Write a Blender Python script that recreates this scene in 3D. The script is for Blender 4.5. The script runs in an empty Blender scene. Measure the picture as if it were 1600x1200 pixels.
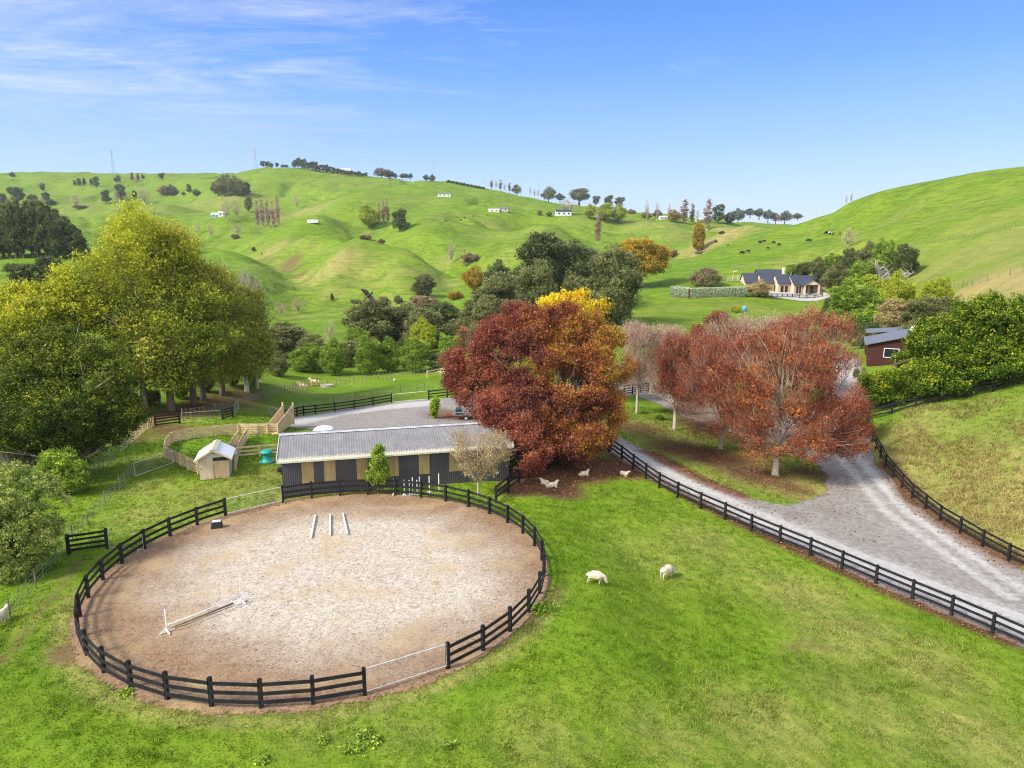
import bpy, bmesh, math, random
import numpy as np
from mathutils import Vector, Matrix
from mathutils.bvhtree import BVHTree
random.seed(7)
RNG = np.random.default_rng(7)
SC = bpy.context.scene
COL = SC.collection
R = math.radians

# ------------------------------------------------------------------ camera
F, TH, CH = 1101.0, R(11.2), 18.0          # focal length in photo pixels, pitch, height above the pen
CS, SN = math.cos(TH), math.sin(TH)

def ray(px, py):
    a = (px - 800.0) / F
    b = (py - 600.0) / F
    return Vector((a, CS - b * SN, -(SN + b * CS)))

def zpt(px, py, z=0.0):                     # where the sight line meets height z
    d = ray(px, py)
    t = (CH - z) / -d.z
    return (d.x * t, d.y * t, z)

def ypt(px, py, Y):                         # where the sight line is Y metres out
    d = ray(px, py)
    t = Y / d.y
    return (d.x * t, Y, CH + d.z * t)

def scale_at(Y, z=0.0):                     # photo pixels per metre out there
    return F / (Y * CS + (CH - z) * SN)

cam = bpy.data.objects.new('camera', bpy.data.cameras.new('camera'))
COL.objects.link(cam)
cam.location = (0, 0, CH)
cam.rotation_euler = (R(90) - TH, 0, 0)
cam.data.sensor_width = 36
cam.data.lens = 36 * F / 1600
cam.data.clip_end = 20000
cam.data.clip_start = 0.5
SC.camera = cam

# ------------------------------------------------------------------ light
SUN_EL, SUN_AZ = R(40), R(-118)             # azimuth measured from +Y towards +X
sdir = Vector((math.sin(SUN_AZ) * math.cos(SUN_EL), math.cos(SUN_AZ) * math.cos(SUN_EL), math.sin(SUN_EL)))
sun = bpy.data.objects.new('sun', bpy.data.lights.new('sun', 'SUN'))
COL.objects.link(sun)
sun.rotation_euler = sdir.to_track_quat('Z', 'Y').to_euler()
sun.data.energy = 3.1
sun.data.angle = R(11)
sun.data.color = (1.0, 0.93, 0.82)
W = bpy.data.worlds.new('World')
SC.world = W
W.use_nodes = True
nt = W.node_tree
for n in list(nt.nodes):
    nt.nodes.remove(n)

class NT:                                   # little node-building helper
    def __init__(s, tree):
        s.t = tree
    def n(s, typ, **kw):
        nd = s.t.nodes.new(typ)
        for k, v in kw.items():
            if k.startswith('_'):
                key = k[1:].replace('_', ' ')
                key = int(key) if key.isdigit() else key
                nd.inputs[key].default_value = v
            else:
                setattr(nd, k, v)
        return nd
    def l(s, a, b):
        s.t.links.new(a, b)
    def math(s, op, a, b=None, clamp=False):
        nd = s.t.nodes.new('ShaderNodeMath')
        nd.operation = op
        nd.use_clamp = clamp
        for i, v in enumerate((a, b)):
            if v is None:
                continue
            if hasattr(v, 'is_linked'):
                s.l(v, nd.inputs[i])
            else:
                nd.inputs[i].default_value = v
        return nd.outputs[0]
    def mix(s, fac, a, b, blend='MIX'):
        nd = s.t.nodes.new('ShaderNodeMix')
        nd.data_type = 'RGBA'
        nd.blend_type = blend
        nd.clamp_factor = True
        for v, sock in ((fac, nd.inputs[0]), (a, nd.inputs[6]), (b, nd.inputs[7])):
            if hasattr(v, 'is_linked'):
                s.l(v, sock)
            elif isinstance(v, (tuple, list)):
                sock.default_value = (*v[:3], 1)
            else:
                sock.default_value = v
        return nd.outputs[2]
    def noise(s, vec, scale, detail=3, rough=0.55, dist=0.0):
        nd = s.t.nodes.new('ShaderNodeTexNoise')
        nd.inputs['Scale'].default_value = scale
        nd.inputs['Detail'].default_value = detail
        nd.inputs['Roughness'].default_value = rough
        nd.inputs['Distortion'].default_value = dist
        if vec is not None:
            s.l(vec, nd.inputs['Vector'])
        return nd.outputs['Fac']
    def ramp(s, fac, stops):
        nd = s.t.nodes.new('ShaderNodeValToRGB')
        e = nd.color_ramp.elements
        while len(e) < len(stops):
            e.new(0.5)
        for el, (p, c) in zip(e, stops):
            el.position = p
            el.color = (*c[:3], 1) if isinstance(c, (tuple, list)) else (c, c, c, 1)
        s.l(fac, nd.inputs[0])
        return nd.outputs[0]
    def mapping(s, vec, scale=(1, 1, 1), rot=(0, 0, 0), loc=(0, 0, 0)):
        nd = s.t.nodes.new('ShaderNodeMapping')
        nd.inputs['Scale'].default_value = scale
        nd.inputs['Rotation'].default_value = rot
        nd.inputs['Location'].default_value = loc
        s.l(vec, nd.inputs['Vector'])
        return nd.outputs[0]

k = NT(nt)
sky = k.n('ShaderNodeTexSky', sky_type='NISHITA', sun_disc=False, sun_elevation=SUN_EL, sun_rotation=SUN_AZ,
          altitude=200, air_density=1.25, dust_density=0.35, ozone_density=3.0)
geo = k.n('ShaderNodeNewGeometry')
inc = geo.outputs['Incoming']
dirv = k.n('ShaderNodeVectorMath', operation='SCALE')
k.l(inc, dirv.inputs[0])
dirv.inputs['Scale'].default_value = -1
sep = k.n('ShaderNodeSeparateXYZ')
k.l(dirv.outputs[0], sep.inputs[0])
zz = k.math('MAXIMUM', sep.outputs[2], 0.02)
comb = k.n('ShaderNodeCombineXYZ')
k.l(k.math('DIVIDE', sep.outputs[0], zz), comb.inputs[0])
k.l(k.math('DIVIDE', sep.outputs[1], zz), comb.inputs[1])
cv = comb.outputs[0]
# wind-drawn cirrus: long streaks broken by finer ripples, thicker towards the left of the sky
st = k.noise(k.mapping(cv, (0.6, 1.0, 1), (0, 0, R(30)), (3.1, 0.4, 0)), 1.1, 8, 0.66, 1.2)
rp = k.noise(k.mapping(cv, (2.2, 5.5, 1), (0, 0, R(22))), 1.6, 6, 0.7, 0.8)
big = k.noise(k.mapping(cv, (0.5, 0.5, 1), (0, 0, 0), (1.7, 2.2, 0)), 0.55, 2, 0.5)
leftness = k.n('ShaderNodeMapRange', _1=0.12, _2=-0.5, _3=0.0, _4=1.0)
k.l(sep.outputs[0], leftness.inputs[0])
cl = k.math('ADD', k.math('MULTIPLY', st, 0.75), k.math('MULTIPLY', rp, 0.3))
cl = k.math('ADD', cl, k.math('MULTIPLY', leftness.outputs[0], 0.24))
cl = k.math('ADD', cl, k.math('MULTIPLY', big, 0.18))
cl = k.ramp(cl, [(0.70, 0.0), (0.84, 0.35), (1.02, 0.95)])
fade = k.n('ShaderNodeMapRange', _1=0.09, _2=0.2, _3=0.0, _4=1.0)
k.l(sep.outputs[2], fade.inputs[0])
cl = k.math('MULTIPLY', cl, fade.outputs[0])
# the polarised blue of the photo: deep overhead, pale at the horizon, laid half over the physical sky
deep = k.ramp(sep.outputs[2], [(0.0, (.60, .76, 1.0)), (0.06, (.48, .68, 1.0)), (0.13, (.27, .51, 1.0)), (0.22, (.10, .33, .93)), (0.32, (.03, .2, .80)), (1.0, (.03, .14, .5))])
deep4 = k.n('ShaderNodeVectorMath', operation='SCALE', _Scale=3.55)
k.l(deep, deep4.inputs[0])
skyb = k.mix(0.86, sky.outputs[0], deep4.outputs[0])
skyc = k.mix(k.math('MULTIPLY', cl, 0.72), skyb, (3.1, 3.2, 3.3))
# added fill: an unseen bright area of sky behind the camera, softening frontal light
sky_fill = k.n('ShaderNodeMapRange', _1=0.25, _2=-0.45, _3=0.0, _4=0.9)
k.l(sep.outputs[1], sky_fill.inputs[0])
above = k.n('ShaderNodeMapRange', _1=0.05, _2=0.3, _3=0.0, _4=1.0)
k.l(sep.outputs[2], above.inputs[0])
skyc = k.mix(k.math('MULTIPLY', sky_fill.outputs[0], above.outputs[0]), skyc, (7.2, 7.0, 6.8))
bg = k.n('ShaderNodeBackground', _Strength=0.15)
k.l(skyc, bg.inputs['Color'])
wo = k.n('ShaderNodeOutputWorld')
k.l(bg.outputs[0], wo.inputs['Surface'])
SC.view_settings.view_transform = 'Standard'
SC.view_settings.look = 'None'
SC.view_settings.exposure = 1.0
SC.view_settings.gamma = 1
SC.cycles.use_denoising = True
SC.cycles.denoising_prefilter = 'NONE'
SC.cycles.filter_width = 1.1
SC.cycles.max_bounces = 5
SC.cycles.diffuse_bounces = 2
SC.cycles.glossy_bounces = 2
SC.cycles.transmission_bounces = 3
SC.cycles.transparent_max_bounces = 8
SC.cycles.volume_bounces = 0
SC.cycles.use_adaptive_sampling = True
SC.cycles.adaptive_threshold = 0.012

# ------------------------------------------------------------------ terrain
PEN = (-10.3, 36.9)
PEN_R = 12.0
def _hash(ix, iy, seed):
    h = (ix * 374761393 + iy * 668265263 + seed * 974711) & 0xFFFFFFFF
    h = ((h ^ (h >> 13)) * 1274126177) & 0xFFFFFFFF
    return ((h ^ (h >> 16)) & 0xFFFF) / 65535.0
def vnoise(x, y, seed=0):
    x = np.asarray(x, float); y = np.asarray(y, float)
    ix = np.floor(x).astype(np.int64); iy = np.floor(y).astype(np.int64)
    fx = x - ix; fy = y - iy
    fx = fx * fx * fx * (fx * (fx * 6 - 15) + 10); fy = fy * fy * fy * (fy * (fy * 6 - 15) + 10)
    a = _hash(ix, iy, seed); b = _hash(ix + 1, iy, seed); c = _hash(ix, iy + 1, seed); d = _hash(ix + 1, iy + 1, seed)
    return (a + (b - a) * fx) * (1 - fy) + (c + (d - c) * fx) * fy
def fbm(x, y, seed=0, octs=4):
    v = 0; a = 0.5; f = 1.0
    for o in range(octs):
        v = v + a * (vnoise(np.asarray(x) * f, np.asarray(y) * f, seed + o) - 0.5)
        a *= 0.5; f *= 2.03
    return v
def sstep(e0, e1, x):
    t = np.clip((x - e0) / (e1 - e0), 0, 1)
    return t * t * (3 - 2 * t)

CP = []
for px, py, z in [  # near ground: pixel and height
    (-300, 1200, .0), (0, 1200, -.3), (400, 1200, -.1), (800, 1200, -.3), (1200, 1200, -1.8), (1600, 1200, -3.2), (1900, 1200, -4),
    (-300, 950, -.8), (0, 980, -.5), (60, 880, -.5), (-300, 800, -1.0), (0, 800, -.6), (120, 780, -.5), (210, 730, -.5), (270, 680, -.8), (330, 740, 0),
    (420, 730, 0), (441, 775, 0), (600, 770, 0), (740, 775, 0), (815, 748, -.1), (870, 800, -.4), (950, 707, -.6),
    (900, 900, -.8), (1050, 900, -1.6), (1000, 1050, -1.2), (1250, 1000, -2.3), (1100, 800, -1.6), (1250, 860, -2.3), (1400, 925, -2.8), (1600, 1008, -3.2),
    (1900, 1100, -3.6), (1900, 950, -3.0), (1600, 900, -3.2), (1500, 835, -3.0), (1400, 760, -2.6), (1350, 670, -1.4), (1210, 737, -2.2), (1125, 700, -2.0),
    (1053, 668, -1.8), (995, 640, -1.6), (1300, 650, -1.2), (1600, 800, -1.6), (1500, 700, -.4), (1600, 700, 1.2), (1440, 640, 1.5), (1520, 620, 2.8), (1600, 602, 4.2),
    (1850, 560, 7), (1850, 700, 3.0), (1850, 820, -.5),
    (240, 650, -1.4), (330, 622, -2.0), (420, 604, -2.8), (60, 700, -1.2), (-300, 680, -2), (370, 655, -1.4), (450, 660, -1.6), (740, 655, -1.0)]:
    CP.append(zpt(px, py, z))
for a in range(0, 360, 30):
    for rr in (0.0, 7.0, 13.0) if a == 0 else (7.0, 13.0):
        CP.append((PEN[0] + rr * math.cos(R(a)), PEN[1] + rr * math.sin(R(a)), 0.0))
CP += [(0, 0, -.6), (-30, 0, -.5), (30, 0, -3.5), (-60, -25, -1), (0, -25, -1.5), (60, -25, -6), (70, 20, -4.5), (-70, 20, -2)]
for px, py, Y in [  # farther ground: pixel and distance
    (540, 643, 88), (610, 632, 90), (690, 626, 88), (430, 625, 100), (480, 608, 118), (560, 599, 124), (640, 590, 128), (690, 584, 130), (760, 580, 130),
    (880, 570, 125), (960, 570, 120), (1010, 588, 110), (1050, 600, 104), (1100, 580, 115), (1200, 570, 115), (1312, 556, 100), (1370, 575, 90), (1420, 560, 92), (1470, 520, 112), (1500, 480, 125),
    (1100, 505, 175), (1000, 495, 185), (950, 500, 180), (970, 478, 215), (1180, 480, 205), (1060, 460, 235), (1170, 464, 222), (1230, 462, 232), (1290, 459, 232), (1250, 440, 252), (1320, 470, 190), (1400, 470, 160),
    (450, 545, 190), (430, 502, 260), (520, 500, 260), (600, 505, 255), (660, 490, 265), (720, 478, 265), (760, 464, 275), (820, 470, 250), (880, 470, 240),
    (440, 478, 318), (500, 464, 335), (560, 470, 335), (620, 462, 335), (690, 452, 335), (760, 440, 340), (850, 420, 360), (930, 420, 350),
    (400, 430, 395), (470, 428, 400), (540, 425, 395), (600, 425, 395), (660, 425, 395), (700, 425, 395),
    (385, 400, 470), (430, 392, 480), (490, 378, 500), (550, 372, 510), (600, 385, 480), (650, 398, 450), (700, 405, 440), (760, 400, 450), (850, 390, 450), (930, 378, 480),
    (430, 360, 660), (490, 348, 660), (570, 350, 640), (625, 362, 575), (700, 352, 620), (780, 350, 620), (860, 350, 640), (930, 352, 650),
    (480, 320, 900), (560, 315, 950), (640, 310, 950), (700, 308, 900), (780, 330, 760), (880, 338, 740), (820, 312, 950),
    (600, 290, 1150), (520, 280, 1250), (420, 280, 1300), (350, 300, 1150), (300, 320, 950), (340, 342, 820), (260, 345, 760), (330, 370, 620),
    (200, 300, 1300), (100, 300, 1300), (0, 300, 1350), (100, 330, 900), (0, 340, 850), (200, 330, 900), (170, 345, 700), (40, 318, 1100),
    (360, 266, 1500), (400, 262, 1500), (440, 261, 1450), (520, 268, 1400), (600, 277, 1350), (700, 285, 1250), (760, 294, 1200), (820, 304, 1150), (870, 315, 1100), (930, 325, 1050),
    (0, 277, 1800), (100, 279, 1800), (200, 274, 1750), (300, 272, 1650), (-250, 285, 1800), (-250, 330, 800),
    (0, 402, 300), (100, 396, 300), (-250, 410, 300), (0, 425, 235), (90, 425, 240), (0, 462, 175), (100, 470, 170), (-250, 450, 200), (-250, 560, 105), (60, 560, 110), (200, 520, 140), (300, 480, 220), (350, 440, 330),
    (1000, 336, 1000), (1060, 342, 1050), (1120, 348, 1050), (1010, 360, 700), (1060, 362, 680), (1000, 385, 480), (1060, 388, 455), (1090, 372, 560),
    (1110, 385, 430), (1130, 365, 460), (1165, 338, 480), (1210, 347, 480), (1120, 400, 380), (1050, 415, 320), (980, 440, 290),
    (1140, 392, 345), (1200, 395, 315), (1180, 420, 270), (1280, 352, 370), (1300, 372, 290), (1300, 400, 250), (1350, 350, 310), (1250, 385, 300),
    (1240, 345, 420), (1270, 337, 420), (1320, 319, 380), (1380, 299, 350), (1450, 285, 330), (1500, 276, 310), (1560, 270, 290), (1600, 265, 280), (1700, 255, 270), (1900, 240, 260),
    (1430, 340, 260), (1520, 320, 235), (1600, 305, 220), (1430, 385, 205), (1520, 368, 188), (1600, 350, 175), (1750, 330, 165), (1900, 320, 160),
    (1440, 425, 180), (1500, 420, 160), (1600, 400, 140), (1490, 452, 140), (1540, 436, 130), (1600, 426, 122), (1800, 420, 105), (1600, 455, 110), (1560, 500, 95), (1800, 500, 85)]:
    CP.append(ypt(px, py, Y))
def hid(px, Y, z):                          # ground nobody sees, behind the crests
    a = (px - 800) / F / CS
    CP.append((a * Y, Y, z))
for px, Y, z in [(0, 2400, 90), (200, 2400, 100), (400, 2100, 120), (600, 2000, 110), (800, 1800, 70), (1000, 1500, 40), (1200, 1500, 40), (-300, 2500, 90), (0, 4400, 60), (800, 4400, 40), (1600, 4400, 40), (-400, 4400, 60), (2000, 4400, 40),
                 (1270, 620, 18), (1400, 560, 25), (1500, 520, 28), (1700, 480, 30), (1400, 1000, 30), (1700, 1000, 30), (1900, 600, 40), (1600, 2000, 30), (1165, 620, 14), (1120, 1400, 40)]:
    hid(px, Y, z)
CP = np.array(CP)
def _uv(x, y):
    q = np.maximum(y, -32) + 40.0
    return np.stack([2.2 * x / q, 1.6 * np.log(q)], -1)
def _kern(d2):
    return np.where(d2 > 1e-12, 0.5 * d2 * np.log(np.maximum(d2, 1e-12)), 0)
_U = _uv(CP[:, 0], CP[:, 1])
_n = len(CP)
_Z = CP[:, 2]
_K = _kern(((_U[:, None] - _U[None]) ** 2).sum(-1))
_A = np.zeros((_n + 3, _n + 3))
_A[:_n, :_n] = _K + np.eye(_n) * 2e-4
_A[:_n, _n] = 1; _A[:_n, _n + 1:] = _U
_A[_n, :_n] = 1; _A[_n + 1:, :_n] = _U.T
_S = np.linalg.solve(_A, np.r_[_Z, 0, 0, 0])
def zbase(x, y):
    x = np.asarray(x, float).ravel(); y = np.asarray(y, float).ravel()
    out = np.empty(len(x))
    for i in range(0, len(x), 20000):
        u = _uv(x[i:i + 20000], y[i:i + 20000])
        d2 = ((u[:, None, :] - _U[None]) ** 2).sum(-1)
        out[i:i + 20000] = _kern(d2) @ _S[:_n] + _S[_n] + u @ _S[_n + 1:]
    return out
def march(px, py, fn):
    d = ray(px, py)
    ts = 12 * 1.012 ** np.arange(0, 460)
    zs = fn(d.x * ts, d.y * ts)
    g = CH + d.z * ts - zs
    i = int(np.argmax(g < 0))
    if g[i] >= 0:
        return None
    f = g[i - 1] / (g[i - 1] - g[i])
    t = ts[i - 1] + (ts[i] - ts[i - 1]) * f
    return (d.x * t, d.y * t)
# folds of the hills: polylines in the photo, put on the ground they lie on; depth (minus = gully) and half width in metres
FOLDS = []
for pts, dep, wid in [
    ([(545, 335), (572, 358), (598, 374), (640, 384), (690, 398)], -15, 26),
    ([(640, 372), (610, 374)], -6, 18),
    ([(440, 392), (455, 412), (472, 432), (480, 455)], -12, 19),
    ([(395, 385), (350, 372), (310, 350), (270, 335)], -14, 35),
    ([(560, 392), (525, 412), (490, 440)], 7, 18),
    ([(365, 398), (400, 384), (470, 372), (545, 374), (610, 390), (680, 408)], 9, 22),
    ([(640, 400), (620, 430), (600, 455)], 5, 20),
    ([(700, 412), (700, 440), (690, 455)], -6, 18),
    ([(560, 425), (580, 450), (590, 465)], -6, 15),
    ([(420, 410), (415, 440), (420, 470)], 5, 18),
    ([(700, 400), (740, 402), (800, 415)], -4, 20),
    ([(900, 352), (950, 372), (1000, 384), (1050, 386)], -10, 22),
    ([(420, 300), (455, 318), (450, 345)], -14, 40),
    ([(620, 300), (560, 320), (520, 345)], 9, 45),
    ([(740, 320), (690, 340), (660, 360)], 8, 36),
    ([(1260, 350), (1330, 345), (1420, 330), (1520, 318)], -1.5, 12),
    ([(1400, 310), (1330, 360), (1280, 390)], -1.5, 16),
    ([(240, 300), (300, 305), (330, 318)], -13, 45),
    ([(60, 290), (120, 300), (180, 310)], -10, 42),
    ([(160, 320), (110, 330), (60, 335)], -9, 35),
    ([(830, 330), (790, 345), (760, 372)], -7, 30), ([(880, 345), (840, 365), (800, 390)], 6, 26), ([(960, 345), (985, 362), (1010, 372)], -6, 28)]:
    wp = [march(a, b, zbase) for a, b in pts]
    wp = [p for p in wp if p]
    if len(wp) > 1:
        FOLDS.append((np.array(wp), dep, wid))
def seg_dist(x, y, pl):
    best = np.full(len(x), 1e9)
    for (x0, y0), (x1, y1) in zip(pl[:-1], pl[1:]):
        dx, dy = x1 - x0, y1 - y0
        t = np.clip(((x - x0) * dx + (y - y0) * dy) / (dx * dx + dy * dy + 1e-9), 0, 1)
        best = np.minimum(best, np.hypot(x - x0 - t * dx, y - y0 - t * dy))
    return best
def zfun(x, y):
    x = np.asarray(x, float).ravel(); y = np.asarray(y, float).ravel()
    z = zbase(x, y)
    for pl, dep, wid in FOLDS:
        z = z + dep * np.exp(-(seg_dist(x, y, pl) / wid) ** 2)
    far = sstep(260, 700, y)
    z = z + far * (fbm(x / 210, y / 260, 11, 4) * 22 + fbm(x / 60, y / 75, 21, 3) * 5.0)
    z = z + sstep(120, 260, y) * fbm(x / 40, y / 40, 31, 3) * 1.6 + far * fbm(x / 26, y / 26, 51, 2) * 2.4
    gu = fbm(x / 190 + 3.3, y / 240, 71, 3)
    z = z - far * 8.0 * np.exp(-(gu / 0.045) ** 2) + far * 3.0 * np.exp(-((gu - .2) / 0.05) ** 2)
    gu2 = fbm(x / 85 + 1.1, y / 110, 81, 3)
    z = z - sstep(300, 420, y) * 2.6 * np.exp(-(gu2 / 0.05) ** 2)
    z = z + fbm(x / 9, y / 9, 41, 3) * 0.35 * sstep(0, 30, y)
    dp = np.hypot(x - PEN[0], y - PEN[1])
    z = z * sstep(PEN_R + 0.6, PEN_R + 8, dp)
    return z
NR, NC = 760, 560
_v = np.linspace(math.log(12.0), math.log(4540.0), NR)
_y = np.exp(_v) - 40
_t = np.linspace(-1, 1, NC)
GY = np.repeat(_y[:, None], NC, 1)
GX = _t[None] * (62 + 1.12 * np.maximum(GY, 0))
GZ = zfun(GX, GY).reshape(NR, NC)

def np_mesh(name, verts, faces, smooth=False):
    me = bpy.data.meshes.new(name)
    verts = np.ascontiguousarray(verts, np.float32)
    faces = np.ascontiguousarray(faces, np.int32)
    me.vertices.add(len(verts)); me.vertices.foreach_set('co', verts.ravel())
    m, w = faces.shape
    me.loops.add(m * w); me.loops.foreach_set('vertex_index', faces.ravel())
    me.polygons.add(m)
    me.polygons.foreach_set('loop_start', np.arange(0, m * w, w, dtype=np.int32))
    me.polygons.foreach_set('loop_total', np.full(m, w, np.int32))
    if smooth:
        me.polygons.foreach_set('use_smooth', np.ones(m, bool))
    me.update(calc_edges=True)
    return me
def grid_faces(nr, nc):
    i = np.arange(nr * nc).reshape(nr, nc)
    return np.stack([i[:-1, :-1], i[:-1, 1:], i[1:, 1:], i[1:, :-1]], -1).reshape(-1, 4)
def attr(me, name, vals):
    a = me.attributes.new(name, 'FLOAT', 'POINT')
    a.data.foreach_set('value', np.ascontiguousarray(vals, np.float32).ravel())
gverts = np.stack([GX, GY, GZ], -1).reshape(-1, 3)
ground_me = np_mesh('ground', gverts, grid_faces(NR, NC), True)
_bv = BVHTree.FromPolygons([tuple(v) for v in gverts.tolist()], [tuple(f) for f in grid_faces(NR, NC).tolist()])
CAMV = Vector((0, 0, CH))
def at(px, py):                             # the point of the ground seen at this place of the photo
    h = _bv.ray_cast(CAMV, ray(px, py).normalized(), 9000)[0]
    return h if h is not None else Vector(ypt(px, py, 1500))
def gz(x, y):                               # ground height
    h = _bv.ray_cast(Vector((x, y, 900)), Vector((0, 0, -1)), 2000)[0]
    return h.z if h is not None else 0.0
def col_at(px, Y):                          # ground under the photo's column px, Y metres out
    x = (px - 800) / F * (Y * CS + 12 * SN)
    for _ in range(3):
        z = gz(x, Y)
        x = (px - 800) / F * (Y * CS + (CH - z) * SN)
    return Vector((x, Y, gz(x, Y)))
def gzn(xs, ys):
    return np.array([gz(a, b) for a, b in zip(xs, ys)])

# ------------------------------------------------------------------ helpers
def tag(o, label=None, cat=None, group=None, kind=None):
    if label: o['label'] = label
    if cat: o['category'] = cat
    if group: o['group'] = group
    if kind: o['kind'] = kind
    return o
def empty(name, loc, rz=0.0):
    o = bpy.data.objects.new(name, None)
    COL.objects.link(o)
    o.location = loc
    o.rotation_euler = (0, 0, rz)
    o.empty_display_size = 0.3
    return o
def link(name, me, mat=None, parent=None, loc=(0, 0, 0)):
    o = bpy.data.objects.new(name, me)
    COL.objects.link(o)
    o.location = loc
    if parent: o.parent = parent
    if mat is not None and not me.materials: me.materials.append(mat)
    return o
def copy_tree(o, parent=None):
    c = o.copy()
    COL.objects.link(c)
    c.parent = parent
    for ch in o.children: copy_tree(ch, c)
    return c
class MB:
    def __init__(s): s.v = []; s.f = []
    def add(s, vs, fs):
        n = len(s.v); s.v += [tuple(v) for v in vs]; s.f += [tuple(i + n for i in f) for f in fs]; return s
    def box(s, c, size, rz=0.0):
        hx, hy, hz = size[0] / 2, size[1] / 2, size[2] / 2
        ca, sa = math.cos(rz), math.sin(rz)
        vs = [(c[0] + ca * x - sa * y, c[1] + sa * x + ca * y, c[2] + z) for z in (-hz, hz) for x, y in ((-hx, -hy), (hx, -hy), (hx, hy), (-hx, hy))]
        return s.add(vs, [(3, 2, 1, 0), (4, 5, 6, 7), (0, 1, 5, 4), (1, 2, 6, 5), (2, 3, 7, 6), (3, 0, 4, 7)])
    def bar(s, a, b, w, h):                  # rectangular board from a to b: w across, h upright
        a = Vector(a); b = Vector(b); d = b - a
        if d.length < 1e-6: return s
        d.normalize()
        sd = d.cross(Vector((0, 0, 1)))
        sd = sd.normalized() if sd.length > 1e-4 else Vector((1, 0, 0))
        up = sd.cross(d).normalized()
        vs = [p + sd * (i * w / 2) + up * (j * h / 2) for p in (a, b) for i, j in ((-1, -1), (1, -1), (1, 1), (-1, 1))]
        return s.add(vs, [(0, 1, 2, 3), (7, 6, 5, 4), (4, 5, 1, 0), (5, 6, 2, 1), (6, 7, 3, 2), (7, 4, 0, 3)])
    def tube(s, pts, rs, n=6, cap=True):
        pts = [Vector(p) for p in pts]
        if not isinstance(rs, (list, tuple)): rs = [rs] * len(pts)
        n0 = len(s.v); prev = None
        for i, p in enumerate(pts):
            d = (pts[min(i + 1, len(pts) - 1)] - pts[max(i - 1, 0)])
            d = d.normalized() if d.length > 1e-9 else Vector((0, 0, 1))
            if prev is None:
                u = d.cross(Vector((0.31, 0.2, 0.93)));
                if u.length < 1e-3: u = d.cross(Vector((1, 0, 0)))
            else:
                u = prev - d * prev.dot(d)
            u.normalize(); prev = u; w = d.cross(u)
            for j in range(n):
                t = 2 * math.pi * j / n
                s.v.append(tuple(p + (u * math.cos(t) + w * math.sin(t)) * rs[i]))
        for i in range(len(pts) - 1):
            for j in range(n):
                a = n0 + i * n + j; b = n0 + i * n + (j + 1) % n
                s.f.append((a, b, b + n, a + n))
        if cap:
            s.f.append(tuple(n0 + j for j in reversed(range(n))))
            e = n0 + (len(pts) - 1) * n
            s.f.append(tuple(e + j for j in range(n)))
        return s
    def lathe(s, prof, n=16, c=(0, 0, 0), sx=1.0, sy=1.0):
        n0 = len(s.v)
        for r, z in prof:
            for j in range(n):
                t = 2 * math.pi * j / n
                s.v.append((c[0] + r * sx * math.cos(t), c[1] + r * sy * math.sin(t), c[2] + z))
        for i in range(len(prof) - 1):
            for j in range(n):
                a = n0 + i * n + j; b = n0 + i * n + (j + 1) % n
                s.f.append((a, b, b + n, a + n))
        s.f.append(tuple(n0 + j for j in reversed(range(n))))
        e = n0 + (len(prof) - 1) * n
        s.f.append(tuple(e + j for j in range(n)))
        return s
    def prism(s, poly, a, b):                # poly: (u, z) in the plane across a->b, extruded from a to b
        a = Vector(a); b = Vector(b); d = (b - a).normalized(); sd = Vector((-d.y, d.x, 0))
        n = len(poly)
        vs = [p + sd * u + Vector((0, 0, z)) for p in (a, b) for u, z in poly]
        return s.add(vs, [tuple(range(n)), tuple(reversed(range(n, 2 * n)))] + [(i, i + n, (i + 1) % n + n, (i + 1) % n) for i in range(n)])
    def mesh(s, name, smooth=False):
        me = bpy.data.meshes.new(name)
        me.from_pydata(s.v, [], s.f)
        bm = bmesh.new(); bm.from_mesh(me)
        bmesh.ops.recalc_face_normals(bm, faces=bm.faces)
        bm.to_mesh(me); bm.free()
        if smooth: me.polygons.foreach_set('use_smooth', [True] * len(me.polygons))
        me.update()
        return me
    def build(s, name, mat, parent=None, loc=(0, 0, 0), smooth=False):
        return link(name, s.mesh(name, smooth), mat, parent, loc)

# ------------------------------------------------------------------ materials
MATS = {}
LEAF_GAIN = 1.8
def mat(name, col, rough=0.7, var=0.25, scale=6.0, spec=0.3, col2=None, bump=0.0, metal=0.0, fine=None, stretch=(1, 1, 1), coords='Object'):
    m = bpy.data.materials.new(name); m.use_nodes = True
    k = NT(m.node_tree); p = m.node_tree.nodes['Principled BSDF']
    tc = k.n('ShaderNodeTexCoord')
    v = k.mapping(tc.outputs[coords], stretch)
    n = k.noise(v, scale, 5, 0.6)
    n2 = k.noise(v, fine or scale * 7, 3, 0.6)
    f = k.math('ADD', k.math('MULTIPLY', n, 0.65), k.math('MULTIPLY', n2, 0.35))
    c2 = col2 or tuple(max(0, c * (1 - var * 1.6)) for c in col)
    c1 = tuple(min(1, c * (1 + var)) for c in col)
    c = k.ramp(f, [(0.32, c2), (0.68, c1)])
    k.l(c, p.inputs['Base Color'])
    p.inputs['Roughness'].default_value = rough
    p.inputs['Specular IOR Level'].default_value = spec
    p.inputs['Metallic'].default_value = metal
    if bump:
        b = k.n('ShaderNodeBump', _Strength=bump, _Distance=0.02)
        k.l(n2, b.inputs['Height']); k.l(b.outputs[0], p.inputs['Normal'])
    MATS[name] = m
    return m
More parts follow.
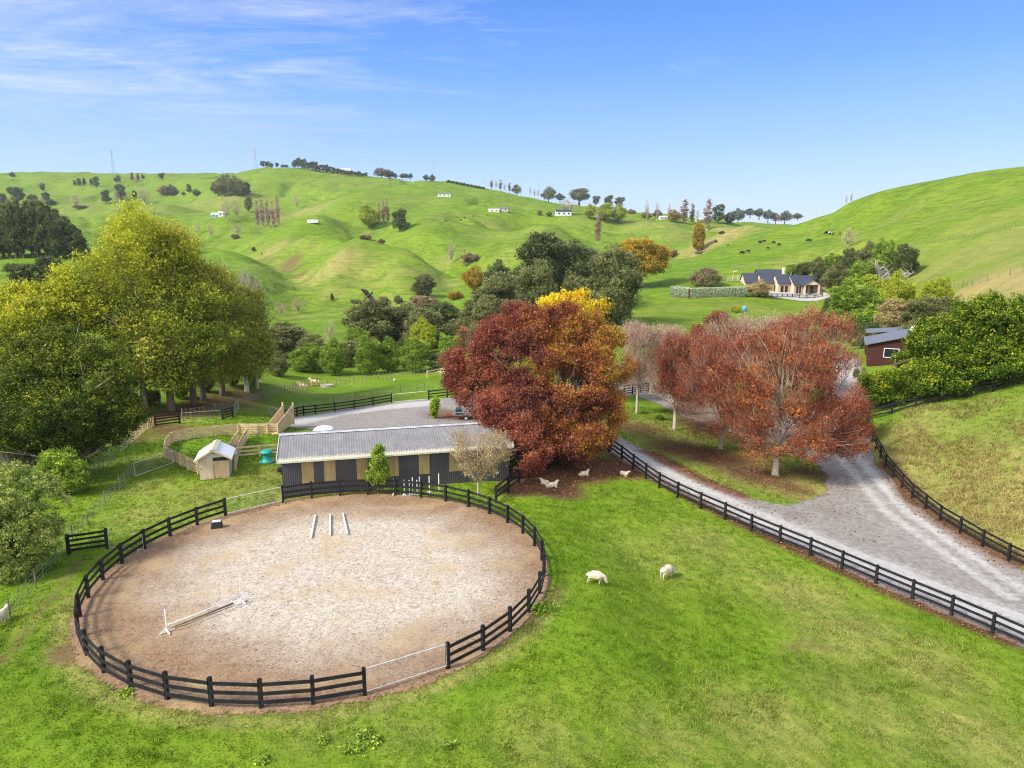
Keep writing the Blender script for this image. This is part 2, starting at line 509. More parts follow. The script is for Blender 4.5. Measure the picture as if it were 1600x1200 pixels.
def leafmat(name, stops, trans=0.3, rough=0.55, spec=0.25, tint=None):
    stops = [(a, tuple(min(.85, c * LEAF_GAIN) for c in b)) for a, b in stops]
    m = bpy.data.materials.new(name); m.use_nodes = True
    k = NT(m.node_tree); p = m.node_tree.nodes['Principled BSDF']
    a = k.n('ShaderNodeAttribute', attribute_name='v')
    c = k.ramp(a.outputs['Fac'], stops)
    k.l(c, p.inputs['Base Color'])
    p.inputs['Roughness'].default_value = rough
    p.inputs['Specular IOR Level'].default_value = spec * .3
    t = k.n('ShaderNodeBsdfTranslucent'); k.l(c, t.inputs['Color'])
    mx = k.n('ShaderNodeMixShader', _0=trans)
    k.l(p.outputs[0], mx.inputs[1]); k.l(t.outputs[0], mx.inputs[2])
    k.l(mx.outputs[0], m.node_tree.nodes['Material Output'].inputs['Surface'])
    MATS[name] = m
    return m
mat('black_timber', (0.016, 0.016, 0.018), 0.62, 0.5, 3, 0.3, bump=0.2)
mat('raw_timber', (0.56, 0.43, 0.26), 0.8, 0.25, 2.2, 0.2, (0.4, 0.3, 0.18), bump=0.3)
mat('grey_timber', (0.2, 0.17, 0.13), 0.85, 0.4, 3, 0.2, bump=0.3)
mat('galv', (0.62, 0.64, 0.65), 0.42, 0.15, 4, 0.5, metal=0.55)
mat('wire', (0.4, 0.4, 0.38), 0.5, 0.1, 4, 0.4, metal=0.4)
mat('white_paint', (0.78, 0.78, 0.75), 0.5, 0.1, 5, 0.4)
mat('ply', (0.5, 0.4, 0.3), 0.8, 0.25, 1.6, 0.2, (0.36, 0.29, 0.21), bump=0.2, stretch=(3, 3, .6))
mat('slat_ply', (0.45, 0.33, 0.2), 0.8, 0.3, 2.5, 0.2, (0.27, 0.2, 0.13), stretch=(7, 7, .4))
mat('grey_paint', (0.52, 0.52, 0.5), 0.7, 0.2, 3, 0.3)
mat('dark_void', (0.02, 0.02, 0.025), 0.4, 0.3, 3, 0.5)
mat('charcoal_steel', (0.062, 0.06, 0.068), 0.45, 0.15, 1.5, 0.4)
mat('panel_timber', (0.33, 0.25, 0.11), 0.75, 0.3, 1.5, 0.25, (0.23, 0.17, 0.075), stretch=(6, 6, .5))
mat('roof_steel', (0.31, 0.31, 0.325), 0.6, 0.25, 0.8, 0.35, (0.2, 0.2, 0.21), fine=7)
mat('teal', (0.02, 0.36, 0.3), 0.4, 0.15, 3, 0.5)
mat('black_rubber', (0.02, 0.02, 0.022), 0.7, 0.2, 4, 0.3)
mat('wool', (0.6, 0.52, 0.4), 0.95, 0.2, 5, 0.1, (0.38, 0.32, 0.24), bump=0.6)
mat('skin_pale', (0.6, 0.48, 0.38), 0.8, 0.1, 5, 0.2)
mat('pony', (0.52, 0.4, 0.27), 0.75, 0.15, 4, 0.2)
mat('pony_mane', (0.62, 0.54, 0.42), 0.85, 0.2, 8, 0.2)
mat('cow', (0.014, 0.013, 0.013), 0.6, 0.3, 3, 0.3)
mat('cow_brown', (0.18, 0.09, 0.045), 0.6, 0.3, 3, 0.3)
mat('bird', (0.022, 0.024, 0.04), 0.5, 0.3, 8, 0.3)
mat('bird_wing', (0.055, 0.04, 0.04), 0.6, 0.3, 12, 0.3)
mat('brick', (0.42, 0.3, 0.21), 0.85, 0.15, 4, 0.2, (0.33, 0.23, 0.16))
mat('plaster', (0.6, 0.5, 0.4), 0.85, 0.08, 3, 0.2)
mat('tile_roof', (0.05, 0.055, 0.075), 0.5, 0.2, 2.5, 0.4)
mat('glass_dark', (0.02, 0.025, 0.03), 0.12, 0.1, 1, 0.6)
mat('red_wood', (0.06, 0.018, 0.016), 0.7, 0.25, 2.5, 0.3, stretch=(5, 5, .4))
mat('blue_grey_roof', (0.15, 0.16, 0.18), 0.5, 0.12, 2, 0.4)
mat('cream_wall', (0.68, 0.6, 0.46), 0.8, 0.08, 3, 0.2)
mat('blue_wall', (0.3, 0.42, 0.55), 0.6, 0.1, 3, 0.3)
mat('white_sheet', (0.75, 0.77, 0.78), 0.5, 0.08, 3, 0.4)
mat('pylon', (0.42, 0.45, 0.48), 0.6, 0.1, 2, 0.4)
mat('blue_plastic', (0.06, 0.3, 0.5), 0.4, 0.15, 3, 0.5)
mat('concrete', (0.42, 0.41, 0.38), 0.85, 0.15, 3, 0.2)
mat('rust_iron', (0.3, 0.15, 0.08), 0.8, 0.3, 3, 0.2)
mat('car_silver', (0.45, 0.46, 0.48), 0.3, 0.06, 2, 0.6, metal=0.5)
mat('bark', (0.17, 0.13, 0.1), 0.9, 0.35, 5, 0.15, bump=0.5)
mat('bark_pale', (0.42, 0.37, 0.3), 0.9, 0.3, 4, 0.15, (0.27, 0.23, 0.18), bump=0.4)
mat('dead_wood', (0.4, 0.38, 0.35), 0.9, 0.2, 3, 0.15)
mat('bark_white', (0.55, 0.53, 0.5), 0.9, 0.2, 4, 0.15)
mat('twig_tan', (0.4, 0.3, 0.215), 0.9, 0.25, 1.2, 0.1, (0.28, 0.2, 0.15))
mat('twig_grey', (0.3, 0.26, 0.215), 0.9, 0.3, 1.2, 0.1)
mat('twig_red', (0.24, 0.13, 0.09), 0.9, 0.35, 0.7, 0.1)
# foliage: base colours by leaf age / kind
leafmat('leaf_poplar', [(0.0, (0.0553, 0.0804, 0.0105)), (0.4, (0.1191, 0.1419, 0.0167)), (0.75, (0.2127, 0.227, 0.0208)), (1.0, (0.3404, 0.3311, 0.025))], 0.42)
leafmat('leaf_poplar_olive', [(0.0, (0.0826, 0.1063, 0.0168)), (0.5, (0.1593, 0.175, 0.0252)), (0.85, (0.2478, 0.2313, 0.0357)), (1.0, (0.354, 0.3063, 0.0473))], 0.4)
leafmat('leaf_totara', [(0.0, (0.0196, 0.0326, 0.007)), (0.45, (0.0535, 0.0768, 0.0097)), (0.8, (0.1114, 0.1392, 0.0123)), (1.0, (0.2049, 0.2016, 0.0194))], 0.3)
leafmat('leaf_sage', [(0.0, (0.06, 0.0936, 0.019)), (0.6, (0.162, 0.208, 0.0475)), (1.0, (0.3, 0.3224, 0.0855))], 0.3)
leafmat('leaf_claret', [(0.0, (0.0462, 0.019, 0.0171)), (0.45, (0.1103, 0.0304, 0.0247)), (0.75, (0.1733, 0.0513, 0.0323)), (1.0, (0.252, 0.095, 0.0475))], 0.35)
leafmat('leaf_rust', [(0.0, (0.0475, 0.0211, 0.0216)), (0.25, (0.0997, 0.0326, 0.0288)), (0.5, (0.1615, 0.0528, 0.027)), (0.75, (0.2375, 0.0924, 0.0234)), (0.92, (0.285, 0.1364, 0.0234)), (1.0, (0.228, 0.1672, 0.027))], 0.35)
leafmat('leaf_red', [(0.0, (0.0745, 0.0183, 0.0132)), (0.5, (0.1537, 0.0382, 0.0233)), (0.85, (0.2234, 0.0705, 0.0334)), (1.0, (0.2793, 0.12, 0.0456))], 0.32)
leafmat('leaf_redorange', [(0.0, (0.0766, 0.0202, 0.0143)), (0.4, (0.1488, 0.037, 0.0222)), (0.7, (0.2119, 0.0696, 0.0266)), (1.0, (0.3065, 0.1392, 0.0361))], 0.32)
leafmat('leaf_gold', [(0.0, (0.28, 0.16, 0.01)), (0.6, (0.6, 0.34, 0.015)), (1.0, (0.75, 0.48, 0.03))], 0.35)
leafmat('leaf_magnolia', [(0.0, (0.0197, 0.0408, 0.0048)), (0.5, (0.0558, 0.0953, 0.008)), (0.85, (0.1181, 0.1566, 0.0112)), (1.0, (0.2362, 0.2315, 0.016))], 0.25, 0.5, 0.25)
leafmat('leaf_native', [(0.0, (0.0363, 0.0647, 0.0119)), (0.5, (0.0907, 0.1471, 0.0204)), (0.85, (0.1814, 0.2529, 0.0289)), (1.0, (0.2903, 0.3528, 0.0425))], 0.3)
leafmat('leaf_dark', [(0.0, (0.0253, 0.036, 0.0153)), (0.6, (0.0575, 0.075, 0.0272)), (1.0, (0.115, 0.13, 0.0425))], 0.25)
leafmat('leaf_olive', [(0.0, (0.045, 0.052, 0.02)), (0.6, (0.11, 0.12, 0.044)), (1.0, (0.2, 0.2, 0.075))], 0.3)
leafmat('leaf_gum', [(0.0, (0.0438, 0.054, 0.0198)), (0.6, (0.1, 0.1134, 0.0396)), (1.0, (0.2, 0.1944, 0.072))], 0.3)
leafmat('leaf_oak_gold', [(0.0, (0.07, 0.065, 0.01)), (0.5, (0.19, 0.135, 0.016)), (1.0, (0.36, 0.23, 0.025))], 0.3)
leafmat('leaf_yellowgreen', [(0.0, (0.08, 0.11, 0.01)), (0.6, (0.2, 0.24, 0.02)), (1.0, (0.36, 0.36, 0.04))], 0.3)
leafmat('leaf_lime', [(0.0, (0.06, 0.12, 0.0072)), (0.6, (0.132, 0.228, 0.015)), (1.0, (0.252, 0.3, 0.024))], 0.3)
leafmat('leaf_drytan', [(0.0, (0.11, 0.085, 0.035)), (0.6, (0.23, 0.18, 0.08)), (1.0, (0.38, 0.31, 0.15))], 0.25)
leafmat('leaf_brown', [(0.0, (0.07, 0.05, 0.035)), (0.6, (0.16, 0.11, 0.07)), (1.0, (0.26, 0.18, 0.1))], 0.2)
leafmat('leaf_pinkbrown', [(0.0, (0.133, 0.0828, 0.0665)), (0.6, (0.2565, 0.1656, 0.1283)), (1.0, (0.342, 0.2392, 0.171))], 0.25)
leafmat('leaf_paletan', [(0.0, (0.22, 0.187, 0.11)), (0.6, (0.363, 0.297, 0.176)), (1.0, (0.462, 0.385, 0.22))], 0.2)
leafmat('leaf_hedge', [(0.0, (0.1037, 0.1346, 0.0734)), (0.6, (0.1944, 0.2326, 0.1469)), (1.0, (0.2722, 0.306, 0.2203))], 0.2)

# ------------------------------------------------------------------ foliage makers
def tri_cloud(name, c, size, v, flat=0.0, stretch=1.5, orient=None):
    """one mesh of leaf-sized triangles round the points c"""
    n = len(c)
    d1 = RNG.normal(size=(n, 3)); d1[:, 2] *= (1 - flat)
    if orient is not None: d1 = d1 * 0.55 + orient
    d1 /= np.linalg.norm(d1, axis=1)[:, None] + 1e-9
    d2 = RNG.normal(size=(n, 3)); d2[:, 2] *= (1 - flat)
    d2 -= (d2 * d1).sum(1)[:, None] * d1
    d2 /= np.linalg.norm(d2, axis=1)[:, None] + 1e-9
    s = (size * RNG.uniform(0.65, 1.35, n))[:, None] if np.isscalar(size) else size[:, None]
    a = c + d1 * s * 0.5 * stretch
    b = c - d1 * s * 0.35 * stretch + d2 * s * 0.5
    e = c - d1 * s * 0.35 * stretch - d2 * s * 0.5
    verts = np.stack([a, b, e], 1).reshape(-1, 3)
    me = np_mesh(name, verts, np.arange(3 * n).reshape(n, 3))
    attr(me, 'v', np.repeat(np.clip(v, 0, 1), 3))
    return me
def lobe_points(lobes, n, shell=0.2, rng=RNG):
    L = np.array(lobes, float)
    area = (L[:, 3] * L[:, 4] + L[:, 4] * L[:, 5] + L[:, 3] * L[:, 5])
    idx = rng.choice(len(L), n, p=area / area.sum())
    d = rng.normal(size=(n, 3)); d /= np.linalg.norm(d, axis=1)[:, None]
    r = 1 - np.abs(rng.normal(size=n)) * shell
    r = np.clip(r, 0.25, 1.0) * rng.uniform(0.9, 1.06, n) * (1 + np.where(d[:, 2] > -.3, rng.exponential(.045, n), 0))
    p = L[idx, :3] + d * L[idx, 3:] * r[:, None]
    inside = np.zeros(n, bool)
    for j in range(len(L)):
        q = (((p - L[j, :3]) / L[j, 3:]) ** 2).sum(1)
        inside |= (q < 0.42) & (idx != j)
    return p[~inside], d[~inside]
def crown_mesh(name, lobes, nclus, per, cr, leaf, shell=0.2, vfun=None, zmin=None, flat=0.3, tip=0.25, stretch=1.5, vspan=0.55, dead=0.0):
    p, d = lobe_points(lobes, int(nclus * 1.12), shell)
    g = fbm(p[:, 0] / (cr * 5) + 11.3, p[:, 2] / (cr * 5) + p[:, 1] / (cr * 7), int(nclus) % 97, 3)
    p = p[g > -.17]                          # gaps where the inside or what is behind shows through
    if zmin is not None: p = p[p[:, 2] > zmin]
    m = len(p)
    cv = RNG.uniform(0, 1, m)
    cs = cr * RNG.uniform(0.6, 1.4, m)
    cc = np.repeat(np.arange(m), per)
    off = RNG.normal(size=(m * per, 3)) * np.array([1, 1, 0.75])
    c = p[cc] + off * cs[cc][:, None] * 0.55
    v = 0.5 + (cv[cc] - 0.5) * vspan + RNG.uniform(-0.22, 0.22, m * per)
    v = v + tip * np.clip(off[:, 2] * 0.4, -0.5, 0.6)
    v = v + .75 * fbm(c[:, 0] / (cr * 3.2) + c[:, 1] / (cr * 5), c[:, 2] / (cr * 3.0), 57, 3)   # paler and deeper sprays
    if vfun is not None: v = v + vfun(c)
    if zmin is not None: c[:, 2] = np.maximum(c[:, 2], zmin * 0.6)
    return tri_cloud(name, c, leaf, v, 0.15, stretch), p
def limb_mesh(name, h0, r0, targets, lean=(0, 0), n=26, top=None, forks=1, seed=1, sides=6, thin=0.3):
    """tapered trunk with limbs bending out to crown points"""
    rr = random.Random(seed)
    b = MB()
    top = top or h0 * 1.6
    P = [Vector((0, 0, -0.25)), Vector((0, 0, h0 * 0.12)), Vector((lean[0] * 0.5, lean[1] * 0.5, h0 * 0.6)), Vector((lean[0], lean[1], h0)),
         Vector((lean[0] * 1.2 + rr.uniform(-.05, .05) * h0, lean[1] * 1.2, (h0 + top) / 2)), Vector((lean[0] * 1.3, lean[1] * 1.3, top))]
    b.tube(P, [r0 * 1.45, r0 * 1.05, r0 * 0.9, r0 * 0.78, r0 * 0.5, r0 * 0.12], sides + 2)
    T = list(range(len(targets))); rr.shuffle(T)
    for i in T[:n]:
        t = Vector(targets[i])
        z0 = min(max(h0 * rr.uniform(0.75, 1.05), 0), top) if t.z < top * 0.8 else rr.uniform(h0, top * 0.8)
        s = Vector((lean[0], lean[1], z0))
        mid = s.lerp(t, 0.5) + Vector((rr.uniform(-.1, .1), rr.uniform(-.1, .1), rr.uniform(-0.02, .16))) * (t - s).length
        q = s.lerp(t, 0.8) + Vector((rr.uniform(-.08, .08), rr.uniform(-.08, .08), rr.uniform(-.02, .08))) * (t - s).length
        rl = r0 * rr.uniform(thin, thin + .2)
        b.tube([s, mid, q, t], [rl, rl * 0.6, rl * 0.35, rl * 0.1], sides - 1)
        for _ in range(forks):
            e = mid + (t - s) * rr.uniform(.25, .5) + Vector((rr.uniform(-1, 1), rr.uniform(-1, 1), rr.uniform(-.3, .8))) * (t - s).length * 0.3
            b.tube([mid, mid.lerp(e, .5) + Vector((0, 0, .05)), e], [rl * 0.5, rl * 0.3, rl * 0.07], 4)
    return b.mesh(name, True)
def twig_mesh(name, lobes, n, length, width, up=0.7, shell=0.35, sub=3):
    p, d = lobe_points(lobes, n, shell)
    n = len(p)
    ctr = np.array(lobes, float)[:, :3].mean(0)
    o = p - (ctr - np.array([0, 0, ctr[2] * 0.45]))
    o /= np.linalg.norm(o, axis=1)[:, None] + 1e-9
    o = np.repeat(o, sub, 0) + RNG.normal(size=(n * sub, 3)) * 0.42 + np.array([0, 0, up * 0.5])
    o /= np.linalg.norm(o, axis=1)[:, None]
    pp = np.repeat(p, sub, 0)
    L = (length * RNG.uniform(0.5, 1.3, n * sub))[:, None]
    s = np.cross(o, RNG.normal(size=(n * sub, 3))); s /= np.linalg.norm(s, axis=1)[:, None]
    w = width * RNG.uniform(0.6, 1.3, n * sub)[:, None]
    a = pp - o * L * 0.5
    verts = np.stack([a + s * w, a - s * w, pp + o * L * 0.5], 1).reshape(-1, 3)
    me = np_mesh(name, verts, np.arange(len(verts)).reshape(-1, 3))
    attr(me, 'v', np.repeat(RNG.uniform(0, 1, n * sub), 3))
    return me

# ------------------------------------------------------------------ ground colours: what grows or lies where (dry grass, leaf litter, bare soil)
def splat(x, y, items):
    x = np.asarray(x, float).ravel(); y = np.asarray(y, float).ravel()
    out = np.zeros(len(x))
    for cx, cy, r, s in items:
        out = np.maximum(out, s * np.exp(-(((x - cx) ** 2 + (y - cy) ** 2) / (r * r)) ** 1.3))
    return out
def spots(lst):
    r = []
    for px, py, rad, s in lst:
        h = at(px, py)
        r.append((h.x, h.y, rad, s))
    return r
def along(lst, rad, s, step=None):
    P = [at(a, b) for a, b in lst]
    r = []
    for a, b in zip(P[:-1], P[1:]):
        m = max(2, int((b - a).length / (rad * 0.6)))
        for i in range(m):
            q = a.lerp(b, i / m)
            r.append((q.x, q.y, rad, s))
    return r
DRY = [(PEN[0] + 12.9 * math.cos(R(a)), PEN[1] + 12.9 * math.sin(R(a)), .6, .7) for a in range(190, 350, 3)] + spots([(720, 860, 3.0, .45), (1030, 870, 4, .4), (1100, 850, 4, .5), (1180, 900, 4, .4), (1250, 930, 3.5, .6), (1330, 990, 4, .6), (1450, 1040, 3.5, .6), (1380, 1120, 4, .5), (1200, 1130, 3.5, .55), (1520, 1150, 3.5, .6), (1050, 1150, 2.5, .45), (640, 1140, 2, .35), (500, 1130, 2, .4), (850, 1160, 2.5, .4),
              (240, 800, 4, .5), (330, 770, 4, .5), (400, 755, 4, .55), (230, 760, 3, .5), (430, 770, 3, .5),
              (1450, 730, 6, 0.60), (1520, 770, 6, 0.64), (1560, 820, 5, 0.68), (1420, 700, 5, 0.60), (1390, 690, 4, 0.64), (1500, 690, 6, .5), (1580, 720, 6, .7), (1590, 660, 7, .45), (1480, 780, 4, .85), (1600, 880, 4, .8), (1440, 660, 5, .6), (1560, 640, 6, .4), (1680, 780, 10, .9), (1720, 680, 10, .6), (1400, 715, 5, 0.76), (1430, 745, 5, 0.76), (1470, 760, 6, 0.72), (1540, 740, 7, 0.72), (1500, 800, 5, 0.76), (1550, 850, 5, 0.76), (1410, 680, 5, 0.64), (1530, 700, 6, 0.56), (1180, 740, 6, .75), (1100, 715, 5, .75), (1240, 760, 5, .75), (1050, 690, 5, .7), (1000, 665, 5, .6), (1150, 720, 6, .75),
              (1540, 445, 9, .98), (1590, 438, 9, .98), (1510, 455, 7, .95), (1640, 432, 12, .95), (1470, 420, 18, .5), (1520, 395, 20, .6), (1590, 380, 20, .6), (1560, 415, 14, .55), (1450, 395, 14, .4), (1400, 340, 20, .35), (1500, 330, 20, .3), (1560, 340, 18, .45), (1420, 440, 12, .4), (1250, 410, 16, .3), (1320, 385, 14, .35),
              (1120, 372, 32, .9), (1140, 357, 26, .85), (1100, 388, 22, .8), (1085, 398, 16, .7), (1000, 393, 16, .7), (1060, 370, 30, .45),
              (480, 330, 40, .7), (460, 338, 30, .6), (505, 322, 36, .6), (550, 285, 70, .25), (540, 398, 16, .8), (525, 410, 16, .8), (505, 425, 16, .75), (490, 438, 14, .7), (475, 432, 12, .7), (440, 385, 20, .7), (425, 395, 18, .7), (410, 405, 16, .6), (570, 420, 16, .55), (620, 425, 16, .5), (655, 430, 15, .55), (690, 440, 14, .5), (640, 450, 14, .4), (600, 440, 14, .45), (560, 440, 12, .5), (520, 455, 12, .5), (430, 420, 14, .5), (450, 445, 12, .5), (680, 340, 30, .3), (640, 312, 60, .3), (760, 350, 30, .35), (790, 400, 22, .35), (700, 405, 14, .5), (860, 365, 28, .4), (900, 345, 30, .3), (830, 395, 20, .3), (1010, 352, 40, .45), (975, 345, 40, .3), (1050, 355, 40, .5), (345, 315, 60, .5), (300, 320, 50, .4), (240, 330, 40, .45), (130, 325, 60, .3), (760, 370, 24, .3),
              (470, 495, 12, .5), (600, 478, 12, .4), (560, 485, 8, .4), (10, 450, 8, .5), (1060, 480, 10, .35), (1150, 478, 10, .4), (1000, 490, 10, .3), (470, 640, 5, .35), (560, 620, 5, .35), (420, 640, 4, .4)]) \
    + along([(400, 385), (470, 378), (560, 388), (620, 398), (690, 412)], 8, .35) + along([(960, 405), (1000, 398), (1050, 402)], 8, .6)
SOIL = spots([(105, 1017, 1.0, .95), (112, 1026, .8, .9), (96, 1030, .7, .8), (300, 648, 3.0, .9), (330, 648, 2.5, .8), (245, 680, 3.2, .7), (265, 668, 2.8, .8), (230, 690, 2, .5), (225, 733, 1.2, .5), (440, 735, 1.5, .65), (420, 722, 1.6, .55),
               (1240, 1010, .7, .7), (1260, 1006, .6, .7), (1285, 1010, .8, .6), (1215, 1020, .5, .5), (1130, 1100, .6, .4), (470, 612, 5, .55), (500, 603, 4, .5),
               (400, 632, 5, .4), (385, 640, 4, .4)]) \
    + spots([(455, 412, 9, .85), (462, 420, 8, .9), (468, 430, 6, .8), (575, 367, 9, .6), (598, 380, 10, .6), (478, 440, 5, .6)]) \
    + along([(5, 1035), (60, 960), (110, 900), (130, 870)], .45, .6) + along([(20, 1000), (65, 925), (95, 890)], .4, .35) + along([(30, 905), (70, 860), (115, 815)], .4, .4)
LITTER = spots([(250, 652, 4, .7), (280, 645, 4, .75), (310, 636, 4.5, .75), (345, 626, 5, .7), (380, 616, 5, .65), (230, 665, 3, .7), (270, 672, 3, .6), (200, 690, 3, .6), (850, 752, 3.6, 1), (900, 735, 3.6, 1), (950, 730, 3.0, .95), (980, 738, 2.2, .85), (810, 765, 2.2, .85), (870, 765, 3, .8), (760, 650, 4, 1), (710, 650, 3.5, .95), (690, 645, 3, .8), (830, 700, 5, 1), (900, 690, 5, .95), (790, 690, 4, .9),
                 (1180, 740, 5, .72), (1120, 715, 5, .78), (1060, 700, 4.5, .76), (1000, 670, 5, .66), (1230, 760, 3.2, .66), (1270, 740, 3.5, .68), (1200, 700, 5, .65), (1150, 680, 6, .7), (1100, 660, 6, .7), (1300, 700, 5, .4), (1180, 792, 1.8, .5), (1240, 805, 2, .55), (1300, 800, 2.4, .55), (1320, 770, 2.2, .5), (1360, 840, 1.8, .4)]) \
    + along([(960, 712), (1100, 790), (1250, 862), (1400, 930), (1600, 1012)], 1.1, .75) + along([(1010, 706), (1060, 732), (1110, 757), (1170, 780)], 1.2, .9) + along([(1385, 725), (1430, 785), (1510, 840), (1600, 890)], 1.4, .75) \
    + along([(375, 800), (450, 785)], .6, .5)
LUSH = spots([(290, 690, 3.5, 1), (330, 690, 4, 1), (410, 692, 4, 1), (400, 688, 3.5, 1), (310, 700, 3, 1), (870, 830, 4, .7), (900, 780, 3.5, .8), (860, 880, 3, .7), (860, 960, 2.2, .8), (1000, 800, 4, .5), (80, 1000, 2, .6), (60, 1050, 2.5, .5), (120, 900, 3, .5), (540, 610, 8, .8), (600, 602, 8, .8), (480, 630, 5, .4), (640, 600, 8, .8), (1110, 415, 25, .9), (1050, 425, 20, .9), (1180, 405, 20, .5), (1000, 450, 14, .7), (740, 480, 14, .9), (700, 490, 12, .9), (460, 512, 16, .9), (500, 508, 14, .9), (600, 500, 14, .8), (540, 380, 26, .7), (480, 368, 30, .6), (600, 395, 22, .6), (40, 412, 30, .9), (100, 405, 30, .9), (950, 1000, 3, .5), (1100, 1000, 3, .3), (700, 1100, 2.5, .5), (1300, 880, 3, .4), (1450, 620, 7, .8), (1510, 640, 6, .8), (1590, 620, 7, .7), (380, 400, 25, .8), (700, 320, 60, .5), (620, 300, 60, .5)])
def sample_attrs(x, y):
    nz = fbm(np.asarray(x) / 2.3, np.asarray(y) / 2.3, 77, 3)
    return [np.clip(splat(x, y, s) , 0, 1) for s in (DRY, SOIL, LITTER, LUSH)]
_at = sample_attrs(gverts[:, 0], gverts[:, 1])
for nm, vals in zip(('dry', 'soil', 'litter', 'lush'), _at): attr(ground_me, nm, vals)

def grass_colour(k, pos, blades=False):
    A = {n: k.n('ShaderNodeAttribute', attribute_name=n).outputs['Fac'] for n in ('dry', 'soil', 'litter', 'lush')}
    big = k.noise(pos, 0.03, 3, 0.5)
    mid = k.noise(pos, 0.32, 4, 0.6)
    sm = k.noise(pos, 1.7, 4, 0.65)
    fi = k.noise(pos, 9.0, 3, 0.7)
    cont = k.noise(k.mapping(pos, (0.05, 0.05, 1.3)), 1.0, 3, 0.6, 0.4)      # sheep tracks following the contours
    f = k.math('ADD', k.math('MULTIPLY', mid, 0.42), k.math('MULTIPLY', sm, 0.38))
    f = k.math('ADD', f, k.math('MULTIPLY', big, 0.25))
    f = k.math('ADD', f, k.math('MULTIPLY', fi, 0.12))
    c = k.ramp(f, [(0.36, (0.07, 0.14, 0.007)), (0.53, (0.115, 0.2, 0.012)), (0.67, (0.165, 0.24, 0.02)), (0.84, (0.25, 0.265, 0.06))])
    fn = k.noise(pos, 0.055, 6, 0.68, 0.5)
    c = k.mix(k.ramp(fn, [(0.3, 0.7), (0.47, 0.0)]), c, (0.06, 0.105, 0.008))
    c = k.mix(k.ramp(fn, [(0.55, 0.0), (0.74, 0.7)]), c, (0.24, 0.24, 0.06))
    lush = k.mix(sm, (0.06, 0.14, 0.005), (0.13, 0.24, 0.012))
    c = k.mix(k.math('MULTIPLY', A['lush'], 0.7), c, lush)
    dn = k.math('ADD', k.math('MULTIPLY', sm, 0.6), k.math('MULTIPLY', fi, 0.4))
    dryf = k.math('MULTIPLY', A['dry'], k.ramp(k.math('ADD', k.math('MULTIPLY', dn, 0.8), k.math('MULTIPLY', A['dry'], 0.22)), [(0.36, 0.15), (0.62, 1.0)]))
    dryc = k.ramp(fi, [(0.3, (0.2, 0.165, 0.05)), (0.6, (0.36, 0.29, 0.12)), (0.8, (0.46, 0.37, 0.18))])
    c = k.mix(dryf, c, dryc)
    ct = k.ramp(cont, [(0.40, 0.86), (0.5, 1.0), (0.62, 1.05)])
    py = k.n('ShaderNodeSeparateXYZ'); k.l(pos, py.inputs[0])
    far = k.n('ShaderNodeMapRange', _1=110.0, _2=260.0, _3=0.0, _4=1.0); k.l(py.outputs[1], far.inputs[0])
    hatch = k.noise(k.mapping(pos, (0.16, 0.16, 0.9)), 1.0, 5, 0.7, 0.3)
    ct = k.mix(1.0, ct, k.ramp(hatch, [(0.32, 0.7), (0.5, 1.0), (0.68, 1.16)]), 'MULTIPLY')
    mul = k.mix(far.outputs[0], (1, 1, 1), ct)
    c = k.mix(1.0, c, mul, 'MULTIPLY')
    sf = k.math('MULTIPLY', A['soil'], k.ramp(k.math('ADD', sm, k.math('MULTIPLY', A['soil'], 0.3)), [(0.5, 0.0), (0.68, 1.0)]))
    c = k.mix(sf, c, k.mix(fi, (0.075, 0.045, 0.025), (0.2, 0.125, 0.07)))
    lf = k.ramp(k.math('ADD', k.math('MULTIPLY', A['litter'], 0.75), k.math('MULTIPLY', fi, 0.5)), [(0.52, 0.0), (0.78, 1.0)])
    c = k.mix(lf, c, k.ramp(k.noise(pos, 16.0, 2, 0.8), [(0.3, (0.055, 0.03, 0.018)), (0.52, (0.11, 0.06, 0.032)), (0.7, (0.2, 0.11, 0.055))]))
    return c, f, fi, sm
gm = bpy.data.materials.new('pasture'); gm.use_nodes = True
k = NT(gm.node_tree); p = gm.node_tree.nodes['Principled BSDF']
pos = k.n('ShaderNodeNewGeometry').outputs['Position']
c, f, fi, sm = grass_colour(k, pos)
k.l(c, p.inputs['Base Color'])
p.inputs['Roughness'].default_value = 0.9
p.inputs['Specular IOR Level'].default_value = 0.08
b1 = k.n('ShaderNodeBump', _Strength=0.55, _Distance=0.25)
k.l(k.math('ADD', k.math('MULTIPLY', sm, 0.8), k.math('MULTIPLY', fi, 0.35)), b1.inputs['Height'])
b2 = k.n('ShaderNodeBump', _Strength=0.5, _Distance=4.0)
k.l(k.noise(pos, 0.09, 4, 0.6), b2.inputs['Height']); k.l(b1.outputs[0], b2.inputs['Normal'])
k.l(b2.outputs[0], p.inputs['Normal'])
ground = link('ground', ground_me, gm)
tag(ground, kind='structure')

# grass blades on the nearer paddocks
bm_ = bpy.data.materials.new('grass_blades'); bm_.use_nodes = True
k = NT(bm_.node_tree); p = bm_.node_tree.nodes['Principled BSDF']
pos = k.n('ShaderNodeNewGeometry').outputs['Position']
c, *_r = grass_colour(k, pos)
va = k.n('ShaderNodeAttribute', attribute_name='v').outputs['Fac']
c = k.mix(1.0, c, k.ramp(va, [(0, (0.55, 0.62, 0.5)), (0.5, (1.15, 1.18, 1.1)), (1, (1.95, 1.75, 1.8))]), 'MULTIPLY')
k.l(c, p.inputs['Base Color']); p.inputs['Roughness'].default_value = 0.7; p.inputs['Specular IOR Level'].default_value = 0.15
tr = k.n('ShaderNodeBsdfTranslucent'); k.l(c, tr.inputs[0])
mx = k.n('ShaderNodeMixShader', _0=0.3); k.l(p.outputs[0], mx.inputs[1]); k.l(tr.outputs[0], mx.inputs[2])
k.l(mx.outputs[0], bm_.node_tree.nodes['Material Output'].inputs['Surface'])

